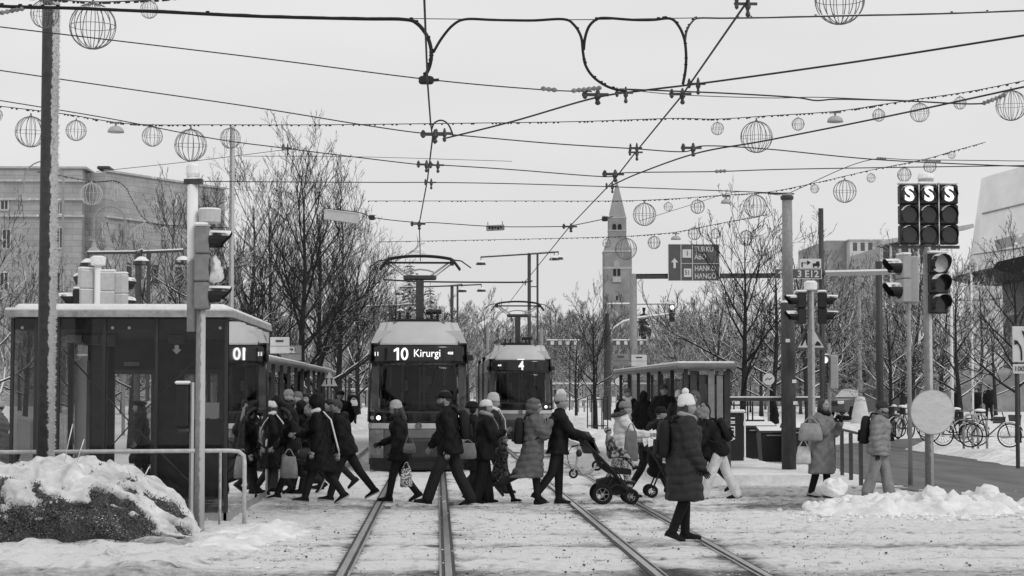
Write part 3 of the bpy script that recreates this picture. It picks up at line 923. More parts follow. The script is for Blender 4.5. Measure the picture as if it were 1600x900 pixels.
def head(parent, n, loc, rz=0, w=.30, h=.33, lit=(), letter=None, litm=None, skip=(), visor=.2, body=None, snow=True, flip=False, cap=True):
    """Signal head: housing with n lenses under visors; faces local -Y."""
    rot = Matrix.Rotation(rz, 4, 'Z')
    o = MB()
    for i in range(n):
        o.bevbox(-w / 2, w / 2, -.09, .1, i * h + .004, (i + 1) * h - .004, .02)
    hs = o.obj('signal_head', body or m_black, parent)
    hs.location = loc; hs.rotation_euler = (0, 0, rz)
    for i in range(n):
        z = (i + .5) * h
        R_ = min(w, h) * .46
        mb = MB(); mb.tube([(0, -.10, z), (0, -.085, z)], R_, 18)
        on = (n - 1 - i) in lit
        if not (on and letter): mb.obj('lens', (litm or m_lit) if on else m_lens, hs, label=None if not on else ('snow covered lens' if litm else 'lit lens'))
        else:
            mb.obj('lens', m_lens, hs); text(letter, .35, m_lit, hs, (0, -.108, z), bold=.014)
        if visor and i not in skip:
            vs = []; nseg = 12
            for ring, (yy, k_, ext) in enumerate(((-.088, 1.08, 0), (-.088 - visor, 1.0, 0), (-.088 - visor, .95, 0), (-.088, 1.02, 0))):
                for j in range(nseg + 1):
                    a = math.pi * (-.22 + 1.44 * j / nseg)
                    y2 = yy if yy > -.1 else -.088 - visor * (.55 + .45 * sm(-.5, .75, math.sin(a)))
                    vs.append((R_ * k_ * math.cos(a), y2, z + R_ * k_ * math.sin(a)))
            fs = []
            for q in range(3):
                for j in range(nseg): fs.append((q * (nseg + 1) + j, q * (nseg + 1) + j + 1, (q + 1) * (nseg + 1) + j + 1, (q + 1) * (nseg + 1) + j))
            mb = MB(); mb.add(vs, fs); mb.obj('visor', m_visor if snow else m_black, hs)
    if cap:
        mb = MB(); mb.bevbox(-w / 2 - .01, w / 2 + .01, -.08, .11, n * h, n * h + .05, .02); mb.obj('snow_cap', m_snowcap, hs)
    return hs


m_visor = mat('signal_visor', .012, .6, .3, .3, 10, snow=.5)

# left signal post, head facing the right
r = post('traffic_light', 'rimed signal post with snowy visors facing right, in front of the kiosk', 313, 25.0, 2.9, .068, .06, m_steelrime, 'traffic light')
mb = MB(); mb.tube([(-.12, .06, 2.6), (-.13, .06, 4.62)], .07, 12); mb.obj('upper_post', m_steelsnow, r, True)
mb = MB(); mb.lathe([(.075, 4.62), (.09, 4.66), (.085, 4.76), (.05, 4.8)], (-.13, .06, 0), 12); mb.obj('snow_cap', m_snowcap, r)
mb = MB(); mb.bar((-.23, .06, 4.55), (.0, .0, 4.55), .09, .07); mb.obj('bracket', m_darksteel, r)
hd = head(r, 3, (.02, 0, 2.88), R(90), .28, .36, visor=.28, body=mat('signal_back_grey', .2, .5, .4, .2, 8), skip=(1,))
mb = MB(); mb.lathe([(.1, 0), (.14, .02), (.15, .18), (.13, .2)], (.1, 0, 4.0), 14); mb.obj('lamp_cap', m_lightgrey, r)
mb = MB(); mb.ell((.17, 0, 3.41), (.09, .1, .17), 16, 12); mb.ell((.2, -.02, 3.32), (.1, .09, .09), 12, 8)
mb.v = [tuple(Vector(v) + Vector((.05, .03, .04)) * noise.noise(Vector(v) * 11)) for v in mb.v]; mb.obj('snow_clump', m_lump, r, True)

# three heads seen from behind above the kiosk roof
r = post('traffic_light', 'cluster of grey signal backs standing behind the kiosk roof', 151, 40.0, 4.45, .07, .07, m_steelsnow, 'traffic light')
mb = MB(); mb.lathe([(.1, 4.42), (.15, 4.44), (.16, 4.6), (.1, 4.63)], (0, 0, 0), 14); mb.obj('snow_cap', m_snowcap, r)
for dx, rz, hz in ((-.24, R(215), 3.15), (.18, R(180), 3.1), (.44, R(150), 3.05)):
    head(r, 3, (dx, .06, hz), rz, .34, .4, visor=.3, body=m_lightgrey)
head(r, 2, (-.42, .1, 3.1), R(-90), .3, .42, visor=.3)

# right hand mast with S signals
r = post('traffic_light', 'signal mast showing three lit letters S above a round snowy disc', 1451, 32.6, 4.3, .075, .07, m_steelrime, 'traffic light')
for i, dx in enumerate((-.32, .02, .37)):
    head(r, 3, (dx, 0, 4.34), 0, .32, .345, lit=(0,), letter='S', visor=.1)
mb = MB(); mb.box(-.155, -.14, -.09, .1, 4.34, 5.37); mb.box(.188, .202, -.09, .1, 4.34, 5.37); mb.obj('divider', m_white, r)
mb = MB(); mb.bar((-.5, 0, 4.3), (.56, 0, 4.3), .06, .05); mb.obj('bracket', m_darksteel, r)
mb = MB(); mb.tube([(.02, .1, 4.3), (.02, .1, 5.48)], .13, 12); mb.obj('upper_post', m_grey, r)
mb = MB(); mb.lathe([(.13, 5.482), (.15, 5.5), (.13, 5.57), (.05, 5.6)], (.02, .1, 0), 12); mb.obj('snow_cap', m_snowcap, r)
head(r, 3, (.16, -.05, 3.15), R(12), .34, .345, lit=(0,), litm=mat('snowy_lens', .5, .8, .2, .3, 9), visor=.2)
# disc
mb = MB(); mb.tube([(.03, -.13, 1.47), (.03, -.10, 1.47)], .37, 40, 0); mb.obj('disc', mat('snowed_over_disc', .55, .8, .2, .12, 5, bump=.3, bscale=14, stretch=(1, 1, 3)), r)
mb = MB(); mb.tube([Vector((.03 + .37 * math.cos(a), -.115, 1.47 + .37 * math.sin(a))) for a in [i * math.pi / 20 for i in range(40)]], .016, 6, closed=True); mb.obj('disc_rim', m_grey, r)
mb = MB(); mb.bar((0, 0, 1.2), (0, 0, 1.75), .2, .03); mb.obj('disc_bracket', m_darksteel, r)
# neighbour: thinner post with a head seen from the back
r = post('traffic_light', 'thin pale signal post with grey two lamp head turned away, left of the S signals', 1421, 37.0, 3.6, .045, .04, m_steel, 'traffic light')
head(r, 2, (-.1, 0, 3.55), R(-78), .34, .46, visor=.3, body=m_grey)
mb = MB(); mb.bevbox(-.16, .2, -.06, .1, 3.54, 4.46, .03); mb.obj('cabinet', m_grey, r)
# pair on the post by the woman with the camera
r = post('traffic_light', 'grey post with two back to back snowy signal heads beside the tall steel pole', 1268, 38.5, 4.0, .075, .07, m_steelrime, 'traffic light')
mb = MB(); mb.lathe([(.1, 3.86), (.13, 3.88), (.14, 4.02), (.08, 4.06)], (0, 0, 0), 14); mb.obj('snow_cap', m_snowcap, r)
head(r, 2, (-.22, .0, 3.18), R(-80), .24, .32, visor=.22)
head(r, 2, (.24, .0, 3.18), R(80), .24, .32, visor=.22)
mb = MB(); mb.bar((-.28, 0, 3.5), (.28, 0, 3.5), .05); mb.bar((-.28, 0, 3.25), (.28, 0, 3.25), .05); mb.obj('bracket', m_steel, r)
# small signal farther behind
r = post('traffic_light', 'small signal with a lit round lamp behind the grey post', 1296, 62, 3.4, .06, .05, m_steel, 'traffic light')
head(r, 3, (-.18, -.1, 2.1), 0, .24, .3, lit=(0,), visor=.1); 
mb = MB(); mb.bevbox(.0, .28, -.1, .1, 1.9, 3.0, .03); mb.obj('cabinet', m_grey, r)

# tall steel pole at the right with its thicker dark foot
p = at(1232, 40)
r = thing('utility_pole', 'tall steel pole with thicker dark sleeve at its foot', 'pole', (p.x, 40, 0))
mb = MB(); mb.tube([(0, 0, 3.68), (0, 0, 6.0)], [.115, .105], 18); mb.obj('shaft', m_steel, r, True)
mb = MB(); mb.tube([(0, 0, -.1), (0, 0, 3.68)], [.152, .15], 18); mb.obj('sleeve', mat('pole_sleeve', .05, .6, .3, .5, 6, stretch=(1, 1, .3)), r, True)
mb = MB(); mb.lathe([(.15, 3.682), (.155, 3.7), (.118, 3.73)], (0, 0, 0), 18); mb.obj('snow_ring', m_snowcap, r)
mb = MB(); mb.lathe([(.12, 5.85), (.14, 5.87), (.14, 5.92), (.12, 5.94)], (0, 0, 0), 16); mb.bar((-.4, 0, 5.98), (.15, 0, 5.98), .03); mb.obj('clamp', m_darksteel, r)
for z, dx in ((2.0, .1), (2.85, -.03), (1.55, .12)):
    mb = MB(); mb.box(dx - .05, dx + .04, -.158, -.152, z, z + .07); mb.obj('sticker', m_white, r)
mb = MB(); mb.bar((-1.2, .2, 1.66), (.7, .2, 1.66), .05, .07, 0); mb.bar((-1.2, .2, 1.71), (.7, .2, 1.71), .06, .03, 1); mb.obj('cross_bar', [m_darksteel, m_snowcap], r)

post('utility_pole', 'slim snow dusted lattice pole among the left trees', 360, 52, 9.0, .095, .085, mat('rimed_lattice_pole', .25, .7, .3, .5, 25, rime=-.1), n=4)
post('utility_pole', 'slim dark pole carrying the E12 road sign', 1285, 60, 7.6, .09, .08, m_darksteel)
post('lamp_post', 'pale pole standing behind the second tram', 846, 92, 4.6, .09, .07, m_steel)
post('utility_pole', 'pale short pole left of the second tram', 762, 90, 4.8, .08, .07, m_steel)
post('utility_pole', 'thick dark pole right of the gantry arm', 1375, 66, 6.3, .13, .12, m_darksteel)
post('utility_pole', 'slim pale flag pole before the white building', 1488, 78, 7.2, .06, .05, m_white)
post('utility_pole', 'thin pale flag pole right of the dark wide opening', 1520, 84, 7.0, .05, .045, m_white)
r = post('utility_pole', 'pale thin pole rising from a white cone', 1344, 88, 6.8, .1, .07, m_steel, z=.3)
mb = MB(); mb.lathe([(.46, -.3), (.46, .1), (.24, 1.15), (.2, 1.27), (.1, 1.3)], (0, 0, 0), 20); mb.obj('cone_foot', mat('white_concrete', .6, .8, .2, .15, 3), r, True)
mb = MB(); mb.bar((-.9, 0, 5.9), (.6, 0, 5.98), .06); mb.obj('arm', m_steel, r)

# ---------------------------------------------------------------- gantry sign and other signs
m_signd = mat('road_sign_dark', .09, .5, .3, .1, 4)
m_signl = mat('road_sign_pale', .6, .5, .3, .06, 4)
YG = 79.0
p0 = at(990, YG)
r = thing('sign_gantry', 'long cantilever arm holding the dark TURKU and HANKO direction sign', 'road sign', (p0.x, YG, p0.z))
L0 = Vector((p0.x, YG, p0.z))
zz = lambda py: W(990, py, YG).z - p0.z
xx = lambda px: W(px, 612, YG).x - p0.x
mb = MB(); mb.tube([(0, 0, -.1), (0, 0, zz(428))], [.17, .15], 14); mb.obj('shaft', m_steel, r, True)
mb = MB(); mb.bar((0, 0, zz(432)), (xx(1230), 0, zz(430)), .2, .2, 0); mb.bar((0, 0, zz(428.5)), (xx(1044), 0, zz(428.5)), .2, .05, 1); mb.obj('arm', [m_darksteel, m_snowcap], r)
sx0, sx1, sz0, sz1 = xx(1044), xx(1124), zz(439), zz(382)
mb = MB(); mb.bevbox(sx0, sx1, -.2, -.14, sz0, sz1, .01); sg = mb.obj('sign_panel', m_signd, r)
mb = MB()
for a, b in (((sx0, sz0), (sx1, sz0)), ((sx0, sz1), (sx1, sz1)), ((sx0, sz0), (sx0, sz1)), ((sx1, sz0), (sx1, sz1)), ((xx(1064), sz0), (xx(1064), sz1)), ((xx(1064), zz(412)), (sx1, zz(412))), ((xx(1082), sz0), (xx(1082), sz1))):
    mb.bar((a[0], -.21, a[1]), (b[0], -.21, b[1]), .025, .02)
mb.obj('border', m_signl, sg)
cx, cz = xx(1054), zz(411)
mb = MB(); mb.prism([(cx - .05, cz - .22), (cx + .05, cz - .22), (cx + .05, cz + .02), (cx + .15, cz + .02), (cx, cz + .2), (cx - .15, cz + .02), (cx - .05, cz + .02)], -.215, -.205); mb.obj('arrow', m_signl, sg)
mb = MB(); mb.box(xx(1066.5), xx(1080), -.212, -.204, zz(403), zz(390)); mb.box(xx(1068.5), xx(1080), -.212, -.204, zz(433), zz(420)); mb.obj('number_plate', m_signl, sg)
for bd, px, py, sz in (('1', 1074, 396.5, .34), ('51', 1074, 426.5, .34)):
    text(bd, sz * .8, m_signd, sg, (xx(px), -.218, zz(py)), bold=.004, sx=.8)
for bd, px, py in (('TURKU', 1085, 390), ('ÅBO', 1085, 402), ('HANKO', 1085, 420), ('HANGÖ', 1085, 432)):
    text(bd, .31, m_signl, sg, (xx(px), -.214, zz(py)), align='LEFT', bold=.002, sx=.78)

p0 = at(1248, 60); z = lambda py: W(1248, py, 60).z - p0.z; x = lambda px: W(px, 612, 60).x - p0.x
r = thing('road_sign', 'overhead sign with E 12 and a black turn arrow plate above it', 'road sign', (p0.x, 60, p0.z))
mb = MB(); mb.bevbox(x(1211), x(1283), -.2, -.15, z(436), z(421), .005); s1 = mb.obj('number_panel', m_signd, r)
text('3 E12', .3, m_signl, s1, (x(1262), -.21, z(429)), bold=.006)
mb = MB(); cx, cz = x(1219.5), z(428.5)
mb.prism([(cx - .03, cz - .12), (cx + .03, cz - .12), (cx + .03, cz + .01), (cx + .09, cz + .01), (cx, cz + .11), (cx - .09, cz + .01), (cx - .03, cz + .01)], -.212, -.204); mb.obj('arrow', m_signl, s1)
for a, b in (((1211, 421), (1283, 421)), ((1211, 436), (1283, 436)), ((1283, 421), (1283, 436)), ((1229, 421), (1229, 436))):
    mb = MB(); mb.bar((x(a[0]), -.205, z(a[1])), (x(b[0]), -.205, z(b[1])), .02, .016); mb.obj('border', m_signl, s1)
mb = MB(); mb.bevbox(x(1249), x(1283), -.2, -.15, z(420), z(405), .005); s2 = mb.obj('arrow_panel', m_signl, r)
mb = MB(); cx, cz = x(1258), z(413); w = .04
mb.bar((cx - .1, -.205, cz - .1), (cx - .1, -.205, cz + .05), w, .01); mb.bar((cx - .12, -.205, cz + .04), (cx + .08, -.205, cz + .04), w, .01)
mb.prism([(cx + .06, cz - .04), (cx + .17, cz + .04), (cx + .06, cz + .12)], -.21, -.2); mb.obj('arrow', m_black, s2)
mb = MB(); cx = x(1275); mb.box(cx - .11, cx + .11, -.21, -.204, cz - .07, cz + .02); mb.box(cx + .0, cx + .1, -.21, -.204, cz + .021, cz + .08)
mb.box(cx - .1, cx - .06, -.21, -.204, cz - .12, cz - .071); mb.box(cx + .04, cx + .08, -.21, -.204, cz - .12, cz - .071); mb.obj('vehicle_symbol', m_black, s2)
mb = MB(); mb.bar((x(1290), 0, z(427.5)), (x(1395), 0, z(425)), .16, .16, 0); mb.bar((x(1290), 0, z(424)), (x(1395), 0, z(421.5)), .17, .06, 1); mb.obj('arm', [m_steel, m_snowcap], r)
mb = MB(); mb.bar((x(1205), -.1, z(429)), (x(1290), -.1, z(428)), .08); mb.obj('bracket', m_darksteel, r)

p = at(1267, 39.4); z = lambda py: W(1267, py, 39.4).z; x = lambda px: W(px, 612, 39.4).x - p.x
r = thing('warning_sign', 'triangular road works sign behind the grey signal post', 'road sign', (p.x, 39.4, 0))
mb = MB(); mb.prism([(x(1240), z(547)), (x(1295), z(547)), (x(1268), z(500))], 0, .03); t_ = mb.obj('sign_panel', m_signd, r)
mb = MB(); mb.prism([(x(1247), z(543)), (x(1288), z(543)), (x(1268), z(508))], -.008, -.001); mb.obj('sign_face', m_signl, t_)
mb = MB(); mb.prism([(x(1251), z(540)), (x(1254), z(540)), (x(1259), z(530)), (x(1261), z(540)), (x(1264), z(540)), (x(1262), z(527)), (x(1264), z(521)), (x(1260), z(519)), (x(1256), z(527))], -.016, -.009)
mb.ell((x(1260.5), -.012, z(516.5)), (.025, .006, .03)); mb.prism([(x(1273), z(540)), (x(1284), z(540)), (x(1281), z(535)), (x(1277), z(533))], -.016, -.009); mb.obj('digging_symbol', m_black, t_)
mb = MB(); mb.tube([(x(1285), .06, 0), (x(1285), .06, z(500))], .035, 8); mb.obj('post', m_darksteel, r)

p = at(1592, 45); z = lambda py: W(1592, py, 45).z - p.z
r = thing('lane_sign', 'white lane arrow sign with plate 100 at the right edge', 'road sign', (p.x, 45, p.z))
mb = MB(); mb.tube([(-.02, .08, -.3), (-.02, .08, z(505))], .05, 10); mb.obj('post', m_darksteel, r)
mb = MB(); mb.bevbox(-.14, .5, -.02, .02, z(566), z(510), .01); s1 = mb.obj('sign_panel', m_signl, r)
mb = MB(); mb.tube([(-.06, -.03, z(537)), (-.03, -.03, z(534)), (.04, -.03, z(541)), (.07, -.03, z(550)), (.07, -.03, z(563))], .022, 5); mb.tube([(.27, -.03, z(563)), (.22, -.03, z(540)), (.15, -.03, z(525)), (.1, -.03, z(517))], .022, 5)
mb.prism([(-.1, z(531)), (-.1, z(539)), (.0, z(537)), (-.02, z(532.5))], -.04, -.03); mb.obj('lane_arrows', m_black, s1)
mb = MB(); mb.bevbox(-.14, .5, -.02, .02, z(584), z(569), .01); s2 = mb.obj('distance_plate', m_signl, r)
text('100 m', .17, m_black, s2, (.1, -.03, z(576.5)))
p = at(539, 62); r = thing('warning_sign', 'white triangle warning sign between the left tree trunks', 'road sign', (p.x - .5, 62, p.z))
mb = MB(); mb.prism([(-.26, 2.0), (.26, 2.0), (0, 2.48)], 0, .02); mb.obj('sign_face', m_signl, r); mb = MB(); mb.tube([(0, .05, 0), (0, .05, 2.3)], .03, 8); mb.obj('post', m_steel, r)
mb = MB()
for dx in (-.09, .07): mb.box(dx - .02, dx + .02, -.01, -.002, 2.06, 2.22); mb.box(dx - .05, dx + .05, -.01, -.002, 2.222, 2.25)
mb.obj('symbol', m_black, r)
p = at(1201, 58); r = thing('round_sign', 'round white sign by the waste containers', 'road sign', (p.x, 58, p.z))
mb = MB(); mb.disc((0, 0, 2.2), .18, t=.02); mb.obj('sign_face', m_signl, r); mb = MB(); mb.tube([(0, .04, 0), (0, .04, 2.3)], .03, 8); mb.obj('post', m_steel, r)
mb = MB(); mb.tube([(-.1, -.02, 2.16), (-.03, -.02, 2.24), (.02, -.02, 2.18), (.1, -.02, 2.24)], .015, 5); mb.obj('symbol', m_black, r)
p = at(967, 62); r = thing('round_sign', 'round white sign seen left of the right hand shelter', 'road sign', (p.x, 62, p.z))
mb = MB(); mb.disc((0, 0, 2.15), .13, t=.02, m=0); mb.tube([Vector((.14 * math.cos(a), -.005, 2.15 + .14 * math.sin(a))) for a in [i * math.pi / 10 for i in range(20)]], .02, 5, 1, closed=True); mb.obj('sign_face', [m_signl, m_black], r)
mb = MB(); mb.bar((0, .03, 2.15), (.4, .03, 2.15), .03); mb.tube([(.4, .03, 0), (.4, .03, 2.5)], .03, 8); mb.obj('post', m_darksteel, r)

# second mast with a curved arm and a signal, near the statue
p = at(949, 98); z = lambda py: W(949, py, 98).z - p.z; x = lambda px: W(px, 612, 98).x - p.x
r = thing('traffic_light', 'dark mast with curved arm holding one signal near the statue', 'traffic light', (p.x, 98, p.z))
mb = MB(); mb.tube([(0, 0, -.1), (0, 0, z(518)), (0, 0, z(518.1)), (0, 0, z(490))], [.2, .18, .12, .11], 12, 0); mb.obj('shaft', m_darksteel, r)
mb = MB(); mb.tube([(x(955), 0, z(515)), (x(975), 0, z(502)), (x(1000), 0, z(496)), (x(1050), 0, z(490))], .07, 8); mb.tube([(0, 0, z(475)), (x(1048), 0, z(474))], .06, 8); mb.obj('arm', m_steelsnow, r)
head(r, 3, (x(1050), -.05, z(503)), 0, .27, .3, lit=(0,), visor=.08, snow=False)
for px, lab in ((985, 'row of small snowy direction plates under the statue'), (882, 'row of small snowy direction plates left of the dark mast')):
    p = at(px, 110); z0 = W(px, 540, 110).z - p.z
    r = thing('direction_sign', lab, 'road sign', (p.x, 110, p.z))
    mb = MB(); mb.box(-1.0, .9, -.03, .03, z0, z0 + .3); mb.obj('panel', m_signd, r)
    mb = MB(); mb.box(-1.02, .92, -.08, .08, z0 + .302, z0 + .36); mb.obj('snow_cap', m_snowcap, r)
    for i in range(4):
        mb = MB(); mb.box(-.8 + .45 * i, -.6 + .45 * i, -.04, -.032, z0 + .05, z0 + .26); mb.obj('symbol', m_signl, r)
    mb = MB(); mb.tube([(.3, 0, 0), (.3, 0, z0)], .05, 8); mb.obj('post', m_darksteel, r)

# T shaped lamp masts along the stop
m_shade = mat('lamp_shade_dark', .02, .4, .4, .2, 8, snow=.45)


def lamp_mast(label, px, Y, h, arms, gap=.3):
    p = at(px, Y)
    r = thing('lamp_mast', label, 'street lamp', (p.x, Y, p.z))
    for dx, rad in ((0, .09), (gap, .055)):
        mb = MB(); mb.tube([(dx, 0, -.1), (dx, 0, h)], rad, 10); mb.obj('shaft', m_darkrime2, r)
    for zz_ in (h * .45, h * .62, h * .8):
        mb = MB(); mb.bar((0, 0, zz_), (gap, 0, zz_), .05); mb.obj('tie', m_darksteel, r)
    for dx, dy, dz in arms:
        mb = MB(); mb.bar((0, 0, h - .05), (dx, dy, h + dz - .05), .07, .07, 0); mb.bar((0, 0, h), (dx, dy, h + dz), .07, .04, 1); mb.obj('arm', [m_darksteel, m_snowcap], r)
        mb = MB(); mb.tube([(dx, dy, h + dz), (dx, dy, h + dz - .22)], .02, 6); mb.lathe([(.05, .0), (.12, -.03), (.22, -.13), (.26, -.24), (.24, -.24), (.1, -.1)], (dx, dy, h + dz - .2), 14, cap=False)
        mb.obj('lamp_shade', m_shade, r)
    return r


m_darkrime2 = mat('lamp_mast_steel', .06, .5, .4, .3, 9)
lamp_mast('taller twin post lamp mast beyond the second tram', 827, 97, 8.5, ((-2.45, 0, -.16), (1.5, .3, .14), (1.15, -2, -.05)), .42)
lamp_mast('smaller twin post lamp mast beside the first tram pantograph', 706, 104, 7.2, ((-2.8, 0, -.1), (1.6, .4, .1), (.5, -3, -.1)))
lamp_mast('snowy twin post lamp mast in front of the stone building', 214, 56, 5.9, ((-1.45, 0, -.02), (1.25, .3, .08), (.4, -2, -.1)))
lamp_mast('distant lamp mast half hidden by the left trees', 610, 112, 6.4, ((-2.4, 0, -.1), (1.4, .3, .1), (.6, -2, -.1)))
# arc lamps
for px, Y, top, lab, reach, v in ((95, 118, 252, 'pale curved arc lamp in front of the stone building at the far left', -2.4, m_steel), (193, 75, 322, 'pale hoop armed lamp post in front of the stone building', -1.2, m_steel)):
    p = at(px, Y); h = W(px, top, Y).z - p.z
    r = thing('arc_lamp', lab, 'street lamp', (p.x, Y, p.z))
    w = abs(reach) / 2
    mb = MB(); mb.tube([(0, 0, -.1), (0, 0, h - w)], .07, 8); mb.obj('shaft', v, r)
    mb = MB(); mb.tube([(-w + w * math.cos(a), 0, h - w + w * math.sin(a)) for a in [i * math.pi / 12 for i in range(13)]] + [(-2 * w, 0, h - w - .9)], .045, 7); mb.obj('arc', v, r)
    mb = MB(); mb.lathe([(.06, 0), (.1, -.2), (.34, -.42), (.3, -.42)], (-2 * w, 0, h - w - .8), 12); mb.obj('lamp_shade', m_grey, r)

# ---------------------------------------------------------------- overhead wires


def spline(pts, k=6):
    if len(pts) < 3:
        return pts
    o = []
    P_ = [pts[0] * 2 - pts[1]] + pts + [pts[-1] * 2 - pts[-2]]
    for i in range(1, len(P_) - 2):
        a, b, c, d = P_[i - 1:i + 3]
        for j in range(k):
            t = j / k
            o.append(.5 * ((2 * b) + (c - a) * t + (2 * a - 5 * b + 4 * c - d) * t * t + (3 * b - a - 3 * c + d) * t ** 3))
    return o + [pts[-1]]


def wire(nm, label, cat, pts, Y=None, r=.011, m=None, hangers=(), curve=True, ins=(), group=None, bits=0):
    ps = [W(p[0], p[1], Y if Y is not None else p[2]) for p in pts]
    mid = ps[len(ps) // 2]
    o = thing(nm, label, cat, mid, group=group)
    ps = [p - mid for p in ps]
    mb = MB(); q = spline(ps, 10) if curve else ps
    mb.tube(q, r, 6); mb.obj('strand', m or m_wire, o, True)
    for (px, py, w) in hangers:
        yy = Y if Y is not None else min(pts, key=lambda t: abs(t[0] - px) + abs(t[1] - py))[2]
        c = W(px, py, yy) - mid
        s = w * .5
        mb = MB()
        mb.bar(c + Vector((-.26 * s, 0, .0)), c + Vector((.26 * s, 0, -.0)), .045 * s, .06 * s)
        mb.lathe([(.02 * s, -.05), (.05 * s, -.03), (.03 * s, 0), (.05 * s, .03), (.02 * s, .06)], c + Vector((-.2 * s, 0, 0)), 8)
        mb.lathe([(.03 * s, -.12), (.06 * s, -.1), (.03 * s, -.06), (.07 * s, -.03), (.04 * s, .04), (.02 * s, .07)], c + Vector((.05 * s, 0, 0)), 8)
        mb.bar(c + Vector((.0, 0, -.02)), c + Vector((.05 * s, 0, -.2 * s)), .035 * s)
        mb.obj('hanger', m_porc if w < 0 else m_darksteel, o)
    for (a, b) in ins:
        yy = Y if Y is not None else a[2]
        c, d = W(a[0], a[1], yy) - mid, W(b[0], b[1], yy) - mid
        mb = MB(); n = max(3, int((d - c).length / .05))
        mb.tube([c.lerp(d, i / (2 * n)) for i in range(2 * n + 1)], [.03 if i % 2 else .016 for i in range(2 * n + 1)], 8)
        mb.obj('insulator', m_porc, o)
    if bits:
        rr = random.Random(len(label) * 31 + len(pts)); mb = MB()
        for i in range(bits):
            c = q[rr.randrange(1, len(q) - 1)]; mb.ell(c + Vector((0, 0, r * .8)), (r * 1.3, r * 1.1, r * .9), 6, 4)
        struct(mb.obj('cable_tie', m_cable, o), kind='stuff')
    return o


cw = lambda px, py, h=3.4: (px, py, F * h / (612 - py))
wire('contact_wire', 'contact wire running over the left track to the nearer tram', 'overhead wire',
     [cw(661, -60), cw(663, 0), cw(668, 128), cw(673, 195), cw(676, 214), cw(668, 280), cw(655, 350), cw(657, 408)], r=.011, curve=False)
wire('contact_wire', 'contact wire running over the right track to the farther tram', 'overhead wire',
     [cw(1215, -60), cw(1165, 6), cw(1065, 150), cw(993, 238), cw(958, 283), cw(890, 354), cw(820, 441), cw(795, 474)], r=.011, curve=False,
     hangers=[(1165, 6, .8), (1063, 147, 1.0), (993, 238, .8)])
wire('contact_wire', 'curving contact wire branching from the left track towards the right edge', 'overhead wire',
     [cw(692, 217), cw(800, 190), cw(925, 154), cw(1000, 142), cw(1090, 131), cw(1250, 109), cw(1400, 87), cw(1640, 49)], r=.011,
     hangers=[(930, 148, 1.2), (975, 145, .8), (1088, 131, .8)])
wire('contact_wire', 'second curving contact wire from the middle to the right edge', 'overhead wire',
     [cw(955, 290), cw(1000, 270), cw(1090, 239), cw(1200, 219), cw(1400, 179), cw(1640, 127)], r=.011)
YC = 21.5
c1 = wire('feeder_cable', 'thick black cable bundle from the upper left edge down to the left track wire', 'cable',
          [(-60, 6), (40, 11), (100, 12), (250, 18), (400, 25), (560, 29), (630, 30), (652, 37), (668, 58), (674, 82), (671, 104), (663, 120), (658, 128)], YC, .022, m_cable, bits=16, ins=[((-8, 22), (38, 13))])
mb = MB(); p = W(668, 126, YC) - c1.location; mb.bevbox(p.x - .1, p.x + .07, -.05, .05, p.z - .04, p.z + .05, .02); mb.bar((p.x, 0, p.z), (p.x + .13, 0, p.z + .01), .03); mb.obj('junction_clamp', m_black, c1)
wire('feeder_cable', 'black cable arching from the left hose loop to the first big loop', 'cable',
     [(677, 82), (690, 60), (708, 39), (728, 30), (770, 31), (830, 32), (880, 30), (897, 39), (908, 58), (911, 82), (915, 102), (926, 119), (943, 132), (960, 139), (978, 142)], YC, .017, m_cable, bits=9)
wire('feeder_cable', 'black cable forming the upper left of the square loop', 'cable',
     [(912, 78), (914, 60), (920, 42), (931, 31), (945, 28), (990, 31), (1020, 31), (1047, 29), (1060, 40), (1069, 60), (1072, 85), (1071, 110), (1067, 132)], YC, .017, m_cable, bits=9)
wire('feeder_cable', 'cable leaving the square loop towards the upper right edge', 'cable',
     [(1070, 66), (1073, 48), (1081, 34), (1092, 28), (1130, 28), (1200, 27), (1330, 24), (1470, 21), (1660, 14)], YC, .014, mat('snowy_cable', .06, .6, .3, .5, 30, snow=.3), bits=14)
wire('span_wire', 'thin wire between the tops of the cable loops', 'overhead wire', [(640, 29), (860, 31), (1090, 28)], YC, .005)
wire('span_wire', 'uppermost thin wire falling from the left edge to the insulator beside the loops', 'overhead wire',
     [(-40, 37), (0, 42), (385, 88), (668, 124), (845, 140), (925, 143)], 21.8, .007, ins=[((845, 138), (870, 141)), ((893, 142), (940, 137))], curve=True)
wire('span_wire', 'sagging double wire from the loop clamp to the right edge insulator', 'overhead wire',
     [(968, 139), (1020, 141), (1068, 143), (1140, 146), (1240, 152), (1275, 157), (1310, 155), (1400, 157), (1500, 162), (1535, 162)], 22.4, .009, ins=[((1535, 162), (1572, 148))])
wire('span_wire', 'second thin wire falling from the left edge over the building', 'overhead wire',
     [(-40, 104), (0, 110), (200, 139), (400, 168), (560, 194), (650, 207), (690, 209), (860, 224), (985, 232), (1068, 237), (1100, 228), (1200, 233), (1380, 250), (1640, 262)], 26.2, .008,
     hangers=[(676, 210, 1.3), (692, 208, .9), (993, 231, .7), (1080, 231, 1.1)])
wire('span_wire', 'third wire falling from the left edge above the lattice pole', 'overhead wire',
     [(-40, 151), (0, 157), (170, 185), (330, 216), (440, 231), (560, 246), (655, 257), (690, 258), (800, 265), (945, 276), (975, 270), (1120, 268), (1250, 264), (1640, 258)], 29.5, .008,
     hangers=[(664, 257, 1.0), (682, 258, .9), (958, 272, 1.3), (448, 231, .6)], ins=[((1117, 268), (1135, 267))])
wire('span_wire', 'almost level wire at the height of the spire tip', 'overhead wire',
     [(290, 283), (400, 284), (600, 285), (670, 285), (800, 287), (960, 292), (1100, 297), (1228, 302)], 33, .008, hangers=[(672, 285, .8), (955, 291, .8)])
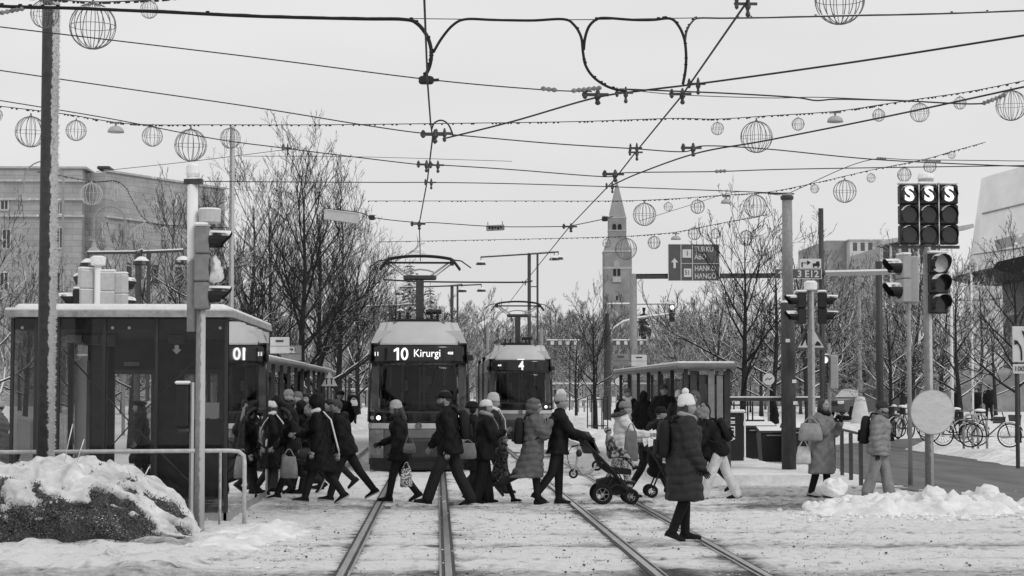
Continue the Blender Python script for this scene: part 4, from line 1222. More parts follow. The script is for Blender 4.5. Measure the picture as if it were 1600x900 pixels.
wire('span_wire', 'wire with two hung plates crossing above the pantograph of the nearer tram', 'overhead wire',
     [(505, 325), (560, 332), (590, 341), (655, 348), (680, 348), (775, 354), (870, 354), (890, 353), (940, 343), (958, 338)], 40, .009, hangers=[(653, 350, 1.2), (890, 354, 1.2)], ins=[((575, 338), (587, 342))])
wire('span_wire', 'short wire loop over the clamp of the left track', 'overhead wire', [(674, 203), (679, 192), (690, 188), (700, 194), (706, 206), (708, 214)], 26.0, .012)
wire('span_wire', 'slack wire below the upper span on the right sky', 'overhead wire', [(970, 139), (1060, 148), (1200, 153), (1280, 152), (1400, 157)], 22.6, .005)
wire('span_wire', 'thin wire at the height of the belfry', 'overhead wire', [(380, 244), (560, 245), (800, 252)], 60, .008)
wire('span_wire', 'wire running from the tall steel pole to the upper right', 'overhead wire', [(1230, 303), (1350, 252), (1440, 250), (1640, 252)], 40, .008, ins=[((1370, 247), (1385, 248)), ((1440, 250), (1470, 252))])
wire('span_wire', 'thin wire rising over the left building towards the trees', 'overhead wire', [(150, 268), (300, 252), (460, 232)], 52, .008)
wire('span_wire', 'snowy wire crossing in front of the stone building', 'overhead wire', [(85, 268), (130, 282), (200, 284), (300, 290), (420, 300)], 60, .01, mat('snowy_wire', .3, .8, .2, .4, 20))
wire('span_wire', 'low wire between the lamp masts behind the trams', 'overhead wire', [(600, 437), (660, 440), (755, 441), (815, 441), (832, 439)], 71, .03, hangers=[(820, 441, .9)])
wire('span_wire', 'wire from the tall steel pole to the lower right mast', 'overhead wire', [(1220, 305), (1150, 300), (1080, 320), (1000, 345)], 60, .008)

# plates hung from the wire
for px, py, w, h, tilt, lab, m in ((534, 338, .72, .22, -8, 'blank pale plate hanging from the wire before the left trees', m_lightgrey), (774, 356, .38, .12, 3, 'small pale plate hanging from the wire right of the pantograph', m_steel)):
    p = W(px, py, 40.05); r = thing('hanging_plate', lab, 'sign', p); r.rotation_euler = (0, R(-tilt), 0)
    mb = MB(); mb.bevbox(-w / 2, w / 2, -.015, .015, -h / 2, h / 2, .008); mb.obj('panel', m, r)
    for s in (-1, 1):
        mb = MB(); mb.tube([(s * w * .4, 0, h / 2), (s * w * .4, 0, h / 2 + .07)], .008, 5); mb.obj('hook', m_darksteel, r)
    if w < .5:
        mb = MB()
        for i in range(5): mb.box(-.14 + .06 * i, -.1 + .06 * i, -.02, -.016, -.02 - .02 * (i % 2), .03)
        mb.obj('marking', m_black, r)
# small dark box on the span wire
for px, py, Y, lab in ((581, 340, 39.8, 'small dark box clamped on the wire right of the blank plate'), (945, 342, 39.8, 'small dark snow topped box on the wire in front of the belfry')):
    p = W(px, py, Y); r = thing('wire_box', lab, 'wire fitting', p)
    mb = MB(); mb.bevbox(-.06, .06, -.05, .05, -.05, .05, .015); mb.obj('case', m_black, r)
    mb = MB(); mb.ell((.02, 0, .06), (.09, .06, .025), 8, 5); mb.obj('snow_cap', m_snowcap, r)

# ---------------------------------------------------------------- garlands of wire balls
m_ball = mat('ball_frame', .17, .6, .3, .35, 12)
m_ballfar = mat('frosted_ball_frame', .5, .8, .2, .2, 12)


def ball_mesh(n=9, rings=1, wr=.02, seed=1):
    rr = random.Random(seed); mb = MB()
    for i in range(n):
        a = math.pi * i / n + rr.uniform(-.08, .08)
        mb.tube([(math.sin(t) * math.cos(a), math.sin(t) * math.sin(a), math.cos(t)) for t in [2 * math.pi * k / 28 for k in range(28)]], wr, 4, closed=True)
    for z in [0] * rings:
        mb.tube([(math.cos(t), math.sin(t), 0) for t in [2 * math.pi * k / 28 for k in range(28)]], wr * .8, 4, closed=True)
    return mb


BM = {}


def ball(px, py, rp, Y, label, m=None, ring=True):
    rad = rp * Y / F
    key = (rp > 13, m is None)
    p = W(px, py, Y)
    o = thing('wire_ball', label, 'hanging ornament', p, rz=random.uniform(0, 3), group='wire balls hung on the light garlands')
    o.scale = (rad,) * 3
    if key not in BM:
        f = ball_mesh(9 if key[0] else 6, 1, .02 if key[0] else .034).obj('frame', m or m_ball, o)
        mb = MB(); mb.lathe([(.03, .97), (.1, 1.0), (.1, 1.06), (.05, 1.08), (.05, 1.22)], (0, 0, 0), 8); hk = mb.obj('hook', m or m_ball, o)
        BM[key] = (f, hk)
    else:
        for s in BM[key]:
            c = s.copy(); COL.objects.link(c); c.parent = o
    return o


YB1, YB2, YB3 = 36.0, 50.0, 57.0
LB = [(70, 22, 22, 25, 'wire ball half hidden by the dark pole under the thick cable'), (145, 41, 36, 25, 'largest wire ball at top left, crossed by the thick cable'),
      (233, 15, 14, 25, 'small wire ball at top left right of the largest one'), (1312, 0, 39, 23, 'largest wire ball at the top right edge, cut by the frame'),
      (-6, 180, 10, YB1, 'wire ball at the very left edge'), (48, 206, 24, YB1, 'wire ball left of the dark pole above the arc lamp'), (119, 204, 16, YB1, 'small wire ball just left of the white dome lamp'),
      (238, 213, 16, YB1, 'small wire ball right of the left white dome lamp'), (298, 227, 25, YB1, 'large wire ball above the rimed signal post'), (360, 216, 16, YB1, 'wire ball behind the slim lattice pole'),
      (1121, 201, 10, YB1, 'small wire ball first on the right upper garland'), (1182, 214, 25, YB1, 'large wire ball crossed by the curving contact wire'), (1247, 194, 10, YB1, 'small wire ball left of the right upper dome lamp'),
      (1373, 180, 10, YB1, 'small wire ball right of the right upper dome lamp'), (1437, 176, 15, YB1, 'medium wire ball under the sagging double wire'), (1500, 161, 10, YB1, 'small wire ball left of the long insulator'),
      (1580, 165, 24, YB1, 'large wire ball behind the long insulator at the right edge'),
      (1487, 242, 6, YB2, 'tiny crooked wire ball high above the S signals'), (1453, 260, 10, YB2, 'wire ball directly above the S signals'), (1413, 273, 11, YB2, 'wire ball left above the S signals'),
      (1361, 278, 7, YB2, 'tiny wire ball between two larger ones left of the S signals'), (1320, 299, 18, YB2, 'large wire ball right of the slim dark pole top'), (1273, 295, 7, YB2, 'tiny wire ball right of the tall steel pole top'),
      (1180, 322, 18, YB2, 'large wire ball left of the tall steel pole top'), (1090, 323, 11, YB2, 'wire ball above the dark direction sign'), (1044, 323, 7, YB2, 'tiny wire ball above left of the dark direction sign'),
      (1007, 335, 18, YB2, 'large wire ball right of the belfry'), (1022, 379, 10, YB3, 'wire ball left of the dark direction sign'), (978, 389, 17, YB3, 'large wire ball in front of the tower shaft'),
      (948, 380, 7, YB3, 'tiny wire ball at the left edge of the tower'), (1085, 365, 10, YB3, 'faint wire ball just over the dark direction sign'), (1118, 365, 8, YB3, 'small faint wire ball at the right top of the direction sign'), (1166, 372, 12, YB3, 'faint wire ball among the twigs right of the direction sign')]
for a in LB: ball(*a)
for px, py, rp, lab in ((143, 303, 17, 'pale wire ball against the corner of the stone building'), (184, 304, 11, 'smaller pale wire ball right of the building corner'),
                        (225, 365, 16, 'pale wire ball against the side wall above the lamp mast'), (257, 365, 10, 'small pale wire ball right of the one above the lamp mast')):
    ball(px, py, rp, 57, lab, m_ballfar)
for px, py, rp, Y, lab in ((181, 203, 13, YB1, 'white dome lamp in the row of balls at upper left'), (1305, 187, 13, YB1, 'white dome lamp in the upper right row of balls'), (1135, 315, 9, YB2, 'white dome lamp above right of the direction sign'),
                           (1056, 372, 8, YB3, 'white dome lamp touching the top left of the direction sign')):
    p = W(px, py, Y); s = rp * Y / F
    o = thing('dome_lamp', lab, 'hanging lamp', p, group='white dome lamps on the garlands')
    mb = MB(); mb.lathe([(s * math.cos(t), s * .8 * math.sin(t) - s * .3) for t in [i * math.pi / 16 for i in range(8)]] + [(.02, s * .52)], (0, 0, 0), 16); mb.obj('lamp_shade', mat('dome_lamp_white', .4, .6, .3, .1, 5), o, True)
    mb = MB(); mb.tube([(0, 0, s * .5), (0, 0, s * .85)], .02, 5); mb.bar((-s * .7, 0, s * .85), (s * .7, 0, s * .9), .02, .03); struct(mb.obj('hook', m_ball, o), kind='stuff')


def garland(label, pts, Y, r=.008):
    o = wire('light_garland', label, 'light garland', pts, Y, r)
    rr = random.Random(len(pts) * 7 + int(Y)); mb = MB()
    ps = spline([W(p[0], p[1], Y) - o.location for p in pts], 30)
    for p in ps:
        if rr.random() < .55: mb.ell(p + Vector((rr.uniform(-.05, .05), 0, -.015)), (.022, .014, .018), 5, 4)
    struct(mb.obj('light_bulb', m_wire, o), kind='stuff')


garland('light garland of the left row of balls', [(-40, 162), (0, 166), (100, 178), (180, 191), (240, 195), (330, 195), (500, 195), (690, 193)], YB1)
garland('light garland of the upper right row of balls', [(690, 193), (900, 190), (1050, 185), (1120, 186), (1200, 181), (1305, 174), (1380, 163), (1440, 154), (1520, 142), (1640, 118)], YB1)
garland('light garland of the second row of balls on the right', [(575, 314), (800, 314), (960, 314), (1044, 311), (1130, 305), (1200, 300), (1273, 286), (1360, 266), (1440, 250), (1490, 236), (1540, 222)], YB2)
garland('light garland of the lowest row of balls', [(590, 378), (800, 374), (960, 370), (1022, 366), (1060, 362), (1120, 350), (1200, 335)], YB3)
garland('light garland in front of the stone building', [(60, 268), (143, 283), (190, 287), (230, 345), (300, 352), (360, 356)], 57)
garland('light garland of the three balls at top left', [(-40, -8), (70, -2), (145, 3), (233, 0), (300, -6)], 25)

# ---------------------------------------------------------------- buildings
m_stone = mat('pale_stone_blocks', .42, .85, .2, .2, 1.2)
m_ledge = mat('stone_ledge_under_snow', .42, .85, .2, .15, 2, snow=.1)
m_winglass = mat('dark_window_glass', .05, .15, .5, .2, 2)


def stone_mat():
    m = mat('coursed_stone', .36, .85, .2, .18, .6)
    t = m.node_tree; N, L = t.nodes.new, t.links.new
    b = t.nodes['Principled BSDF']
    cc = b.inputs['Base Color'].links[0].from_node
    src = cc.inputs[0].links[0].from_socket
    br = N('ShaderNodeTexBrick'); br.inputs['Scale'].default_value = 1.0; br.inputs['Brick Width'].default_value = 1.5; br.inputs['Row Height'].default_value = .46
    br.inputs['Mortar Size'].default_value = .025
    br.inputs['Color1'].default_value = (1, 1, 1, 1); br.inputs['Color2'].default_value = (.85, .85, .85, 1); br.inputs['Mortar'].default_value = (.68, .68, .68, 1)
    tc = N('ShaderNodeTexCoord'); sp = N('ShaderNodeSeparateXYZ'); cb = N('ShaderNodeCombineXYZ')
    L(tc.outputs['Object'], sp.inputs[0])
    ad = N('ShaderNodeMath'); ad.operation = 'ADD'; L(sp.outputs['X'], ad.inputs[0]); L(sp.outputs['Y'], ad.inputs[1])
    L(ad.outputs[0], cb.inputs[0]); L(sp.outputs['Z'], cb.inputs[1]); L(cb.outputs[0], br.inputs['Vector'])
    mu = N('ShaderNodeMix'); mu.data_type = 'RGBA'; mu.blend_type = 'MULTIPLY'; mu.inputs[0].default_value = 1
    L(cc.outputs[0], mu.inputs[6]); L(br.outputs['Color'], mu.inputs[7]); L(mu.outputs[2], b.inputs['Base Color'])
    return m


YB = 150.0
bx = lambda px, Y=YB: W(px, 612, Y).x
bz = lambda py, Y=YB: W(200, py, Y).z
m_course = stone_mat()
o = thing('stone_building', 'large pale stone building with snow lined ledges at the left', 'building', (bx(125), YB, gz(0, YB)))
B = lambda x, y, z: (x - o.location.x, y - o.location.y, z - o.location.z)
xa, xb, xc = bx(-260), bx(125), bx(160)
zt = bz(264)
wins = [(3, 321, 10, 13), (7, 374, 11, 28), (90, 325, 6, 18), (90, 372, 8, 30), (4, 440, 11, 26), (92, 440, 8, 26)]
mb = MB(); mb.box(xa - o.location.x, xb - o.location.x, 0, 20, 0, zt - o.location.z); mb.obj('wall', m_course, o)
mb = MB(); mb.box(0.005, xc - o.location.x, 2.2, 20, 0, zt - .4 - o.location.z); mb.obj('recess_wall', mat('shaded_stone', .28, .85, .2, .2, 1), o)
xd, yd_ = bx(345, 163), 163.0
e = Vector((xd - xc, yd_ - YB - .3, 0)); nrm = Vector((e.y, -e.x, 0)).normalized()
mb = MB(); p0 = Vector((xc - o.location.x, .3, 0)); p1 = p0 + e * 1.02; hh = zt - .2 - o.location.z
mb.loft([[p0, p1, p1 - nrm * 14, p0 - nrm * 14], [q + Vector((0, 0, hh)) for q in (p0, p1, p1 - nrm * 14, p0 - nrm * 14)]]); mb.obj('side_wall', m_course, o)
for py in (283, 312, 338):
    mb = MB(); z = bz(py) - o.location.z; mb.box(xa - o.location.x, .15, -.25, -.005, z - .08, z + .08); mb.obj('ledge', m_ledge, o)
    if py in (338,):
        mb = MB(); mb.bar(p0 + nrm * .15 + Vector((0, 0, z)), p1 + nrm * .15 + Vector((0, 0, z)), .2, .14); mb.obj('ledge', m_ledge, o)
mb = MB(); mb.box(xa - o.location.x, .3, -.2, 20, zt - o.location.z + .003, zt - o.location.z + .16); mb.obj('parapet', m_ledge, o)
mb = MB(); mb.bar(p0 + Vector((0, 0, hh + .09)), p1 + Vector((0, 0, hh + .09)), .4, .16); mb.obj('parapet', m_ledge, o)
mb = MB(); mb.bevbox(xc - o.location.x - .8, xc - o.location.x + .2, 1, 3, hh + .3, hh + .55, .05); mb.obj('roof_vent', m_darksteel, o)
for px, py, w, h in wins:
    x, z = bx(px) - o.location.x, bz(py) - o.location.z; w /= 40; h /= 40
    mb = MB()
    for a, b, c, d in ((-w - .12, -w, -h - .12, h + .12), (w, w + .12, -h - .12, h + .12), (-w, w, h, h + .12), (-w, w, -h - .14, -h)): mb.box(x + a, x + b, -.12, -.004, z + c, z + d)
    f = mb.obj('window', m_ledge, o)
    mb = MB(); mb.box(x - w, x + w, -.03, -.006, z - h, z + h); mb.obj('pane', m_winglass, f)
    mb = MB(); mb.box(x - .04, x + .04, -.06, -.031, z - h, z + h); mb.obj('mullion', m_stone, f)
for k in range(5):  # windows of the long side wall
    for z in (5, 10.5):
        c = p0 + e * (.18 + .22 * k) + Vector((0, 0, z)); t = e.normalized()
        mb = MB(); mb.bar(c - t * .5 + nrm * .02, c + t * .5 + nrm * .02, .05, 1.7); f = mb.obj('window', m_winglass, o)
        mb = MB(); mb.bar(c - t * .65 + nrm * .06 + Vector((0, 0, -.93)), c + t * .65 + nrm * .06 + Vector((0, 0, -.93)), .2, .1); mb.obj('sill', m_ledge, f)

# museum tower
YT = 560.0
tx = lambda px: W(px, 612, YT).x
tz = lambda py: W(967, py, YT).z
m_brick = mat('tower_granite', .27, .85, .2, .22, .25)
m_tdk = mat('tower_opening', .03, .8, .2, .2, 1)
o = thing('museum_tower', 'tall stone tower with a pointed spire and arched belfry openings', 'tower', (tx(967), YT, gz(0, YT)))
x = lambda px: tx(px) - o.location.x
z = lambda py: tz(py) - o.location.z
mb = MB(); mb.box(x(945.5), x(988), 0, 8, -1, z(394)); mb.obj('shaft', m_brick, o)
mb = MB(); mb.box(x(944.8), x(988.7), -.15, 8.15, z(393.8), z(391)); mb.box(x(945.2), x(988.3), -.1, 8.1, z(420), z(417)); mb.obj('cornice', m_ledge, o)
mb = MB(); c = Vector((0, 4, 0)); q = [(x(946), 0.2), (x(987.5), 0.2), (x(987.5), 7.8), (x(946), 7.8)]; q2 = [(x(953), 1.6), (x(981), 1.6), (x(981), 6.4), (x(953), 6.4)]
mb.loft([[(a, b, z(391)) for a, b in q], [(a, b, z(371)) for a, b in q2]]); mb.obj('roof', m_brick, o)
mb = MB(); mb.box(x(953.3), x(980.3), 1.5, 6.5, z(371) + .01, z(340)); bf = mb.obj('belfry', m_brick, o)
mb = MB(); mb.box(x(952.8), x(980.8), 1.4, 6.6, z(360), z(358.6)); mb.box(x(952.8), x(980.8), 1.4, 6.6, z(339.9), z(338.5)); mb.obj('cornice', m_ledge, o)
for px in (961.3, 969.8):
    mb = MB(); w = x(px + 3) - x(px); h = z(352)
    mb.prism([(x(px) - w, z(358)), (x(px) + w, z(358)), (x(px) + w, h)] + [(x(px) + w * math.cos(t), h + w * math.sin(t)) for t in (.5, 1.05, 1.57, 2.1, 2.6)] + [(x(px) - w, h)], 1.42, 1.49); mb.obj('arched_opening', m_tdk, o)
mb = MB(); ap = (x(966.7), 4, z(277)); mb.add([(x(954), 1.6, z(338.4)), (x(980), 1.6, z(338.4)), (x(980), 6.4, z(338.4)), (x(954), 6.4, z(338.4)), ap], [(0, 1, 4), (1, 2, 4), (2, 3, 4), (3, 0, 4), (3, 2, 1, 0)])
mb.obj('spire', mat('spire_copper', .3, .7, .3, .12, .3), o)
mb = MB(); w = x(5) - x(0); cx = x(964); h = z(411)
mb.prism([(cx - w, z(420)), (cx + w, z(420)), (cx + w, h)] + [(cx + w * math.cos(t), h + w * math.sin(t)) for t in (.5, 1.05, 1.57, 2.1, 2.6)] + [(cx - w, h)], -.12, -.02); mb.obj('blind_arch', mat('pale_granite', .36, .85, .2, .15, .4), o)
for px in (961, 967.5):
    mb = MB(); mb.box(x(px - 2.2), x(px + 2.2), -.1, -.01, z(431), z(419.5) - .15); mb.obj('window', m_tdk, o)
mb = MB(); mb.box(x(957.5), x(971), -.5, -.01, z(441), z(433)); mb.obj('balcony', m_ledge, o)
mb = MB(); mb.box(x(963), x(966), -.06, -.01, z(469), z(462)); mb.obj('window', m_tdk, o)

# white curved museum and neighbours at the right
m_whitewall = mat('white_wall_panels', .85, .7, .3, .1, .4)
m_greywall = mat('grey_zinc_wall', .26, .6, .3, .15, .5)
m_gl = mat('dark_facade_glass', .07, .12, .6, .3, .3)
Yk = 165.0
o = thing('curved_museum', 'white museum building with leaning curved wall and dark canopy at the right', 'building', (W(1500, 612, Yk).x, Yk, gz(40, Yk)))
x = lambda px, Y=Yk: W(px, 612, Y).x - o.location.x
z = lambda py, Y=Yk: W(1500, py, Y).z - o.location.z
yk = lambda Y: Y - Yk
# leaning bright gable
mb = MB(); mb.add([(x(1490), 0, -1), (x(1660), -22, -1), (x(1660), -22, z(255)), (x(1548), 0, z(275)), (x(1490), 2, -1), (x(1660), -20, -1), (x(1660), -20, z(255)), (x(1548), 2, z(275))],
                  [(0, 1, 2, 3), (7, 6, 5, 4), (0, 3, 7, 4), (3, 2, 6, 7), (1, 5, 6, 2), (0, 4, 5, 1)])
mb.obj('leaning_wall', m_whitewall, o)
for a, b in (((1538, 334), (1640, 318)), ((1524, 398), (1640, 392)), ((1512, 470), (1640, 470)), ((1503, 540), (1640, 545))):
    mb = MB(); p, q = Vector((x(a[0]), 0, z(a[1]))), Vector((x(b[0]), -20, z(b[1]))); mb.bar(p + Vector((0, -.1, 0)), q + Vector((0, -.1, 0)), .12, .1); mb.obj('wall_joint', m_greywall, o)
mb = MB(); pts = [(x(1517, 137), z(426, 137)), (x(1522, 137), z(418, 137)), (x(1560, 137), z(409, 137)), (x(1600, 137), z(400, 137)), (x(1680, 137), z(380, 137)), (x(1680, 137), z(420, 137)), (x(1600, 137), z(440, 137)), (x(1560, 137), z(438, 137)), (x(1530, 137), z(432, 137))]
mb.prism(pts, -34, -22); mb.obj('canopy', mat('canopy_zinc', .02, .6, .2, .3, .6, snow=.35), o)
mb = MB(); mb.prism([(x(1570, 127), z(372, 127)), (x(1680, 127), z(345, 127)), (x(1680, 127), z(362, 127)), (x(1574, 127), z(387, 127))], -40, -36); mb.obj('upper_canopy', mat('canopy_zinc_pale', .35, .6, .3, .2, 1, snow=0), o)
mb = MB(); mb.box(x(1588, 138), x(1660, 138), -30, -24, -1, z(431, 138)); mb.obj('dark_wing', mat('dark_wing', .05, .5, .4, .4, .4), o)
# glass hall in between
mb = MB(); mb.add([(x(1402), 6, -1), (x(1500), 6, -1), (x(1500), 6, z(352)), (x(1402), 6, z(378)), (x(1402), 20, -1), (x(1500), 20, -1), (x(1500), 20, z(352)), (x(1402), 20, z(378))],
                  [(0, 1, 2, 3), (7, 6, 5, 4), (0, 3, 7, 4), (3, 2, 6, 7)]); mb.obj('glass_hall', mat('hall_glass', .07, .2, .6, .3, .3), o)
mb = MB(); p, q = Vector((x(1395), 5.5, z(374))), Vector((x(1545), 5.5, z(346))); mb.bar(p, q, 3, .35); mb.obj('hall_roof', m_ledge, o)
for i in range(7):
    mb = MB(); xx_ = x(1404 + 15 * i); mb.box(xx_ - .1, xx_ + .1, 5.7, 5.95, -1, z(380 - 4 * i)); mb.obj('mullion', m_whitewall, o)
for py in (420, 470, 525):
    mb = MB(); mb.box(x(1402), x(1500), 5.75, 5.9, z(py) - .1, z(py) + .1); mb.obj('transom', m_whitewall, o)
mb = MB(); mb.box(x(1455), x(1520), -1.2, -.6, -1, z(556)); mb.obj('entrance_wall', mat('entrance_dark', .02, .5, .3, .3, 1), o)
o2 = thing('office_block', 'pale office block behind the trees right of the tall steel pole', 'building', (W(1360, 612, 230).x, 230, gz(50, 230)))
x = lambda px: W(px, 612, 230).x - o2.location.x
z = lambda py: W(1360, py, 230).z - o2.location.z
mb = MB(); mb.box(x(1330), x(1392), 0, 20, -1, z(376)); mb.obj('wall', mat('pale_office_wall', .5, .7, .3, .15, .4), o2)
mb = MB(); mb.box(x(1298), x(1329.8), 2, 20, -1, z(374)); mb.obj('side_wall', m_greywall, o2)
mb = MB(); mb.box(x(1392.2), x(1425), 3, 20, -1, z(377)); mb.obj('side_wall', m_greywall, o2)
for i in range(5):
    for j in range(6):
        mb = MB(); a, b = x(1335 + 12 * i), z(392 + 30 * j); mb.box(a, a + .5, -.03, -.002, b, b + 1.0); mb.obj('window', m_gl, o2)
mb = MB(); mb.box(x(1328), x(1393), -.2, 20, z(375.9), z(374)); mb.obj('parapet', m_ledge, o2)
# low houses and boards behind
for a, b, t, Y, v, lab in ((1285, 1345, 556, 140, .45, 'pale low building behind the dark car'), (1180, 1290, 590, 150, .3, 'low grey building behind the waste containers'), (1056, 1108, 528, 200, .12, 'dark low building with chimneys right of the statue'),
                        (500, 600, 520, 180, .3, 'grey far building between the left trees'), (742, 770, 560, 240, .35, 'distant grey house between the two trams')):
    o3 = thing('low_building', lab, 'building', (W((a + b) / 2, 612, Y).x, Y, gz(0, Y)))
    w = (b - a) * Y / F / 2; h = W(a, t, Y).z - gz(0, Y)
    mb = MB(); mb.box(-w, w, 0, 8, -1, h); mb.obj('wall', mat('far_wall_%d' % int(v * 100), v, .8, .2, .2, .6), o3)
    mb = MB(); mb.box(-w - .2, w + .2, -.3, 8.2, h + .002, h + .3); mb.obj('snowy_roof', m_ledge, o3)
    n = max(2, int(w / 1.3))
    for i in range(n):
        for zz_ in (1.6, 4.4, 7.2):
            if zz_ + 1.0 < h:
                mb = MB(); q = -w + (i + .5) * 2 * w / n; mb.box(q - .45, q + .45, -.04, -.003, zz_ - .7, zz_ + .8); mb.obj('window', m_gl, o3)
    if v == .12:
        for q in (-.6, .5):
            mb = MB(); mb.box(q - .2, q + .2, 2, 2.6, h + .31, h + 1.9); mb.obj('chimney', m_darksteel, o3)

# statue on its pedestal
YS = 250.0
p = W(1006, 538, YS)
o = thing('equestrian_statue', 'bronze rider on horseback with snow on a tall pale pedestal', 'statue', (p.x, YS, gz(p.x, YS)))
pz = p.z - o.location.z
mb = MB(); mb.bevbox(-2.9, 3.0, -1.5, 1.5, -1, pz - .35, .06); mb.bevbox(-3.1, 3.2, -1.7, 1.7, pz - .349, pz, .06); mb.obj('pedestal', mat('pedestal_granite', .25, .8, .2, .15, 1, snow=.3), o)
STATUE = (o, pz)

# ---------------------------------------------------------------- trees
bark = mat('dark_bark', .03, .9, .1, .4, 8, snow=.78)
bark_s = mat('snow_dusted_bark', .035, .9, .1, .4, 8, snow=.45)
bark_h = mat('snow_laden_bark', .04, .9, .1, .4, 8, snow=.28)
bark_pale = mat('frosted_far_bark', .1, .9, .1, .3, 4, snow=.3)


def tree_parts(seed, H, trunk_r, clear=.25, spread=.42, levels=4, n1=16, twig=.008, up=.55, kids=(8, 6, 4), lead=True, jit=.1):
    rr = random.Random(seed)
    T, C = MB(), MB()

    def branch(p, d, L_, r, lv):
        n = 4 if lv <= 1 else (3 if lv == 2 else 2)
        pts, rad = [p], [r]
        for i in range(n):
            d = (d + Vector((rr.gauss(0, jit), rr.gauss(0, jit), rr.gauss(0, .07) + (.12 * up if lv < 3 else .07)))).normalized()
            p = p + d * (L_ / n); pts.append(p)
            rad.append(max(twig * .75, r * (1 - .75 * (i + 1) / n)))
        C.tube(pts, rad, 5 if lv == 1 else (4 if lv == 2 else 3), cap=False)
        if lv < levels:
            k = kids[min(lv - 1, len(kids) - 1)]
            k = max(2, round(k * min(1, .35 + .75 * L_ / (H * spread * (1, .5, .25, .12)[lv - 1]))))
            for j in range(k):
                t = .22 + .78 * (j + rr.random() * .8) / k
                q = min(n - 1, int(t * n)); f = t * n - q
                b = pts[q].lerp(pts[q + 1], min(1, f))
                ax = (pts[q + 1] - pts[q]).normalized()
                s = ax.orthogonal().normalized(); s.rotate(Matrix.Rotation(rr.uniform(0, 6.283), 3, ax))
                nd = (ax * rr.uniform(.8, 1.1) + s * rr.uniform(.45, .85) + Vector((0, 0, .2 * up))).normalized()
                branch(b, nd, L_ * rr.uniform(.42, .66) * (1 - .4 * t), max(twig, r * .5 * (1 - .5 * t)), lv + 1)

    pts, rad, p, d = [], [], Vector((0, 0, -.15)), Vector((0, 0, 1))
    n = 9; top = H * (.9 if lead else .6)
    for i in range(n + 1):
        t = i / n
        pts.append(p.copy()); rad.append(max(.012, trunk_r * (1 - t) ** .8 + (trunk_r * .25 if i == 0 else 0)))
        d = (d + Vector((rr.gauss(0, .035), rr.gauss(0, .035), .1))).normalized()
        p = p + d * (top + .15) / n
    T.tube(pts, rad, 9)
    for j in range(n1):
        t = clear + (1 - clear) * ((j + rr.random() * .6) / n1) ** 1.0
        q = min(n - 1, int(t * n)); b = pts[q].lerp(pts[q + 1], t * n - q)
        a = j * 2.4 + rr.uniform(-.4, .4)
        el = .25 + .9 * t * up + rr.uniform(-.1, .2)
        nd = Vector((math.cos(a) * math.cos(el), math.sin(a) * math.cos(el), math.sin(el)))
        L_ = H * spread * (1.05 - .58 * t) * rr.uniform(.75, 1.15)
        branch(b, nd, L_, max(twig * 1.5, rad[q] * .5), 1)
    return T, C


PROTO = {}


def tree(kind, label, px, Y, H=None, rz=None, z=None, group=None):
    T, C, m, H0 = PROTO[kind]
    p = at(px, Y)
    o = thing('bare_tree', label, 'tree', (p.x, Y, p.z if z is None else z), rz if rz is not None else random.uniform(0, 6.28), group)
    s = (H or H0) / H0
    o.scale = (s, s, s)
    link(T, 'trunk', o); link(C, 'crown', o)
    return o


def proto(kind, m, H, *a, **k):
    T, C = tree_parts(*((a[0], H) + a[1:]), **k)
    t, c = T.obj('trunk', m, smooth=True), C.obj('crown', m, smooth=True)
    PROTO[kind] = (t.data, c.data, m, H)
    bpy.data.objects.remove(t); bpy.data.objects.remove(c)


proto('tall', bark, 11.5, 11, .17, clear=.2, spread=.42, n1=22, twig=.007, up=1.0, kids=(8, 6, 5))
proto('tall2', bark_s, 11, 12, .16, clear=.16, spread=.45, n1=22, twig=.007, up=.8, kids=(8, 6, 5))
proto('street', bark, 7.4, 21, .12, clear=.3, spread=.5, n1=16, twig=.008, up=.8, kids=(7, 5, 3))
proto('snowy', bark_h, 7.5, 31, .13, clear=.24, spread=.5, n1=18, twig=.009, up=.5, kids=(7, 5, 3))
proto('snowy2', bark_s, 8, 32, .14, clear=.24, spread=.48, n1=18, twig=.009, up=.55, kids=(7, 5, 3))
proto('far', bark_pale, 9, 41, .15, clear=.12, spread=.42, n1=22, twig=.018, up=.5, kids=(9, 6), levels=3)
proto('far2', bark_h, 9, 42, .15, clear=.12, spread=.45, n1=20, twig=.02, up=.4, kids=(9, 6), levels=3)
proto('birch', bark_pale, 12, 51, .14, clear=.2, spread=.34, n1=18, twig=.012, up=.9, kids=(7, 5), levels=3)

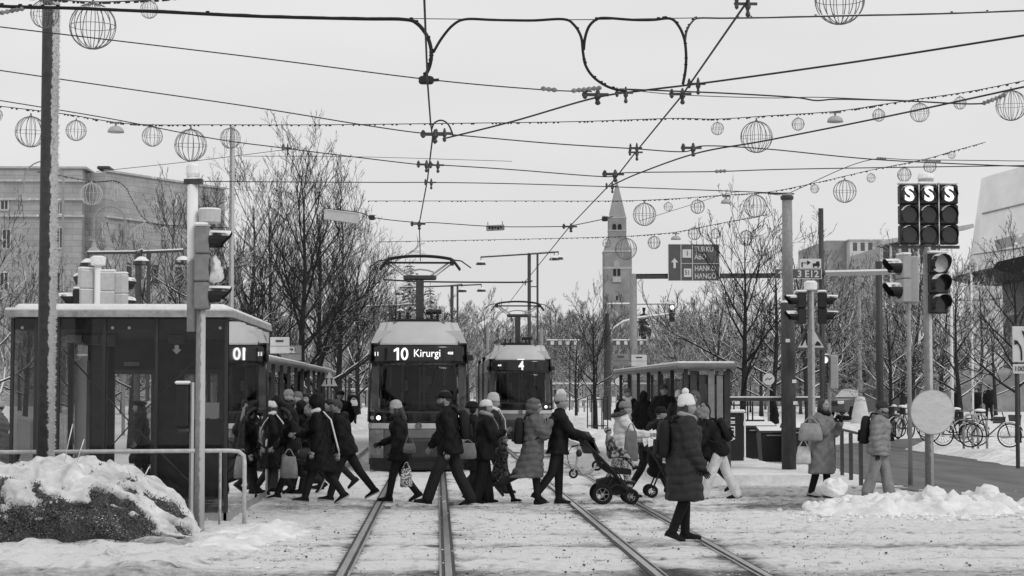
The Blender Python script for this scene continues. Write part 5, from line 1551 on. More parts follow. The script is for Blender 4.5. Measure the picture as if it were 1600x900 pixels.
for kd, lab, px, Y, H in (
        ('tall', 'tall bare tree rising left of the nearer tram, first trunk behind the left shelter', 467, 60, 9.5),
        ('tall2', 'tall bare tree with the thinner second trunk behind the left shelter', 498, 68, 9.3),
        ('tall', 'tall bare tree closest to the nearer tram on its left', 527, 76, 9.9),
        ('tall2', 'tall bare tree behind the slim lattice pole', 385, 66, 9.4),
        ('tall', 'dark bare tree between the lattice pole and the signal post', 420, 84, 10.6),
        ('snowy', 'low snow laden tree behind the kiosk roof beside the building corner', 205, 62, 6.8),
        ('snowy2', 'snowy tree spreading behind the signal post', 285, 58, 7.6),
        ('snowy', 'snow laden tree at the far left edge', -12, 60, 7.2),
        ('snowy2', 'snowy tree left of the dark pole behind the kiosk', 40, 74, 7.0),
        ('snowy2', 'snowy tree between the dark pole and the cluster of signal backs', 112, 66, 5.6),
        ('birch', 'fine twigged pale tree rising over the side wall of the stone building', 245, 100, 13),
        ('street', 'bare tree in front of the dark direction sign', 1158, 53, 6.7),
        ('street', 'slender bare tree by the dark mast near the statue', 932, 72, 5.4),
        ('snowy2', 'small bare tree in front of the far slope right of the farther tram', 900, 92, 5.0),
        ('snowy', 'snow laden tree right of the tall steel pole', 1262, 78, 8.2),
        ('snowy2', 'snowy tree beside the thick dark pole', 1392, 68, 5.6),
        ('snowy', 'snow laden tree between thick pole and the S signals', 1425, 82, 8.0),
        ('snowy2', 'snowy tree right of the S signals', 1502, 74, 6.6),
        ('street', 'bare tree in front of the dark wing at the right edge', 1590, 58, 6.4),
        ('snowy', 'snow laden low tree under the dark canopy', 1555, 96, 6.4),
        ('snowy2', 'snowy tree left of the tall steel pole', 1205, 72, 7.6),
        ('snowy', 'snow laden tree in front of the glass hall', 1470, 100, 8.4),
        ('snowy2', 'dark snowy tree between the flag pole and the leaning wall', 1530, 110, 8.6),
        ('snowy2', 'snow dusted tree just right of the thick dark pole', 1410, 112, 9.0),
        ('snowy', 'snowy tree behind the white cone', 1352, 116, 8.2),
        ('snowy2', 'snow dusted tree beyond the slim dark sign pole', 1290, 112, 8.6),
        ('snowy', 'snow laden tree behind the right hand shelter end', 1118, 86, 6.6),
        ('snowy', 'snow laden tree behind the small lit signal', 1316, 114, 8.8),
        ('birch', 'pale tree behind the tall bare trees at the left', 330, 108, 12),
        ('tall2', 'broad dark tree farthest in the left row', 560, 95, 9.5),
        ('tall2', 'dark bare tree right behind the cluster of signal backs', 175, 92, 8.8),
        ('tall', 'dark bare tree filling the gap left of the slim lattice pole', 322, 88, 10.2),
        ('tall2', 'low branched dark tree behind the second left shelter', 448, 100, 9.2),
        ('tall2', 'bushy bare tree just left of the nearer tram pantograph', 590, 120, 9.5),
        ('snowy', 'low snowy tree behind the crowd left of the nearer tram', 545, 118, 7.0)):
    tree(kd, lab, px, Y, H)
# woods on the far slope: one can tell the crowns apart but not name them
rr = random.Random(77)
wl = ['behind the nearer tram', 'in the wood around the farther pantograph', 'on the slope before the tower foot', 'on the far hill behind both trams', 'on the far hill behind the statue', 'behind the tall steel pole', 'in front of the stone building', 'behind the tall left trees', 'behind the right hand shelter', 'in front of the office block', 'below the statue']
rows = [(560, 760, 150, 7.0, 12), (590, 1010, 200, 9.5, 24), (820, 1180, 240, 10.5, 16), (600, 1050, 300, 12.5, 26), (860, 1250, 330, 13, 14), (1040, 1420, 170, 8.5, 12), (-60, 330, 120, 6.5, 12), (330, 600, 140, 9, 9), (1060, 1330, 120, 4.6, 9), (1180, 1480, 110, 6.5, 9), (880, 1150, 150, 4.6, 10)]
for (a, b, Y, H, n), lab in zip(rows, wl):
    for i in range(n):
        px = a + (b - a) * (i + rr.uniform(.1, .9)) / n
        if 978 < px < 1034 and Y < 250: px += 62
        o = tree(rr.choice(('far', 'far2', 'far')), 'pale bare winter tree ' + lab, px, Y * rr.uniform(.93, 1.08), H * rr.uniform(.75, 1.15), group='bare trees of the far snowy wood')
# conifers


def spruce(seed, H):
    rr = random.Random(seed); mb = MB(); T = MB()
    T.tube([(0, 0, -.2), (0, 0, H * .6), (0, 0, H)], [.16, .08, .02], 7)
    z = H * .08
    while z < H * .98:
        t = z / H; L_ = H * .26 * (1 - t) ** .85 + .15
        for k in range(9):
            a = rr.uniform(0, 6.28); l = L_ * rr.uniform(.6, 1.15); dv = Vector((math.cos(a), math.sin(a), -.28)); sd = Vector((-dv.y, dv.x, 0))
            for i in range(7):
                c = Vector((0, 0, z)) + dv * l * (i + 1) / 7; w = .26 * (1.2 - i / 8)
                for s in (-1, 1):
                    e_ = c + sd * s * w + dv * .18 + Vector((0, 0, rr.uniform(-.16, .02)))
                    mb.add([c - dv * .1, c + dv * .12, e_], [(0, 1, 2)])
        z += H * .022
    return T, mb


T, C = spruce(3, 13)
t_, c_ = T.obj('trunk', bark), C.obj('crown', mat('spruce_needles_with_snow', .03, .9, .2, .4, 5, snow=.25))
for i, (px, Y, H, lab) in enumerate(((640, 150, 11.5, 'dark spruce directly behind the pantograph of the nearer tram'), (618, 170, 9.5, 'smaller dark spruce left of the one behind the pantograph'), (672, 165, 10.5, 'broad dark conifer right of the nearer pantograph'), (1268, 130, 9, 'dark conifer behind the E12 sign'))):
    p = at(px, Y); o = thing('spruce_tree', lab, 'tree', (p.x, Y, p.z), i * 1.3); o.scale = (H / 13,) * 3
    link(t_.data, 'trunk', o); link(c_.data, 'crown', o)
bpy.data.objects.remove(t_); bpy.data.objects.remove(c_)
# far hill
mb = MB(); vs = []; nx = 60
for i in range(nx + 1):
    x_ = -160 + 400 * i / nx
    for y_, h in ((300, 0), (340, 4), (420, 12 + 3 * noise.noise(Vector((x_ * .02, 0, 0)))), (700, 14)):
        vs.append((x_, y_, gz(0, 300) + h - .5))
mb.add(vs, [(i * 4 + k, i * 4 + 4 + k, i * 4 + 5 + k, i * 4 + 1 + k) for i in range(nx) for k in range(3)])
struct(mb.obj('hill', mat('hill_snow', .4, .9, .2, .5, .08)), 'low wooded hill beyond the park')

# ---------------------------------------------------------------- people
cl = lambda v, n='', **k: mat('cloth_%s%d' % (n, int(v * 1000)), v, .68, .14 if v < .05 else .12, .25, 9, bump=.25, bscale=55, **k)
BLK, BLK2, CHAR = cl(.011), cl(.017), cl(.032)
m_skin = mat('skin', .3, .55, .3, .06, 20)
m_lip = mat('lips', .22, .5, .3, .05, 20)
m_eye = mat('eyes_and_brows', .05, .4, .4, .1, 20)
m_beard = mat('beard', .08, .9, .1, .3, 40)
m_hair_d = mat('dark_hair', .012, .6, .3, .5, 60, bump=.5, bscale=120, stretch=(1, 1, .2))
m_hair_l = mat('fair_hair', .2, .6, .3, .3, 60, bump=.5, bscale=120, stretch=(1, 1, .2))
m_hair_m = mat('brown_hair', .05, .6, .3, .4, 60, bump=.5, bscale=120, stretch=(1, 1, .2))
m_sole = mat('pale_sole', .35, .8, .2, .2, 20)
m_fur = mat('fur_trim', .09, .95, .1, .6, 40, bump=1, bscale=80)
m_glasses = mat('spectacle_frame', .01, .3, .4, .1, 5)
knit = lambda v: mat('knit_%d' % int(v * 100), v, .95, .1, .1, 12, bump=.6, bscale=60, pattern='knit')
JOBS, PEOPLE = [], []


def ering(c, ax, ay, a, b, n=14):
    return [c + ax * (a * math.cos(2 * math.pi * i / n)) + ay * (b * math.sin(2 * math.pi * i / n)) for i in range(n)]


def cap(mb, p0, p1, r0, r1, n=10):
    """Closed capsule that tapers from p0 to p1."""
    p0, p1 = Vector(p0), Vector(p1)
    d = (p1 - p0).normalized()
    pts = [p0 - d * r0 * .98, p0 - d * r0 * .7, p0 - d * r0 * .3, p0, p0.lerp(p1, .5), p1, p1 + d * r1 * .3, p1 + d * r1 * .7, p1 + d * r1 * .98]
    mb.tube(pts, [r0 * .2, r0 * .71, r0 * .95, r0, (r0 + r1) / 2, r1, r1 * .95, r1 * .71, r1 * .2], n)


def head_mesh(k, beard=False, glasses=False):
    """Head around its centre: x to the face, z up; materials 0 skin, 1 lips, 2 eyes and brows, 3 beard."""
    nu, nv = 36, 30
    vs, fs, ms = [], [], []
    for i in range(nv + 1):
        t = math.pi * i / nv
        for j in range(nu):
            a = 2 * math.pi * j / nu
            x, y, z = math.sin(t) * math.cos(a), math.sin(t) * math.sin(a), math.cos(t)
            X, Y, Z = x * .098, y * .076, z * .122
            lo = max(0, -z)
            Y *= 1 - .30 * lo ** 1.6
            if x < 0: X *= 1 - .42 * lo ** 1.3
            else: X *= 1 - .08 * lo ** 2 + .0
            g = lambda yy, zz, sy, sz: math.exp(-((Y - yy) / sy) ** 2 - ((Z - zz) / sz) ** 2) if x > 0 else 0
            X += .021 * g(0, -.022, .012, .016) + .012 * g(0, .0, .009, .02) + .004 * g(0, .036, .045, .01)
            X += -.010 * (g(.031, .014, .016, .012) + g(-.031, .014, .016, .012)) + .006 * g(0, -.062, .022, .012) + .007 * g(0, -.1, .022, .018)
            X += .004 * (g(.036, -.025, .02, .02) + g(-.036, -.025, .02, .02))
            vs.append(Vector((X, Y, Z)) * k)
    for i in range(nv):
        for j in range(nu):
            j2 = (j + 1) % nu
            q = (i * nu + j, (i + 1) * nu + j, (i + 1) * nu + j2, i * nu + j2)
            c = sum((vs[n] for n in q), Vector()) / 4 / k
            m = 0
            if c.x > .04:
                ay = abs(c.y)
                if abs(c.z + .062) < .006 and ay < .022: m = 1
                elif abs(c.z - .013) < .0055 and .02 < ay < .041: m = 2
                elif abs(c.z - .034) < .004 and .016 < ay < .046: m = 2
                elif beard and c.z < -.045 and not (abs(c.z + .062) < .006 and ay < .02): m = 3
            elif beard and -.09 < c.z < -.03 and c.x > .01: m = 3
            fs.append(q); ms.append(m)
    mb = MB(); mb.v, mb.f, mb.m = [tuple(v) for v in vs], fs, ms
    for s in (-1, 1):
        mb.ell(Vector((-.005, s * .074, .0)) * k, (.018 * k, .008 * k, .03 * k), 8, 6)
    return mb


def hand_mesh(mb, w, f, side, k, curl=.5, m=0):
    """Hand at wrist w pointing along f: palm, four fingers and a thumb."""
    f = f.normalized()
    s = Vector((0, 1, 0)) * side
    n = f.cross(s)
    n = n.normalized() if n.length > .05 else Vector((1, 0, 0))
    wd = n.cross(f).normalized()          # palm normal wd, fingers spread along n
    rot = Matrix((f, n, wd)).transposed()
    mb.ell(w + f * .045 * k, (.05 * k, .036 * k, .017 * k), 10, 6, rot, m)
    for i, L_ in enumerate((.068, .078, .073, .058)):
        o = (-.028 + .0187 * i) * k
        p0 = w + f * .08 * k - n * o
        d1 = (f - wd * side * .3 * curl).normalized(); d2 = (f - wd * side * 1.3 * curl).normalized()
        p1 = p0 + d1 * L_ * .5 * k; p2 = p1 + d2 * L_ * .5 * k
        mb.tube([p0, p1, p2], [.0095 * k, .0088 * k, .007 * k], 6, m)
    p0 = w + f * .03 * k + n * .028 * k
    p1 = p0 + (f * .6 + n * .7 - wd * side * .3).normalized() * .034 * k
    mb.tube([p0, p1, p1 + (f * .9 + n * .25).normalized() * .03 * k], [.012 * k, .0105 * k, .008 * k], 6, m)


def person(label, px, Y, h=1.72, face=0, legs=((22, 6, 8), (-20, 28, -34)), arms=((-18, 18, 8), (20, 25, 8)), lean=3, head=(4, 0), z=None,
           coat='jacket', cm=None, bulk=.046, puffer=0, hood=None, trousers=None, wide=0, shoes=None, boot=0, gaiter=None, hat=None, hm=None, pom=False,
           hair=None, hairm=None, scarf=None, tail=None, gloves=None, beard=False, glasses=False, hem=.5, vox=None, group=None, sit=False, fur=False, sole=None, zip_=None):
    k = h / 1.75
    vox = vox or (.016 if Y < 45 else .028)
    ax, ay, az = Vector((1, 0, 0)), Vector((0, 1, 0)), Vector((0, 0, 1))
    LT, LS, AH = .43 * k, .41 * k, .08 * k
    J = {}
    low = []
    for s, (a, b, fp) in zip((1, -1), legs):
        a, b2, fp = R(a), R(a - b), R(fp)
        kn = Vector((math.sin(a), 0, -math.cos(a))) * LT
        an = kn + Vector((math.sin(b2), 0, -math.cos(b2))) * LS
        fd = Vector((math.cos(fp), 0, math.sin(fp))); fu = Vector((-math.sin(fp), 0, math.cos(fp)))
        low.append(min((an + fd * q * k - fu * AH).z for q in (-.07, .19)))
        J[s] = (Vector((0, s * .09 * k, 0)), kn + ay * s * .09 * k, an + ay * s * .08 * k, fd, fu)
    hz = -min(low)
    P = Vector((0, 0, hz))
    for s in J: J[s] = tuple(v + P for v in J[s][:3]) + J[s][3:]
    l = R(lean)
    td, fw = Vector((math.sin(l), 0, math.cos(l))), Vector((math.cos(l), 0, -math.sin(l)))
    T = lambda t, f=0: P + td * t * k + fw * f * k
    A = {}
    for s, arm in zip((1, -1), arms):
        a, e, d = arm[:3]; inn = arm[3] if len(arm) > 3 else 0
        sh = T(.485) + ay * s * .175 * k
        u = Vector((math.sin(R(a)) * math.cos(R(d)), s * math.sin(R(d)), -math.cos(R(a)) * math.cos(R(d))))
        f = Vector((math.sin(R(a + e)), -s * inn, -math.cos(R(a + e)))).normalized()
        el = sh + u * .29 * k; wr = el + f * .24 * k
        A[s] = (sh, el, wr, f)
    nb = T(.555)
    hl = R(lean * .55 + 6)
    Hc = nb + Vector((math.sin(hl), 0, math.cos(hl))) * .15 * k
    HR = Matrix.Rotation(R(head[1]), 3, 'Z') @ Matrix.Rotation(R(head[0]), 3, 'Y')
    Hp = lambda x, y, zz: Hc + HR @ (Vector((x, y, zz)) * k)
    p0 = at(px, Y, z)
    root = bpy.data.objects.new('person', bpy.data.meshes.new('person'))
    COL.objects.link(root)
    root.location = (p0.x, p0.y, p0.z); root.rotation_euler = (0, 0, R(face))
    tag(root, label, 'person', group)
    # ---- body: one continuous figure
    b = MB()
    b.loft([ering(T(t), fw, ay, a * k, w * k) for t, a, w in ((-.07, .09, .12), (.0, .105, .155), (.12, .1, .145), (.25, .095, .135), (.38, .105, .155), (.47, .09, .165), (.53, .06, .1), (.56, .045, .05))])
    cap(b, T(.5), Hc - HR @ Vector((.01, 0, .05)) * k, .056 * k, .05 * k)
    for s in (1, -1):
        hp, kn, an, fd, fu = J[s]
        cap(b, hp, kn, .078 * k, .052 * k); cap(b, kn, an, .05 * k, .034 * k); cap(b, an, an + fd * .1 * k - fu * .05 * k, .035 * k, .03 * k)
        sh, el, wr, f = A[s]
        cap(b, sh, el, .05 * k, .04 * k); cap(b, el, wr + f * .01 * k, .038 * k, .026 * k)
    ex = head_mesh(k)
    hmB = head_mesh(k, beard)
    hmB.v = [tuple(Hc + HR @ Vector(v)) for v in hmB.v]
    for s in (1, -1):
        if not gloves: hand_mesh(hmB, A[s][2] + A[s][3] * .01 * k, A[s][3], s, k)
    JOBS.append((root, b, vox * 1.5, [m_skin, m_lip, m_eye, m_beard], hmB, None))

    def garment(name, mb, m, v=vox, post=None, lab=None):
        o = link(bpy.data.meshes.new(name), name, root, lab)
        JOBS.append((o, mb, v, [m], None, post)); return o
    # ---- trousers
    tm = trousers or BLK2
    mb = MB()
    mb.loft([ering(T(t), fw, ay, a * k, w * k) for t, a, w in ((-.09, .10, .15), (-.0, .125, .175), (.1, .115, .165), (.16, .10, .15))])
    for s in (1, -1):
        hp, kn, an, fd, fu = J[s]
        cap(mb, hp, kn, .105 * k, (.076 + wide * .5) * k); cap(mb, kn, an - (an - kn) * (.12 if boot else .0) + az * .0, (.074 + wide * .5) * k, (.06 + wide) * k)
    garment('trousers', mb, tm)
    # ---- shoes
    for s in (1, -1):
        hp, kn, an, fd, fu = J[s]
        mb = MB(); rings, sr = [], []
        for q, w, hh in ((-.075, .022, .05), (-.06, .036, .09), (0, .041, .105), (.05, .043, .09), (.1, .048, .068), (.15, .044, .055), (.185, .03, .045), (.2, .012, .03)):
            c = an + fd * q * k - fu * AH
            rings.append([c + ay * (w * k * sx_) + fu * (hh * hy * k) for sx_, hy in ((-1, .22), (-1, .5), (-.75, .85), (0, 1), (.75, .85), (1, .5), (1, .22))])
            sr.append([c + ay * (w * 1.08 * k * sx_) + fu * (y_ * k) for sx_, y_ in ((-1, 0), (-1, .022), (1, .022), (1, 0))])
        mb.loft(rings, 0); mb.loft(sr, 1)
        if boot: cap(mb, an, an.lerp(kn, boot), .058 * k, .06 * k)
        mb.obj('shoe', [shoes or BLK, sole or BLK], root)
        if gaiter:
            mb = MB(); d = (kn - an).normalized()
            mb.tube([an - d * .03 * k, an + d * .06 * k, an + d * .15 * k, an + d * .2 * k], [.072 * k, .066 * k, .07 * k, .073 * k], 10); mb.obj('gaiter', gaiter, root)
    # ---- coat
    cm = cm or BLK
    g = bulk
    mb = MB()
    x0 = -.05 if coat != 'crop' else .06
    prof = [(-.12, .135, .185), (-.02, .135, .185), (.1, .12, .168), (.25, .11, .155), (.38, .122, .175), (.46, .108, .185), (.52, .075, .125), (.565, .062, .07)]
    mb.loft([ering(T(t), fw, ay, (a + g * (1 if t < .5 else .5)) * k, (w + g * (1 if t < .5 else .5)) * k) for t, a, w in prof])
    if coat in ('mid', 'long'):
        zt = hz - .02 * k; zb = hem * k
        rings = []
        for i in range(7):
            zz_ = zt + (zb - zt) * i / 6
            xs_ = []
            for s in (1, -1):
                hp, kn, an = J[s][:3]
                q = hp.lerp(kn, (hp.z - zz_) / max(.05, hp.z - kn.z)) if zz_ > kn.z else kn.lerp(an, min(1.2, (kn.z - zz_) / max(.05, kn.z - an.z)))
                xs_.append(q.x)
            c = (max(xs_) + min(xs_)) / 2; hw = (max(xs_) - min(xs_)) / 2
            rings.append(ering(Vector((c, 0, zz_)), ax, ay, min(.34 * k, hw * (.9 if coat == 'mid' else .5) + (.125 + g + .02 * i / 6) * k), (.195 + g + .025 * i / 6) * k))
        mb.loft(rings)
    for s in (1, -1):
        sh, el, wr, f = A[s]
        cap(mb, sh - ay * s * .02 * k, el, (.072 + g * .6) * k, (.058 + g * .6) * k); cap(mb, el, wr - f * .015 * k, (.057 + g * .6) * k, (.046 + g * .4) * k)
    # collar
    mb.tube([nb + Vector((.05 * math.cos(a), .055 * math.sin(a), .02)) * k for a in [i * math.pi / 6 for i in range(12)]], .035 * k, 8, closed=True)
    if hood in ('down', 'fur'):
        mb.ell(T(.53, -.09), (.09 * k, .13 * k, .075 * k), 12, 8)
    if hood == 'up':
        mb.ell(Hp(-.035, 0, .012), (.125 * k, .115 * k, .15 * k), 16, 10, HR)
        mb.ell(Hp(-.05, 0, -.09), (.1 * k, .105 * k, .1 * k), 12, 8, HR)
    amp = .017 * puffer; sd = len(label) * 1.37

    def post(co, no):
        zc = co[:, 2:3]
        d = np.zeros((len(co), 1))
        if puffer: d += amp * (1 + .4 * np.sin(co[:, 1:2] * 13 + co[:, 2:3] * 5)) * (np.abs(np.sin(np.pi * (zc + .016 * np.sin(co[:, 0:1] * 15 + co[:, 1:2] * 11 + sd)) / (.105 * k))) ** .6 - .6)
        fold = np.sin(co[:, 2:3] * 31 + co[:, 0:1] * 17 + 3 * np.sin(co[:, 1:2] * 14)) * np.sin(co[:, 0:1] * 23 - co[:, 2:3] * 11 + co[:, 1:2] * 19)
        fold2 = np.sin(co[:, 2:3] * 12 + sd + 4 * np.sin(co[:, 0:1] * 9 + co[:, 1:2] * 7 + sd)) * np.sin(co[:, 1:2] * 21 + co[:, 2:3] * 17 + sd * 2)
        return co + no * (d + .007 * fold + .011 * fold2 * (.45 if puffer else 1))
    garment('coat', mb, cm, post=post)
    if fur or hood == 'fur':
        mb = MB()
        if hood == 'fur':
            c = T(.54, -.09); ring = [c + Vector((.11 * math.cos(a), .14 * math.sin(a), .05 + .03 * math.cos(a))) * k for a in [i * math.pi / 10 for i in range(20)]]
        else:
            ring = [Hp(.07 - .02 * math.cos(2 * a), .1 * math.cos(a), .01 + .135 * math.sin(a)) for a in [i * math.pi / 10 for i in range(20)]]
        rr = random.Random(4)
        mb.tube(ring, .035 * k, 8, closed=True)
        for i in range(260):
            c = ring[i % 20].lerp(ring[(i + 1) % 20], rr.random()); d = Vector((rr.gauss(0, 1), rr.gauss(0, 1), rr.gauss(0, 1))).normalized()
            t = d.orthogonal().normalized() * .006
            mb.add([c + d * .03 * k - t, c + d * .03 * k + t, c + d * .065 * k], [(0, 1, 2)])
        mb.obj('fur_trim', m_fur, root)
    if zip_:
        mb = MB(); mb.tube([T(t, (.125 if t < .4 else .115) + g) for t in (-.1, .1, .3, .45, .52)], .008 * k, 5); mb.obj('zip', zip_, root)
    # ---- scarf
    if scarf:
        mb = MB(); ring = [nb + Vector((.015 + .085 * math.cos(a), .09 * math.sin(a), .035 - .03 * math.cos(a))) * k for a in [i * math.pi / 8 for i in range(16)]]
        mb.tube(ring, .042 * k, 8, closed=True)
        if tail:
            sx_, y_, L_ = tail     # front/back sign, side offset, length
            pts = [nb + Vector((sx_ * .10, y_, .03)) * k] + [T(.42 - L_ * i / 6, sx_ * (.165 + g + .01 * i)) + ay * y_ * k for i in range(7)]
            rings = []
            for i, p in enumerate(pts):
                w = (.068 + .02 * i / 7) * k
                rings.append([p + ay * (w * c) + fw * sx_ * (.012 * k * q_) for c, q_ in ((-1, 0), (-.5, 1.2), (0, .4), (.5, 1.2), (1, 0), (.5, -1), (-.5, -1))])
            mb.loft(rings)
            for i in range(7):
                e_ = pts[-1] + ay * (-.055 + .018 * i) * k; mb.tube([e_, e_ - az * (.08 + .03 * (i % 3)) * k + fw * sx_ * .01], .006, 4)
        mb.obj('scarf', scarf, root, True)
    # ---- head wear and hair
    if hat and not hair and hat != 'fur': hair = 'under'
    if hair:
        mb = MB(); hmx = hairm or m_hair_m
        mb.ell(Hp(-.018, 0, .03), (.098 * k, .084 * k, .104 * k), 16, 10, HR)
        if hair == 'short': mb.ell(Hp(.02, 0, .085), (.075 * k, .07 * k, .05 * k), 12, 8, HR)
        if hair == 'bun': mb.ell(Hp(-.05, 0, .135), (.045 * k,) * 3, 12, 8)
        if hair == 'long':
            cap(mb, Hp(-.06, 0, -.02), Hp(-.08, 0, -.2), .075 * k, .06 * k)
            for s in (1, -1): cap(mb, Hp(.0, s * .068, .02), Hp(.02, s * .075, -.2), .03 * k, .025 * k)
        mb.obj('hair', hmx, root, True)
    if hat:
        mb = MB(); tall = {'beanie': 1.0, 'tall': 1.35, 'beret': .8, 'cap': .85, 'fur': 1.1}.get(hat, 1.0)
        zb_, a0, b0 = .028, .106, .09
        if hat == 'fur': a0, b0 = .125, .11
        q = [(-.015, 1.0, -.02), (.0, 1.06, 0), (.03, 1.07, 0), (.036, 1.02, 0), (.062 * tall, .96, 0), (.085 * tall, .82, 0), (.101 * tall, .58, 0), (.109 * tall, .24, 0)]
        if hat == 'beret': q = [(0, 1, 0), (.02, 1.02, 0), (.045, 1.35, -.01), (.065, 1.4, -.015), (.085, 1.1, -.02), (.1, .5, -.02), (.103, .1, -.02)]
        tilt = Matrix.Rotation(R(-12), 3, 'Y')
        rings = []
        for zz_, f_, sh_ in q:
            rings.append([Hc + HR @ (tilt @ Vector((-.008 + sh_ * 0 + a0 * f_ * math.cos(t), b0 * f_ * math.sin(t), zb_ + zz_)) * k) for t in [i * math.pi / 12 for i in range(24)]])
        mb.loft(rings)
        if hat == 'cap': mb.loft([ering(Hp(.095, 0, .042), HR @ ax, HR @ ay, .055 * k, .06 * k), ering(Hp(.092, 0, .054), HR @ ax, HR @ ay, .05 * k, .056 * k)])
        if hat == 'fur':
            for s in (1, -1): mb.ell(Hp(-.01, s * .085, -.02), (.06 * k, .03 * k, .07 * k))
        if pom: mb.ell(Hp(-.04, 0, .03 + .12 * tall), (.045 * k,) * 3, 12, 8)
        mb.obj('hat', hm or BLK, root, True)
    if glasses:
        mb = MB()
        for s in (1, -1):
            mb.tube([Hp(.105, s * .032 + .022 * math.cos(t), .012 + .017 * math.sin(t)) for t in [i * math.pi / 6 for i in range(12)]], .003 * k, 4, closed=True)
            mb.tube([Hp(.1, s * .052, .016), Hp(.0, s * .08, .016)], .003 * k, 4)
        mb.tube([Hp(.108, -.01, .014), Hp(.108, .01, .014)], .003 * k, 4); mb.obj('spectacles', m_glasses, root)
    if gloves:
        for s in (1, -1):
            mb = MB(); wr, f = A[s][2], A[s][3]
            mb.tube([wr - f * .03 * k, wr + f * .02 * k], [.042 * k, .038 * k], 10)
            v0 = len(mb.v); hand_mesh(mb, wr + f * .015 * k, f, s, k * 1.12, .7); mb.obj('glove', gloves, root, True)
    d = dict(root=root, k=k, T=T, A=A, P=P, fw=fw, td=td, nb=nb, Hc=Hc, J=J, g=g, lean=lean,
             M=Matrix.Translation(root.location) @ Matrix.Rotation(R(face), 4, 'Z'), face=face)
    return d


def bake():
    tmp = []
    for o, mb, vox, mats, extra, post in JOBS:
        me = bpy.data.meshes.new('source'); me.from_pydata(mb.v, [], mb.f); me.update()
        t = bpy.data.objects.new('source', me); COL.objects.link(t)
        md = t.modifiers.new('r', 'REMESH'); md.mode = 'VOXEL'; md.voxel_size = vox
        ms = t.modifiers.new('s', 'SMOOTH'); ms.iterations = 4; ms.factor = .5
        tmp.append(t)
    bpy.context.view_layer.update()
    dg = bpy.context.evaluated_depsgraph_get()
    for t, (o, mb, vox, mats, extra, post) in zip(tmp, JOBS):
        ev = t.evaluated_get(dg).data
        n = len(ev.vertices); co = np.empty(n * 3, np.float32); ev.vertices.foreach_get('co', co); co = co.reshape(-1, 3)
        if post:
            no = np.empty(n * 3, np.float32); ev.vertices.foreach_get('normal', no); co = post(co, no.reshape(-1, 3))
        fs = [tuple(p.vertices) for p in ev.polygons]; mi = [0] * len(fs)
        vs = [tuple(v) for v in co.tolist()]
        if extra:
            vs += extra.v; fs += [tuple(i + n for i in f) for f in extra.f]; mi += extra.m
        me = o.data; me.from_pydata(vs, [], fs)
        for m in mats: me.materials.append(m)
        me.polygons.foreach_set('material_index', np.array(mi, dtype=np.int32))
        me.polygons.foreach_set('use_smooth', np.ones(len(fs), dtype=bool)); me.update()
    for t in tmp:
        me = t.data; bpy.data.objects.remove(t); bpy.data.meshes.remove(me)


def backpack(label, d, m=None, w=.15, h=.44, dep=.15):
    k = d['k']; c = d['T'](.30, -(.115 + d['g'] + dep / 2))
    r = thing('backpack', label, 'backpack', d['M'] @ c); r.rotation_euler = (0, R(d['lean']), R(d['face'])); r.rotation_mode = 'XYZ'
    rings = []
    for zz_, a, b in ((-.5, .7, .8), (-.46, .92, .95), (-.2, 1.05, 1), (.2, 1, 1), (.4, .85, .92), (.48, .6, .75), (.5, .3, .4)):
        rings.append([Vector((dep / 2 * a * math.copysign(abs(math.cos(t)) ** .6, math.cos(t)), w * b * math.copysign(abs(math.sin(t)) ** .6, math.sin(t)), zz_ * h)) * k for t in [i * math.pi / 10 for i in range(20)]])
    mb = MB(); mb.loft(rings); mb.obj('sack', m or BLK2, r, True)
    mb = MB(); rings = [[Vector((-dep * .5 - .035 * a, w * .75 * b * q, zz_ * h)) * k for q, a in ((-1, 0), (-1, .8), (-.6, 1), (.6, 1), (1, .8), (1, 0))] for zz_, b in ((-.42, .9), (-.36, 1), (-.08, 1), (-.02, .8))]
    mb.loft(rings); mb.obj('pocket', m or BLK2, r)
    for s in (1, -1):
        mb = MB(); x = dep / 2
        pts = [Vector((x, s * .1, h * .42)), Vector((x + .06, s * .12, h * .62)), Vector((x + .2, s * .13, h * .5)), Vector((x + .31, s * .14, h * .15)), Vector((x + .22, s * .2, -h * .25)), Vector((x, s * .13, -h * .4))]
        mb.tube(spline([p * k for p in pts], 5), .016, 6); mb.obj('strap', m or BLK2, r, True)
    return r


def bag(label, pos, size=(.3, .1, .32), m=None, rz=0, handle=.2, name='bag', taper=.8, cat='bag', strap=None):
    r = thing(name, label, cat, pos, rz)
    w, dd, h = size
    rings = [[Vector((w / 2 * f * math.copysign(abs(math.cos(t)) ** .5, math.cos(t)), dd / 2 * f2 * math.copysign(abs(math.sin(t)) ** .7, math.sin(t)), zz_)) for t in [i * math.pi / 8 for i in range(16)]]
             for zz_, f, f2 in ((-handle - h, .85, .8), (-handle - h * .93, 1, 1.1), (-handle - h * .5, .98, 1.1), (-handle - .03, taper, .5), (-handle, taper * .95, .25))]
    mb = MB(); mb.loft(rings)
    mb.v = [tuple(Vector(v) * (1 + .05 * noise.noise(Vector(v) * 9))) for v in mb.v]
    mb.obj('pouch', m or CHAR, r, True)
    mb = MB()
    for s in (-1, 1): mb.tube(spline([Vector((-w * .28, s * dd * .15, -handle)), Vector((-w * .12, s * .01, -handle * .2)), Vector((0, 0, .0)), Vector((w * .12, s * .01, -handle * .2)), Vector((w * .28, s * dd * .15, -handle))], 4), .009, 5)
    mb.obj('handle', strap or m or CHAR, r)
    return r


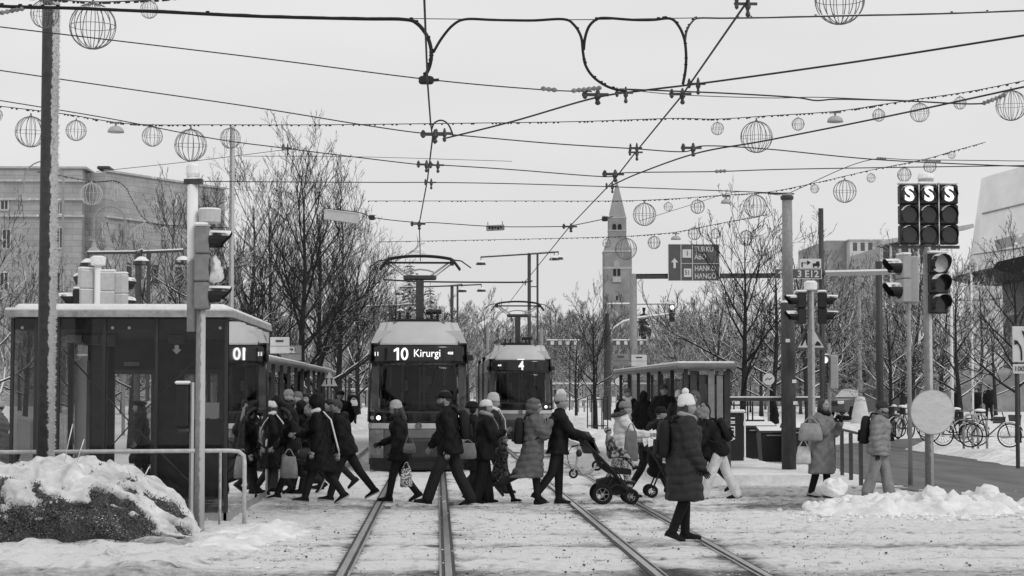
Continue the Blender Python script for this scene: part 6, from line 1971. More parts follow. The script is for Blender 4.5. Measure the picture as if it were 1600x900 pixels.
hand = lambda d, s: d['M'] @ (d['A'][s][2] + d['A'][s][3] * .07)
FY = lambda py: F * 1.82 / (py - 612)
PA = {}
WALK = ((18, 6, 6), (-16, 26, -34)); WALK2 = ((-16, 30, -40), (17, 6, 5)); STAND = ((3, 2, 0), (-3, 2, 0))
HANG = ((4, 10, 8), (4, 10, 8)); POCK = ((-18, 55, 16, .35), (-18, 55, 16, .35))
m_whitescarf = mat('white_wool', .7, .95, .1, .12, 20, bump=.6, bscale=70)
m_greywool = mat('grey_wool', .3, .95, .1, .15, 20, bump=.6, bscale=70)

# left hand crowd
person('woman in white hat and white scarf half hidden by the kiosk edge', 427, 34.3, 1.66, 180, ((10, 4, 0), (-14, 20, -24)), POCK, 4, (6, 10), coat='mid', hem=.5, hat='beanie', hm=knit(.72), scarf=m_whitescarf, tail=(-1, .04, .16), hair='long', shoes=BLK)
person('dark hooded figure squeezed behind the black handbag', 474, 34.6, 1.66, 195, WALK, POCK, 5, (10, 0), coat='long', hem=.6, hood='up', bulk=.06)
person('tall dark figure with black beanie deep in the left crowd', 498, 38.5, 1.8, 200, STAND, POCK, 3, (6, 0), coat='mid', hat='beanie', hm=BLK, bulk=.06)
person('short haired figure in black behind the striding young man', 519, 36, 1.7, 190, WALK2, POCK, 4, (8, 0), coat='mid', hair='short', hairm=m_hair_d, hem=.7, bulk=.05)
d = person('woman in a dark hood looking down, one foot raised behind, beside a light bag', 459, 33.2, 1.62, 205, ((26, 4, 0), (-24, 44, -62)), ((6, 22, 6), (12, 50, 6, .3)), 7, (22, 12), coat='mid', cm=cl(.016), hem=.62, hood='up', fur=True, hair='long', hairm=m_hair_d, sole=m_sole)
bag('pale plastic shopping bag hanging from the hand of the hooded woman', Vector((at(452, 32.3).x, 32.3, .86)), (.3, .12, .36), cl(.3, 'bag'), .2, .12)
person('man with glasses in a dark hood behind the woman with the white scarf', 433, 35.5, 1.72, 250, STAND, POCK, 2, (3, 0), coat='mid', hood='up', glasses=True)
person('bearded man in grey beanie facing the camera in the left crowd', 451, 37.5, 1.86, 275, STAND, POCK, 2, (4, 0), coat='mid', cm=cl(.012), bulk=.04, hat='beanie', hm=knit(.26), beard=True, scarf=CHAR)
person('person in ribbed grey beanie right behind the bearded man', 466, 40, 1.82, 250, STAND, POCK, 2, (3, 0), hat='beanie', hm=knit(.17), coat='mid')
person('dark haired person behind the hooded crowd near the second trunk', 480, 43, 1.78, 230, STAND, POCK, 2, (6, 20), hair='short', hairm=m_hair_d, coat='mid', scarf=cl(.06, 'dk'))
person('person with dark curly hair and a white collar behind the crowd', 492, 42, 1.7, 245, STAND, POCK, 2, (8, 0), hair='long', hairm=m_hair_d, coat='mid', scarf=m_whitescarf)
d = person('person in black hooded coat with long white scarf down the back, walking left', 503, 31.3, 1.76, 180, ((20, 4, 6), (-15, 20, -30)), ((-6, 24, 8), (18, 70, 6, .2)), 8, (16, 0), coat='mid', hem=.54, hood='up', scarf=m_whitescarf, tail=(-1, .1, .52), bulk=.045, sole=m_sole)
bag('black handbag of the person with the long white scarf', Vector((at(477, 32.4).x, 32.4, 1.0)), (.32, .13, .2), mat('black_leather', .012, .3, .5, .2, 6), 0, .12)
person('woman with light hair holding a phone to her ear behind the white scarf person', 488, 34.4, 1.62, 185, WALK2, ((10, 120, 12), (10, 130, 16)), 4, (14, 20), hair='long', hairm=m_hair_l, coat='mid', cm=BLK2, hem=.55)
d = person('young man with short hair and black jacket striding left, white soled shoes', 541, 32.2, 1.74, 180, ((20, 4, 6), (-30, 8, -26)), ((-8, 16, 8), (14, 30, 8)), 14, (10, 8), coat='jacket', bulk=.05, hair='short', hairm=m_hair_m, sole=m_sole, hood='down')
person('large man in black cap behind the young man', 532, 48, 1.86, 268, STAND, POCK, 2, (4, 0), coat='mid', bulk=.06, hat='cap', hm=BLK)
w = person('woman walking away with white shoulder bag and pale sleeves', 552, 84, 1.72, 92, ((14, 4, 0), (-12, 20, -20)), HANG, 2, coat='mid', cm=cl(.012), hem=.62, hat='beanie', hm=knit(.4), scarf=m_greywool)
bag('small white shoulder bag on the back of the woman walking away', Vector((at(553, 83.6).x, 83.55, gz(0, 84) + 1.34)), (.34, .14, .26), cl(.6, 'bagw'), 0, .08)
person('person in fur hat standing by the far end of the left shelter', 505, 66, 1.72, 200, STAND, POCK, 2, coat='mid', hat='fur', hm=m_fur)

# across the rails
d = person('woman in spotted pale beanie and black coat walking left in front of the nearer tram', 627, 31.9, 1.66, 178, ((18, 8, 4), (-4, 34, -26)), ((-4, 26, 6), (10, 60, 8, .3)), 7, (18, 0), coat='mid', hem=.72, hat='tall', hm=mat('spotted_knit', .4, .95, .1, .3, 26, bump=.5, bscale=60), scarf=cl(.02), gloves=BLK, boot=.3, hair='long')
bag('small pale shoulder bag of the woman in the spotted beanie', Vector((at(640, 31.5).x, 31.48, 1.12)), (.22, .09, .16), cl(.16, 'bagd'), .1, .14)
bag('white patterned carrier bag low behind the woman in the spotted beanie', Vector((at(635, 31.7).x, 31.75, .66)), (.2, .09, .3), mat('printed_bag', .55, .6, .3, .3, 14, pattern='print'), 0, .1)
d = person('big man in black with cap, backpack and pale gaiters walking left over the rail', 703, 30.6, 1.86, 180, ((27, 8, 6), (-17, 10, -14)), ((-12, 20, 8), (14, 22, 8)), 6, (10, 0), coat='jacket', bulk=.06, hat='cap', hm=BLK, trousers=cl(.018), wide=.03, gaiter=mat('pale_gaiter', .5, .8, .2, .3, 14), beard=True, hood='down')
backpack('black backpack of the big man with the gaiters', d)
d = person('person in black fur hat hidden between the big man and the woman in white knit', 741, 33.4, 1.64, 185, STAND, POCK, 3, (10, 0), coat='mid', hat='fur', hm=BLK, cm=BLK)
d = person('woman in white knit hat and grey scarf, black coat and wide trousers', 756, 31.4, 1.68, 8, ((6, 3, 0), (-8, 8, -8)), ((-14, 30, 8), (16, 95, 10, .3)), 3, (10, -30), coat='mid', hem=.74, hat='beanie', hm=knit(.75), scarf=m_greywool, tail=(1, .05, .2), trousers=BLK, wide=.07, hair='long')
bag('grey pouch between the big man and the woman in white knit', Vector((at(730, 31.6).x, 31.2, 1.04)), (.3, .12, .26), cl(.2, 'pouch'), 0, .05)
d = person('woman in pointed pale beanie with white scarf behind the white knit hat', 766, 34.2, 1.8, 5, ((20, 5, 4), (-22, 20, -30)), HANG, 4, (14, -15), coat='jacket', cm=BLK2, hat='tall', hm=knit(.5), scarf=m_whitescarf, tail=(1, -.06, .4))
d = person('child in striped beanie and speckled jacket walking right', 782, 31.8, 1.16, 0, ((26, 6, 4), (-26, 20, -34)), HANG, 5, (6, 0), coat='mid', hem=.56, cm=mat('speckled_jacket', .1, .9, .1, .5, 22, pattern='print'), hat='beanie', hm=knit(.16), scarf=CHAR, bulk=.05)
d = person('woman in grey quilted long coat with hood up and hand at her face', 832, 31.0, 1.70, 0, ((8, 3, 0), (-28, 34, -50)), ((16, 128, 8, .1), (34, 120, 6, .2)), 3, (6, -12), coat='long', hem=.46, cm=cl(.115, 'puff'), puffer=1, bulk=.055, hood='up', gloves=BLK, boot=.3, zip_=BLK2)
backpack('black backpack left of the grey quilted coat', d)
dm = person('man in pale grey beanie and black coat pushing a stroller', 872, 31.2, 1.78, 0, ((2, 2, 0), (-14, 22, -22)), ((26, 34, 6), (34, 34, 6)), 3, (8, -10), coat='mid', hem=.8, hat='beanie', hm=knit(.34), gloves=BLK, bulk=.035)
dw = person('woman in white quilted jacket with fur hood behind the stroller', 968, 32.8, 1.68, 0, ((16, 4, 4), (-16, 20, -26)), ((24, 46, 10), (38, 48, 8)), 8, (12, -6), coat='jacket', cm=cl(.62, 'white'), puffer=.7, bulk=.04, hood='fur', hat='beanie', hm=knit(.24), trousers=mat('printed_trousers', .32, .9, .1, .3, 20, pattern='print'))
bag('grey tote bag in front of the woman in the white jacket', Vector((at(986, 32.3).x, 32.3, 1.28)), (.24, .1, .5), cl(.16, 'tote'), .1, .12)
d = person('person in black bending over a pushchair behind the big woman', 1012, 33.8, 1.62, 0, ((30, 6, 4), (-20, 12, -20)), ((36, 40, 8), (44, 40, 8)), 22, (14, 0), coat='jacket', cm=BLK, bulk=.06, hat='beanie', hm=BLK, gloves=cl(.5, 'mitt'))
d = person('woman in dark quilted long coat and white pompom hat in front of everyone', 1068, 23.2, 1.72, 0, ((3, 3, 0), (-1, 20, -22)), ((2, 22, 8), (6, 26, 8)), 3, (4, -24), coat='long', hem=.52, cm=cl(.033, 'dpuff'), puffer=.9, bulk=.085, hood='down', hat='tall', hm=knit(.78), pom=True, scarf=cl(.3, 'sc'), gloves=BLK, boot=.3, trousers=BLK, vox=.014, hair='long')
backpack('black backpack of the woman in the white pompom hat', d, w=.17, h=.46, dep=.15)
d = person('woman in black with hood up walking left behind the fair haired one', 1103, 33.6, 1.64, 182, ((16, 4, 4), (-30, 14, -28)), POCK, 5, (8, 16), coat='mid', hem=.72, hood='up', hair='long', hairm=m_hair_d, trousers=BLK)
d = person('fair woman with hair bun bending forward, black jacket and white trousers', 1124, 32.4, 1.66, 180, ((22, 3, 2), (-19, 6, -8)), ((24, 22, 6), (30, 20, 6)), 24, (28, 8), coat='jacket', cm=BLK, hair='bun', hairm=m_hair_l, trousers=cl(.6, 'wt'), wide=.035, bulk=.035)
backpack('dark backpack of the fair woman with the bun', d)
q = hand(d, 1); bag('crumpled pale paper bag in the hands of the fair woman with the bun', q + Vector((0, -.02, .12)), (.2, .14, .2), mat('crumpled_paper', .45, .8, .2, .4, 18), .3, .02)
d = person('person in grey hood and spectacles facing the camera beside the pompom hat', 1086, 38.0, 1.72, 262, STAND, POCK, 2, (2, 0), coat='mid', cm=cl(.09, 'gh'), hood='up', glasses=True, z=.1)
person('tall man in dark coat and ribbed cap with spectacles on the platform', 1037, 42.5, 1.78, 270, STAND, POCK, 1, (2, 0), z=.2, coat='long', hem=.6, bulk=.06, hat='beanie', hm=knit(.06), glasses=True)
person('woman with white scarf facing the camera at the end of the platform', 980, 48, 1.7, 275, STAND, POCK, 1, (4, 0), z=.2, coat='mid', hat='beanie', hm=knit(.13), scarf=m_whitescarf, tail=(1, 0, .34))
person('dark silhouette of a person turned away on the platform', 1006, 46, 1.62, 90, STAND, POCK, 2, z=.2, coat='long', hem=.5, bulk=.05, hood='up')
person('person in pointed white hood between the tall man and the grey hood', 1061, 41, 1.62, 90, STAND, POCK, 2, z=.2, coat='mid', cm=cl(.02), hat='tall', hm=knit(.66))
person('small child in pale overalls playing on the snow ridge behind the trams', 877, 105, 1.25, 270, STAND, ((10, 10, 30), (10, 10, 30)), 2, coat='jacket', cm=cl(.6, 'white'), trousers=cl(.5, 'wt2'), hat='beanie', hm=BLK, z=.9)
person('dark person standing behind the waste containers left of the tall steel pole', 1209, 62, 1.5, 175, STAND, POCK, 10, (10, 0), coat='long', hem=.5, hood='up', z=.35)

# at the right
dp_ = person('woman in long pale coat raising a camera beside the snow bank', 1284, 33.0, 1.7, 318, ((4, 2, 0), (-8, 10, -6)), ((24, 118, 10, .35), (30, 112, 10, .35)), 3, (2, -12), coat='long', hem=.42, cm=cl(.2, 'pale'), bulk=.06, hair='long', hairm=m_hair_m, scarf=BLK, shoes=mat('pale_shoe', .4, .8, .2, .2, 14), trousers=BLK, gloves=BLK)
q = (hand(dp_, 1) + hand(dp_, -1)) / 2 + Vector((.05, -.05, .03))
r = thing('camera', 'black camera held up by the woman in the pale coat', 'camera', q, R(318))
mb = MB(); mb.bevbox(-.04, .04, -.07, .07, -.045, .05, .012); mb.bevbox(-.03, .03, -.03, .03, .051, .075, .01); mb.obj('case', m_black, r)
mb = MB(); mb.tube([(.04, 0, 0), (.09, 0, 0), (.17, 0, 0)], [.04, .042, .036], 14); mb.obj('lens', m_blackrub, r)
bag('pale shoulder bag on the hip of the woman with the camera', Vector((at(1268, 32.6).x, 32.72, 1.38)), (.42, .16, .3), cl(.3, 'bag2'), R(-20), .1)
bag('white cloth bag hanging behind the woman with the camera', Vector((at(1255, 32.9).x, 32.9, .98)), (.26, .14, .3), cl(.66, 'bag3'), R(-20), .1)
d = person('figure in pale padded jacket and dark balaclava behind the snow bank', 1372, 32.2, 1.66, 338, ((14, 4, 0), (-10, 10, -10)), ((-6, 14, 8), (-10, 14, 10)), 5, (14, 0), coat='jacket', cm=cl(.24, 'pad'), puffer=1, bulk=.075, hat='beanie', hm=knit(.05), beard=True, scarf=mat('fur_scarf', .1, .95, .1, .6, 30, bump=.8, bscale=60), gloves=BLK, trousers=cl(.26, 'padt'), wide=.05, hood='down', boot=.3)
backpack('dark rounded backpack of the figure in the pale padded jacket', d, w=.17, h=.5)
for px, Y, hh, f_, lab in ((1525, 98, 1.68, 275, 'left one of two dark pedestrians on the far right pavement'), (1545, 97, 1.84, 92, 'right one of two dark pedestrians on the far right pavement'), (1494, 86, 1.8, 200, 'dark pedestrian partly hidden by the round disc')):
    person(lab, px, Y, hh, f_, ((10, 4, 0), (-10, 12, -10)), HANG, 2, coat='jacket', bulk=.05, hat='beanie', hm=BLK)
# behind and beside the kiosk glass
person('woman in dark beret seen through the kiosk door opening', 222, 35.2, 1.66, 195, ((10, 4, 0), (-10, 14, -14)), POCK, 4, (6, 0), coat='mid', hem=.55, hat='beret', hm=BLK, hair='long', hairm=m_hair_d, scarf=CHAR)
person('person in pale knit cap behind the beret seen through the kiosk', 240, 36.4, 1.66, 190, WALK, POCK, 4, (10, 0), coat='mid', cm=cl(.3, 'pj'), hat='beanie', hm=knit(.5), puffer=1)
person('person in white knit hat at the right of the kiosk door opening', 256, 37.6, 1.68, 190, WALK2, POCK, 4, (12, 0), coat='mid', cm=cl(.3, 'pj'), hat='tall', hm=knit(.66), scarf=BLK, puffer=1)
person('person in pale beanie and grey jacket cut by the left edge of the photo', 2, 34.5, 1.68, 180, WALK, HANG, 3, (10, 0), coat='mid', cm=cl(.14, 'gj'), hat='beanie', hm=knit(.42), puffer=1, bulk=.05)

# child in the stroller
STX, STY = at(949, 31.3).x, 31.3
person('small child in patterned overall sitting in the stroller', 957, 31.3, .92, 0, ((78, 40, 20), (82, 46, 20)), ((30, 30, 10), (30, 40, 10)), -14, (4, 0), z=.54, coat='jacket', cm=mat('camouflage_overall', .2, .9, .1, .3, 14, pattern='camo'), trousers=mat('camouflage_overall'), hat='beanie', hm=mat('camouflage_overall'), bulk=.03, vox=.014)
bake()


def wheel(r, name, c, rad, w, parent, tyre=None, rim=None, spokes=6, axis=(0, 1, 0)):
    c = Vector(c)
    mb = MB(); ring = [c + Vector((rad * math.cos(a), 0, rad * math.sin(a))) for a in [i * math.pi / 14 for i in range(28)]]
    mb.tube(ring, w, 8, closed=True); t = mb.obj('wheel', tyre or m_blackrub, parent, True)
    mb = MB(); mb.tube([c + Vector((rad * .78 * math.cos(a), 0, rad * .78 * math.sin(a))) for a in [i * math.pi / 14 for i in range(28)]], max(.006, w * .3), 6, closed=True)
    for i in range(spokes):
        a = 2 * math.pi * i / spokes; mb.bar(c, c + Vector((rad * .78 * math.cos(a), 0, rad * .78 * math.sin(a))), max(.004, w * .5), max(.003, w * .3))
    mb.tube([c - Vector((0, w * 1.2, 0)), c + Vector((0, w * 1.2, 0))], max(.012, w * .9), 8)
    mb.obj('rim', rim or m_steel, t)
    return t


# stroller
r = thing('stroller', 'black stroller with large spoked rear wheels pushed by the man in the pale beanie', 'stroller', (STX, STY, 0)); r.scale = (1.08, 1.08, 1.08)
for y in (-.28, .28):
    wheel(r, 'w', (-.1, y, .155), .125, .03, r); wheel(r, 'w', (.33, y, .12), .09, .028, r)
mb = MB()
for y in (-.26, .26):
    mb.tube([(-.1, y, .16), (.12, y, .5), (.33, y, .14)], .018, 7); mb.tube([(.33, y, .13), (.05, y, .52), (-.28, y, .86), (-.45, y, 1.03), (-.52, y, 1.05)], .016, 7)
    mb.tube([(-.1, y, .17), (.1, y, .3), (.33, y, .25)], .014, 6)
mb.tube([(-.52, -.26, 1.05), (-.52, .26, 1.05)], .02, 8); mb.tube([(-.1, -.28, .155), (-.1, .28, .155)], .012, 6)
mb.obj('frame', m_black, r)
mb = MB(); mb.loft([[Vector((x, y, z_)) for y in (-.2, .2) for x, z_ in (((a, b), (c, d_)) if y < 0 else ((c, d_), (a, b)))] for a, b, c, d_ in ((.34, .52, .34, .44), (.02, .56, .0, .46), (-.1, .62, -.14, .56), (-.26, 1.0, -.32, .98))]); mb.obj('seat', BLK2, r)
mb = MB(); mb.loft([[Vector((x, y, z_)) for y, z_, x in ((-.2, .76, a), (-.2, .9 + b, a - .04), (0, .98 + b, a - .08), (.2, .9 + b, a - .04), (.2, .76, a))] for a, b in ((-.12, -.06), (-.2, .1), (-.33, .12), (-.36, -.02))]); mb.obj('hood', cl(.05, 'hoodst'), r)
mb = MB(); mb.loft([[Vector((x, y, z_)) for y, z_ in ((-.2, a), (.2, a), (.2, b), (-.2, b))] for x, a, b in ((-.16, .2, .36), (.0, .14, .4), (.2, .14, .38), (.28, .2, .34))]); mb.obj('basket', BLK2, r)
mb = MB(); mb.bevbox(.3, .42, -.16, .16, .3, .34, .01); mb.obj('footrest', m_black, r)
# second pushchair behind the big woman
p = at(1030, 33.2)
r = thing('pushchair', 'dark pushchair with a small white wheel behind the big woman', 'stroller', (p.x, 33.2, 0))
for x in (-.16, .22):
    for y in (-.22, .22): wheel(r, 'w', (x, y, .11), .085, .026, r, rim=m_white, spokes=8)
mb = MB()
for y in (-.22, .22): mb.tube([(-.16, y, .11), (0, y, .5), (-.3, y, 1.0)], .016, 6); mb.tube([(.22, y, .11), (-.05, y, .55)], .016, 6)
mb.tube([(-.3, -.22, 1.0), (-.3, .22, 1.0)], .018, 6); mb.obj('frame', m_black, r)
mb = MB(); mb.ell((.05, 0, .45), (.28, .2, .14)); mb.ell((-.08, 0, .7), (.14, .2, .26)); mb.obj('seat', BLK, r, True)
# kick scooter carried by the stroller handle
p = at(912, 31.0)
r = thing('kick_scooter', 'child kick scooter hanging from the hand of the man with the stroller', 'scooter', (p.x, 30.98, .5))
wheel(r, 'w', (-.17, 0, .0), .062, .014, r, rim=m_darksteel); wheel(r, 'w', (.21, 0, .13), .07, .016, r, rim=m_black, spokes=10)
mb = MB(); mb.tube([(-.17, 0, 0), (-.12, 0, .16), (-.09, 0, .46)], .02, 7); mb.obj('steering_column', m_grey, r)
mb = MB(); mb.tube([(-.13, 0, .14), (-.02, 0, .0), (.1, 0, .03), (.2, 0, .12)], [.02, .035, .035, .02], 7); mb.obj('deck', m_grey, r)
mb = MB(); mb.tube([(-.2, -.14, .44), (-.09, 0, .46), (-.02, .14, .45)], .014, 6); mb.ell((-.08, -.02, .33), (.05, .04, .06)); mb.obj('handlebar', m_black, r)
mb = MB(); mb.tube(spline([Vector((-.2, -.1, .44)), Vector((-.27, -.04, .3)), Vector((-.22, 0, .1)), Vector((-.17, 0, .02))], 6), .006, 5); mb.obj('brake_cable', m_black, r)
# bunch of paper in the white jacket woman's hands
p = hand(dw, 1)
r = thing('paper_sheet', 'white papers held out by the woman in the white quilted jacket', 'paper', p + Vector((.06, -.1, .02)))
mb = MB(); rr = random.Random(3)
for i in range(7):
    a, b = rr.uniform(0, 3), rr.uniform(-.6, .6); u = Vector((math.cos(a), .2, math.sin(a) * .6 + .2)) * .13; v = Vector((-.3 * math.sin(a), .3, .8)) * .1; c = Vector((rr.uniform(-.1, .14), rr.uniform(-.05, .05), rr.uniform(-.02, .08)))
    n_ = u.cross(v).normalized() * .003; q = [c - u - v, c + u - v, c + u * .9 + v, c - u + v * .8]
    mb.add([x - n_ for x in q] + [x + n_ for x in q], [(3, 2, 1, 0), (4, 5, 6, 7), (0, 1, 5, 4), (1, 2, 6, 5), (2, 3, 7, 6), (3, 0, 4, 7)])
mb.obj('sheet', mat('paper_white', .75, .8, .2, .1, 20), r)
# plastic scrap between the rails
for px, py, lab in ((610, 795, 'crumpled clear plastic wrapper lying by the left rail'), (712, 790, 'bit of torn pale paper lying at the middle rail')):
    g_ = GP(px, py); r = thing('litter', lab, 'litter', (g_.x, g_.y, 0)); mb = MB()
    for i in range(14):
        c = Vector((rr.gauss(0, .08), rr.gauss(0, .06), rr.uniform(.01, .07))); u, v = Vector((rr.gauss(0, 1), rr.gauss(0, 1), rr.gauss(0, .6))).normalized() * .06, Vector((rr.gauss(0, 1), rr.gauss(0, 1), rr.gauss(0, .6))).normalized() * .045
        mb.add([c - u, c + v, c + u, c - v * .6], [(0, 1, 2, 3)])
    mb.obj('wrapper', mat('plastic_wrapper', .5, .25, .6, .4, 10), r)

# ---------------------------------------------------------------- shelters of the stop
m_shroof = mat('shelter_roof', .3, .6, .3, .2, 4, snow=-.05)
m_board = mat('notice_paper', .6, .7, .3, .12, 4)


def shelter(label, x0, x1, y0, y1, zb, h, bays, boards=()):
    r = thing('tram_shelter', label, 'shelter', (x0, y0, zb))
    w, d = x1 - x0, y1 - y0
    mb = MB(); mb.bevbox(-.25, w + .15, -.3, d + .3, h, h + .1, .03); mb.obj('roof', mat('shelter_fascia', .16, .5, .3, .3, 3), r)
    mb = MB(); mb.bevbox(-.2, w + .1, -.25, d + .25, h + .102, h + .16, .02); mb.obj('roof_snow', m_roofsnow, r)
    for i in range(bays + 1):
        y = d * i / bays
        for x in (0, w):
            mb = MB(); mb.box(x - .04, x + .04, y - .04, y + .04, 0, h - .002); mb.obj('post', m_darksteel, r)
        if i < bays:
            s = d / bays
            back = w if x0 > 0 else 0
            mb = MB(); mb.box(back - .008, back + .008, y + .05, y + s - .05, .25, h - .15); mb.obj('pane', m_glass, r)
            mb = MB(); mb.box(back - .02, back + .02, y + .045, y + s - .045, .18, .245); mb.obj('rail', m_darksteel, r)
            if i % 2 == 0:
                b = back - .05 if x0 > 0 else back + .05
                mb = MB(); mb.box(*sorted((b, b + (.02 if x0 < 0 else -.02))), y + .2, y + .9, 1.0, 2.0); mb.obj('poster', m_board if i % 4 else mat('poster_dark', .06, .5, .3, .4, 3), r)
    for y in (0, d):
        mb = MB(); mb.box(.05, w - .05, y - .008, y + .008, .25, h - .15); mb.obj('end_pane', m_glass, r)
    mb = MB(); mb.box(w * .35, w * .65, .6, d - .6, .44, .48); mb.box(w * .45, w * .55, .7, .78, 0, .438); mb.box(w * .45, w * .55, d - .78, d - .7, 0, .438); mb.obj('bench', mat('bench_wood', .12, .6, .3, .3, 6), r)
    for (x, y, bw, bh, v) in boards:
        mb = MB(); mb.bevbox(x - bw / 2, x + bw / 2, y - .05, y + .05, h + .24, h + .24 + bh, .01); b = mb.obj('stop_board', m_board if v else mat('board_grey', .22, .6, .3, .2, 4), r)
        mb = MB(); mb.box(x - bw * .2, x + bw * .2, y - .06, y - .052, h + .24 + bh * .7, h + .24 + bh * .82); mb.box(x - bw * .5, x + bw * .5, y - .056, y - .052, h + .24 + bh * .44, h + .24 + bh * .46); mb.obj('marking', m_darksteel, b)
    return r


shelter('near shelter of the left platform beyond the kiosk', -5.2, -3.55, 39.5, 50.5, .02, 2.4, 5, ((1.2, 1.0, .5, .42, 1), (1.72, 3.0, .42, .36, 1)))
s2 = shelter('second shelter of the left platform among the tree trunks', -5.2, -3.75, 53.5, 66, .1, 2.35, 5, ((1.1, .6, .55, .42, 0),))
text('S2', .22, m_board, s2, (1.1, .52, 2.88), bold=.006)
shelter('farthest snowy shelter at the end of the left platform', -5.4, -4.2, 76, 92, .2, 2.3, 4)
sr = shelter('dark glazed shelter of the right hand platform', 5.25, 6.15, 40.5, 55, .18, 2.12, 6, ((-.1, 13.5, .46, .34, 0), (.42, 13.5, .44, .32, 1)))
for i, x in enumerate((.14, .32, .52, .7, .86)):
    mb = MB(); mb.box(x - .06, x + .07, -.1, -.04, 0, 2.08 - .1 * (i % 2)); mb.obj('end_post', m_steel if i in (2, 3) else m_darksteel, sr)
mb = MB(); mb.box(.05, .85, .3, .34, .3, 2.0); mb.obj('dark_panel', mat('shelter_dark_panel', .03, .3, .5, .5, 2), sr)
mb = MB()
for k_ in range(3):
    mb.bevbox(.15 + .25 * k_, .26 + .25 * k_, .2, .26, 1.1, 1.8, .01)
mb.obj('notice', m_pale, sr)
# raised platform with snowy top
mb = MB(); vs = []
ys = [36 + .8 * i for i in range(42)]
mb.box(4.45, 7.6, 37.2, 70, -.05, .2)
struct(mb.obj('platform', m_bank), 'snow covered tram platform right of the farther tram')
mb = MB(); mb.box(-6.0, -2.15, 38.5, 70, -.05, .12); struct(mb.obj('platform', m_bank), 'snow covered tram platform left of the nearer tram')

# bins and boxes right of the shelter
p = at(1142, 45)
r = thing('electric_cabinet', 'dark box with white lettering and snowy edge right of the fair woman', 'cabinet', (p.x, 45, .02))
mb = MB(); mb.bevbox(-.3, .3, 0, .5, 0, 1.3, .03); mb.obj('case', m_black, r)
mb = MB(); mb.bevbox(-.33, .34, -.03, .53, 1.302, 1.38, .03); mb.box(.305, .34, -.03, .0, .05, 1.3); mb.obj('snow_cap', m_snowcap, r)
text('UUTTA', .17, m_white, r, (.02, -.012, .92), rot=(R(90), R(90), 0), bold=.006)
for px, Y, w, h, lab in ((1182, 52, .45, .85, 'wide black waste container with snowy lid'), (1206, 50, .36, .75, 'smaller black bin left of the tall steel pole'), (1248, 49, .4, .85, 'dark bin behind the woman with the camera'), (1168, 56, .4, .95, 'taller dark bin behind the wide container')):
    p = at(px, Y); r = thing('waste_bin', lab, 'waste bin', (p.x, Y, p.z))
    mb = MB(); mb.loft([[(-w * .85, -.3, 0), (w * .85, -.3, 0), (w * .85, .3, 0), (-w * .85, .3, 0)], [(-w, -.36, h), (w, -.36, h), (w, .36, h), (-w, .36, h)]]); mb.obj('bin_body', m_black, r)
    mb = MB(); mb.loft([[(-w - .03, -.4, h + .002), (w + .03, -.4, h + .002), (w + .03, .4, h + .05), (-w - .03, .4, h + .05)], [(-w - .03, -.38, h + .06), (w + .03, -.38, h + .06), (w, .36, h + .16), (-w, .36, h + .16)]]); mb.obj('lid', mat('bin_lid', .015, .5, .4, .2, 5, snow=.45), r)
    mb = MB(); mb.bar((-w * .6, -.41, h * .92), (w * .6, -.41, h * .92), .03); mb.obj('handle', m_steel, r)
# metal guards round the platform trees
for px, Y, lab in ((1158, 52.6, 'metal tree guard round the tree before the direction sign'), (935, 71.6, 'metal tree guard round the slender tree by the dark mast')):
    p = at(px, Y); r = thing('tree_guard', lab, 'tree guard', (p.x, Y + .4, p.z))
    for a in range(6):
        x, y = .38 * math.cos(a * 1.047), .38 * math.sin(a * 1.047); mb = MB(); mb.tube([(x * 1.5, y * 1.5, 0), (x, y, .3), (x, y, 1.55)], .022, 6); mb.obj('stake', m_black, r)
    for z_ in (.45, 1.45):
        mb = MB(); mb.tube([(.38 * math.cos(a * 1.047), .38 * math.sin(a * 1.047), z_) for a in range(6)], .018, 6, closed=True); mb.obj('hoop', m_black, r)
# park fences behind the farther tram
for x0, x1, Y, h, z0, lab in ((4.0, 14.5, 128, 1.5, .6, 'snowy white park fence on the slope behind the farther tram'), (4.6, 10, 112, .7, .55, 'low railing in front of the ploughed ridge behind the farther tram'), (-9, -3.6, 118, 1.3, .5, 'white construction fence left of the nearer tram')):
    r = thing('fence', lab, 'fence', (x0, Y, gz(x0, Y) + z0 - .4)); n = int((x1 - x0) / .36)
    mb = MB(); mb.bar((0, 0, h), (x1 - x0, 0, h), .07, .06, 0); mb.bar((0, 0, .3), (x1 - x0, 0, .3), .06, .06, 0); mb.bar((0, 0, h + .06), (x1 - x0, 0, h + .06), .1, .06, 1); mb.obj('rail', [m_grey, m_snowcap], r)
    first = None
    for i in range(n):
        if first is None:
            mb = MB(); mb.box(-.05, .05, -.02, .02, .0, h - .04); first = mb.obj('slat', m_steel, r)
        else:
            c = first.copy(); COL.objects.link(c); c.parent = r; c.location = (i * .36, 0.05, 0)

# car
p = at(1342, 97)
r = thing('parked_car', 'dark pickup car parked behind the white cone', 'car', (p.x, 97, p.z + .1), R(40)); r.scale = (.88, .88, .88)
m_car = mat('car_paint', .045, .3, .6, .1, 3, coat=.4)
side = [(-2.55, .55), (-2.5, .95), (-2.35, 1.1), (-1.2, 1.22), (-.55, 1.72), (.1, 1.8), (1.1, 1.76), (1.35, 1.25), (2.6, 1.22), (2.65, .5), (2.1, .42), (1.95, .72), (1.2, .72), (1.05, .42), (-1.1, .42), (-1.25, .75), (-2.0, .75), (-2.15, .42)]
mb = MB(); mb.prism(side, -.92, .92); mb.obj('body', m_car, r)
mb = MB(); mb.prism([(-1.02, 1.26), (-.52, 1.66), (.05, 1.7), (.05, 1.26)], -.928, -.921); mb.prism([(.12, 1.26), (.12, 1.7), (1.02, 1.68), (1.2, 1.28)], -.928, -.921); mb.obj('side_window', m_lens, r)
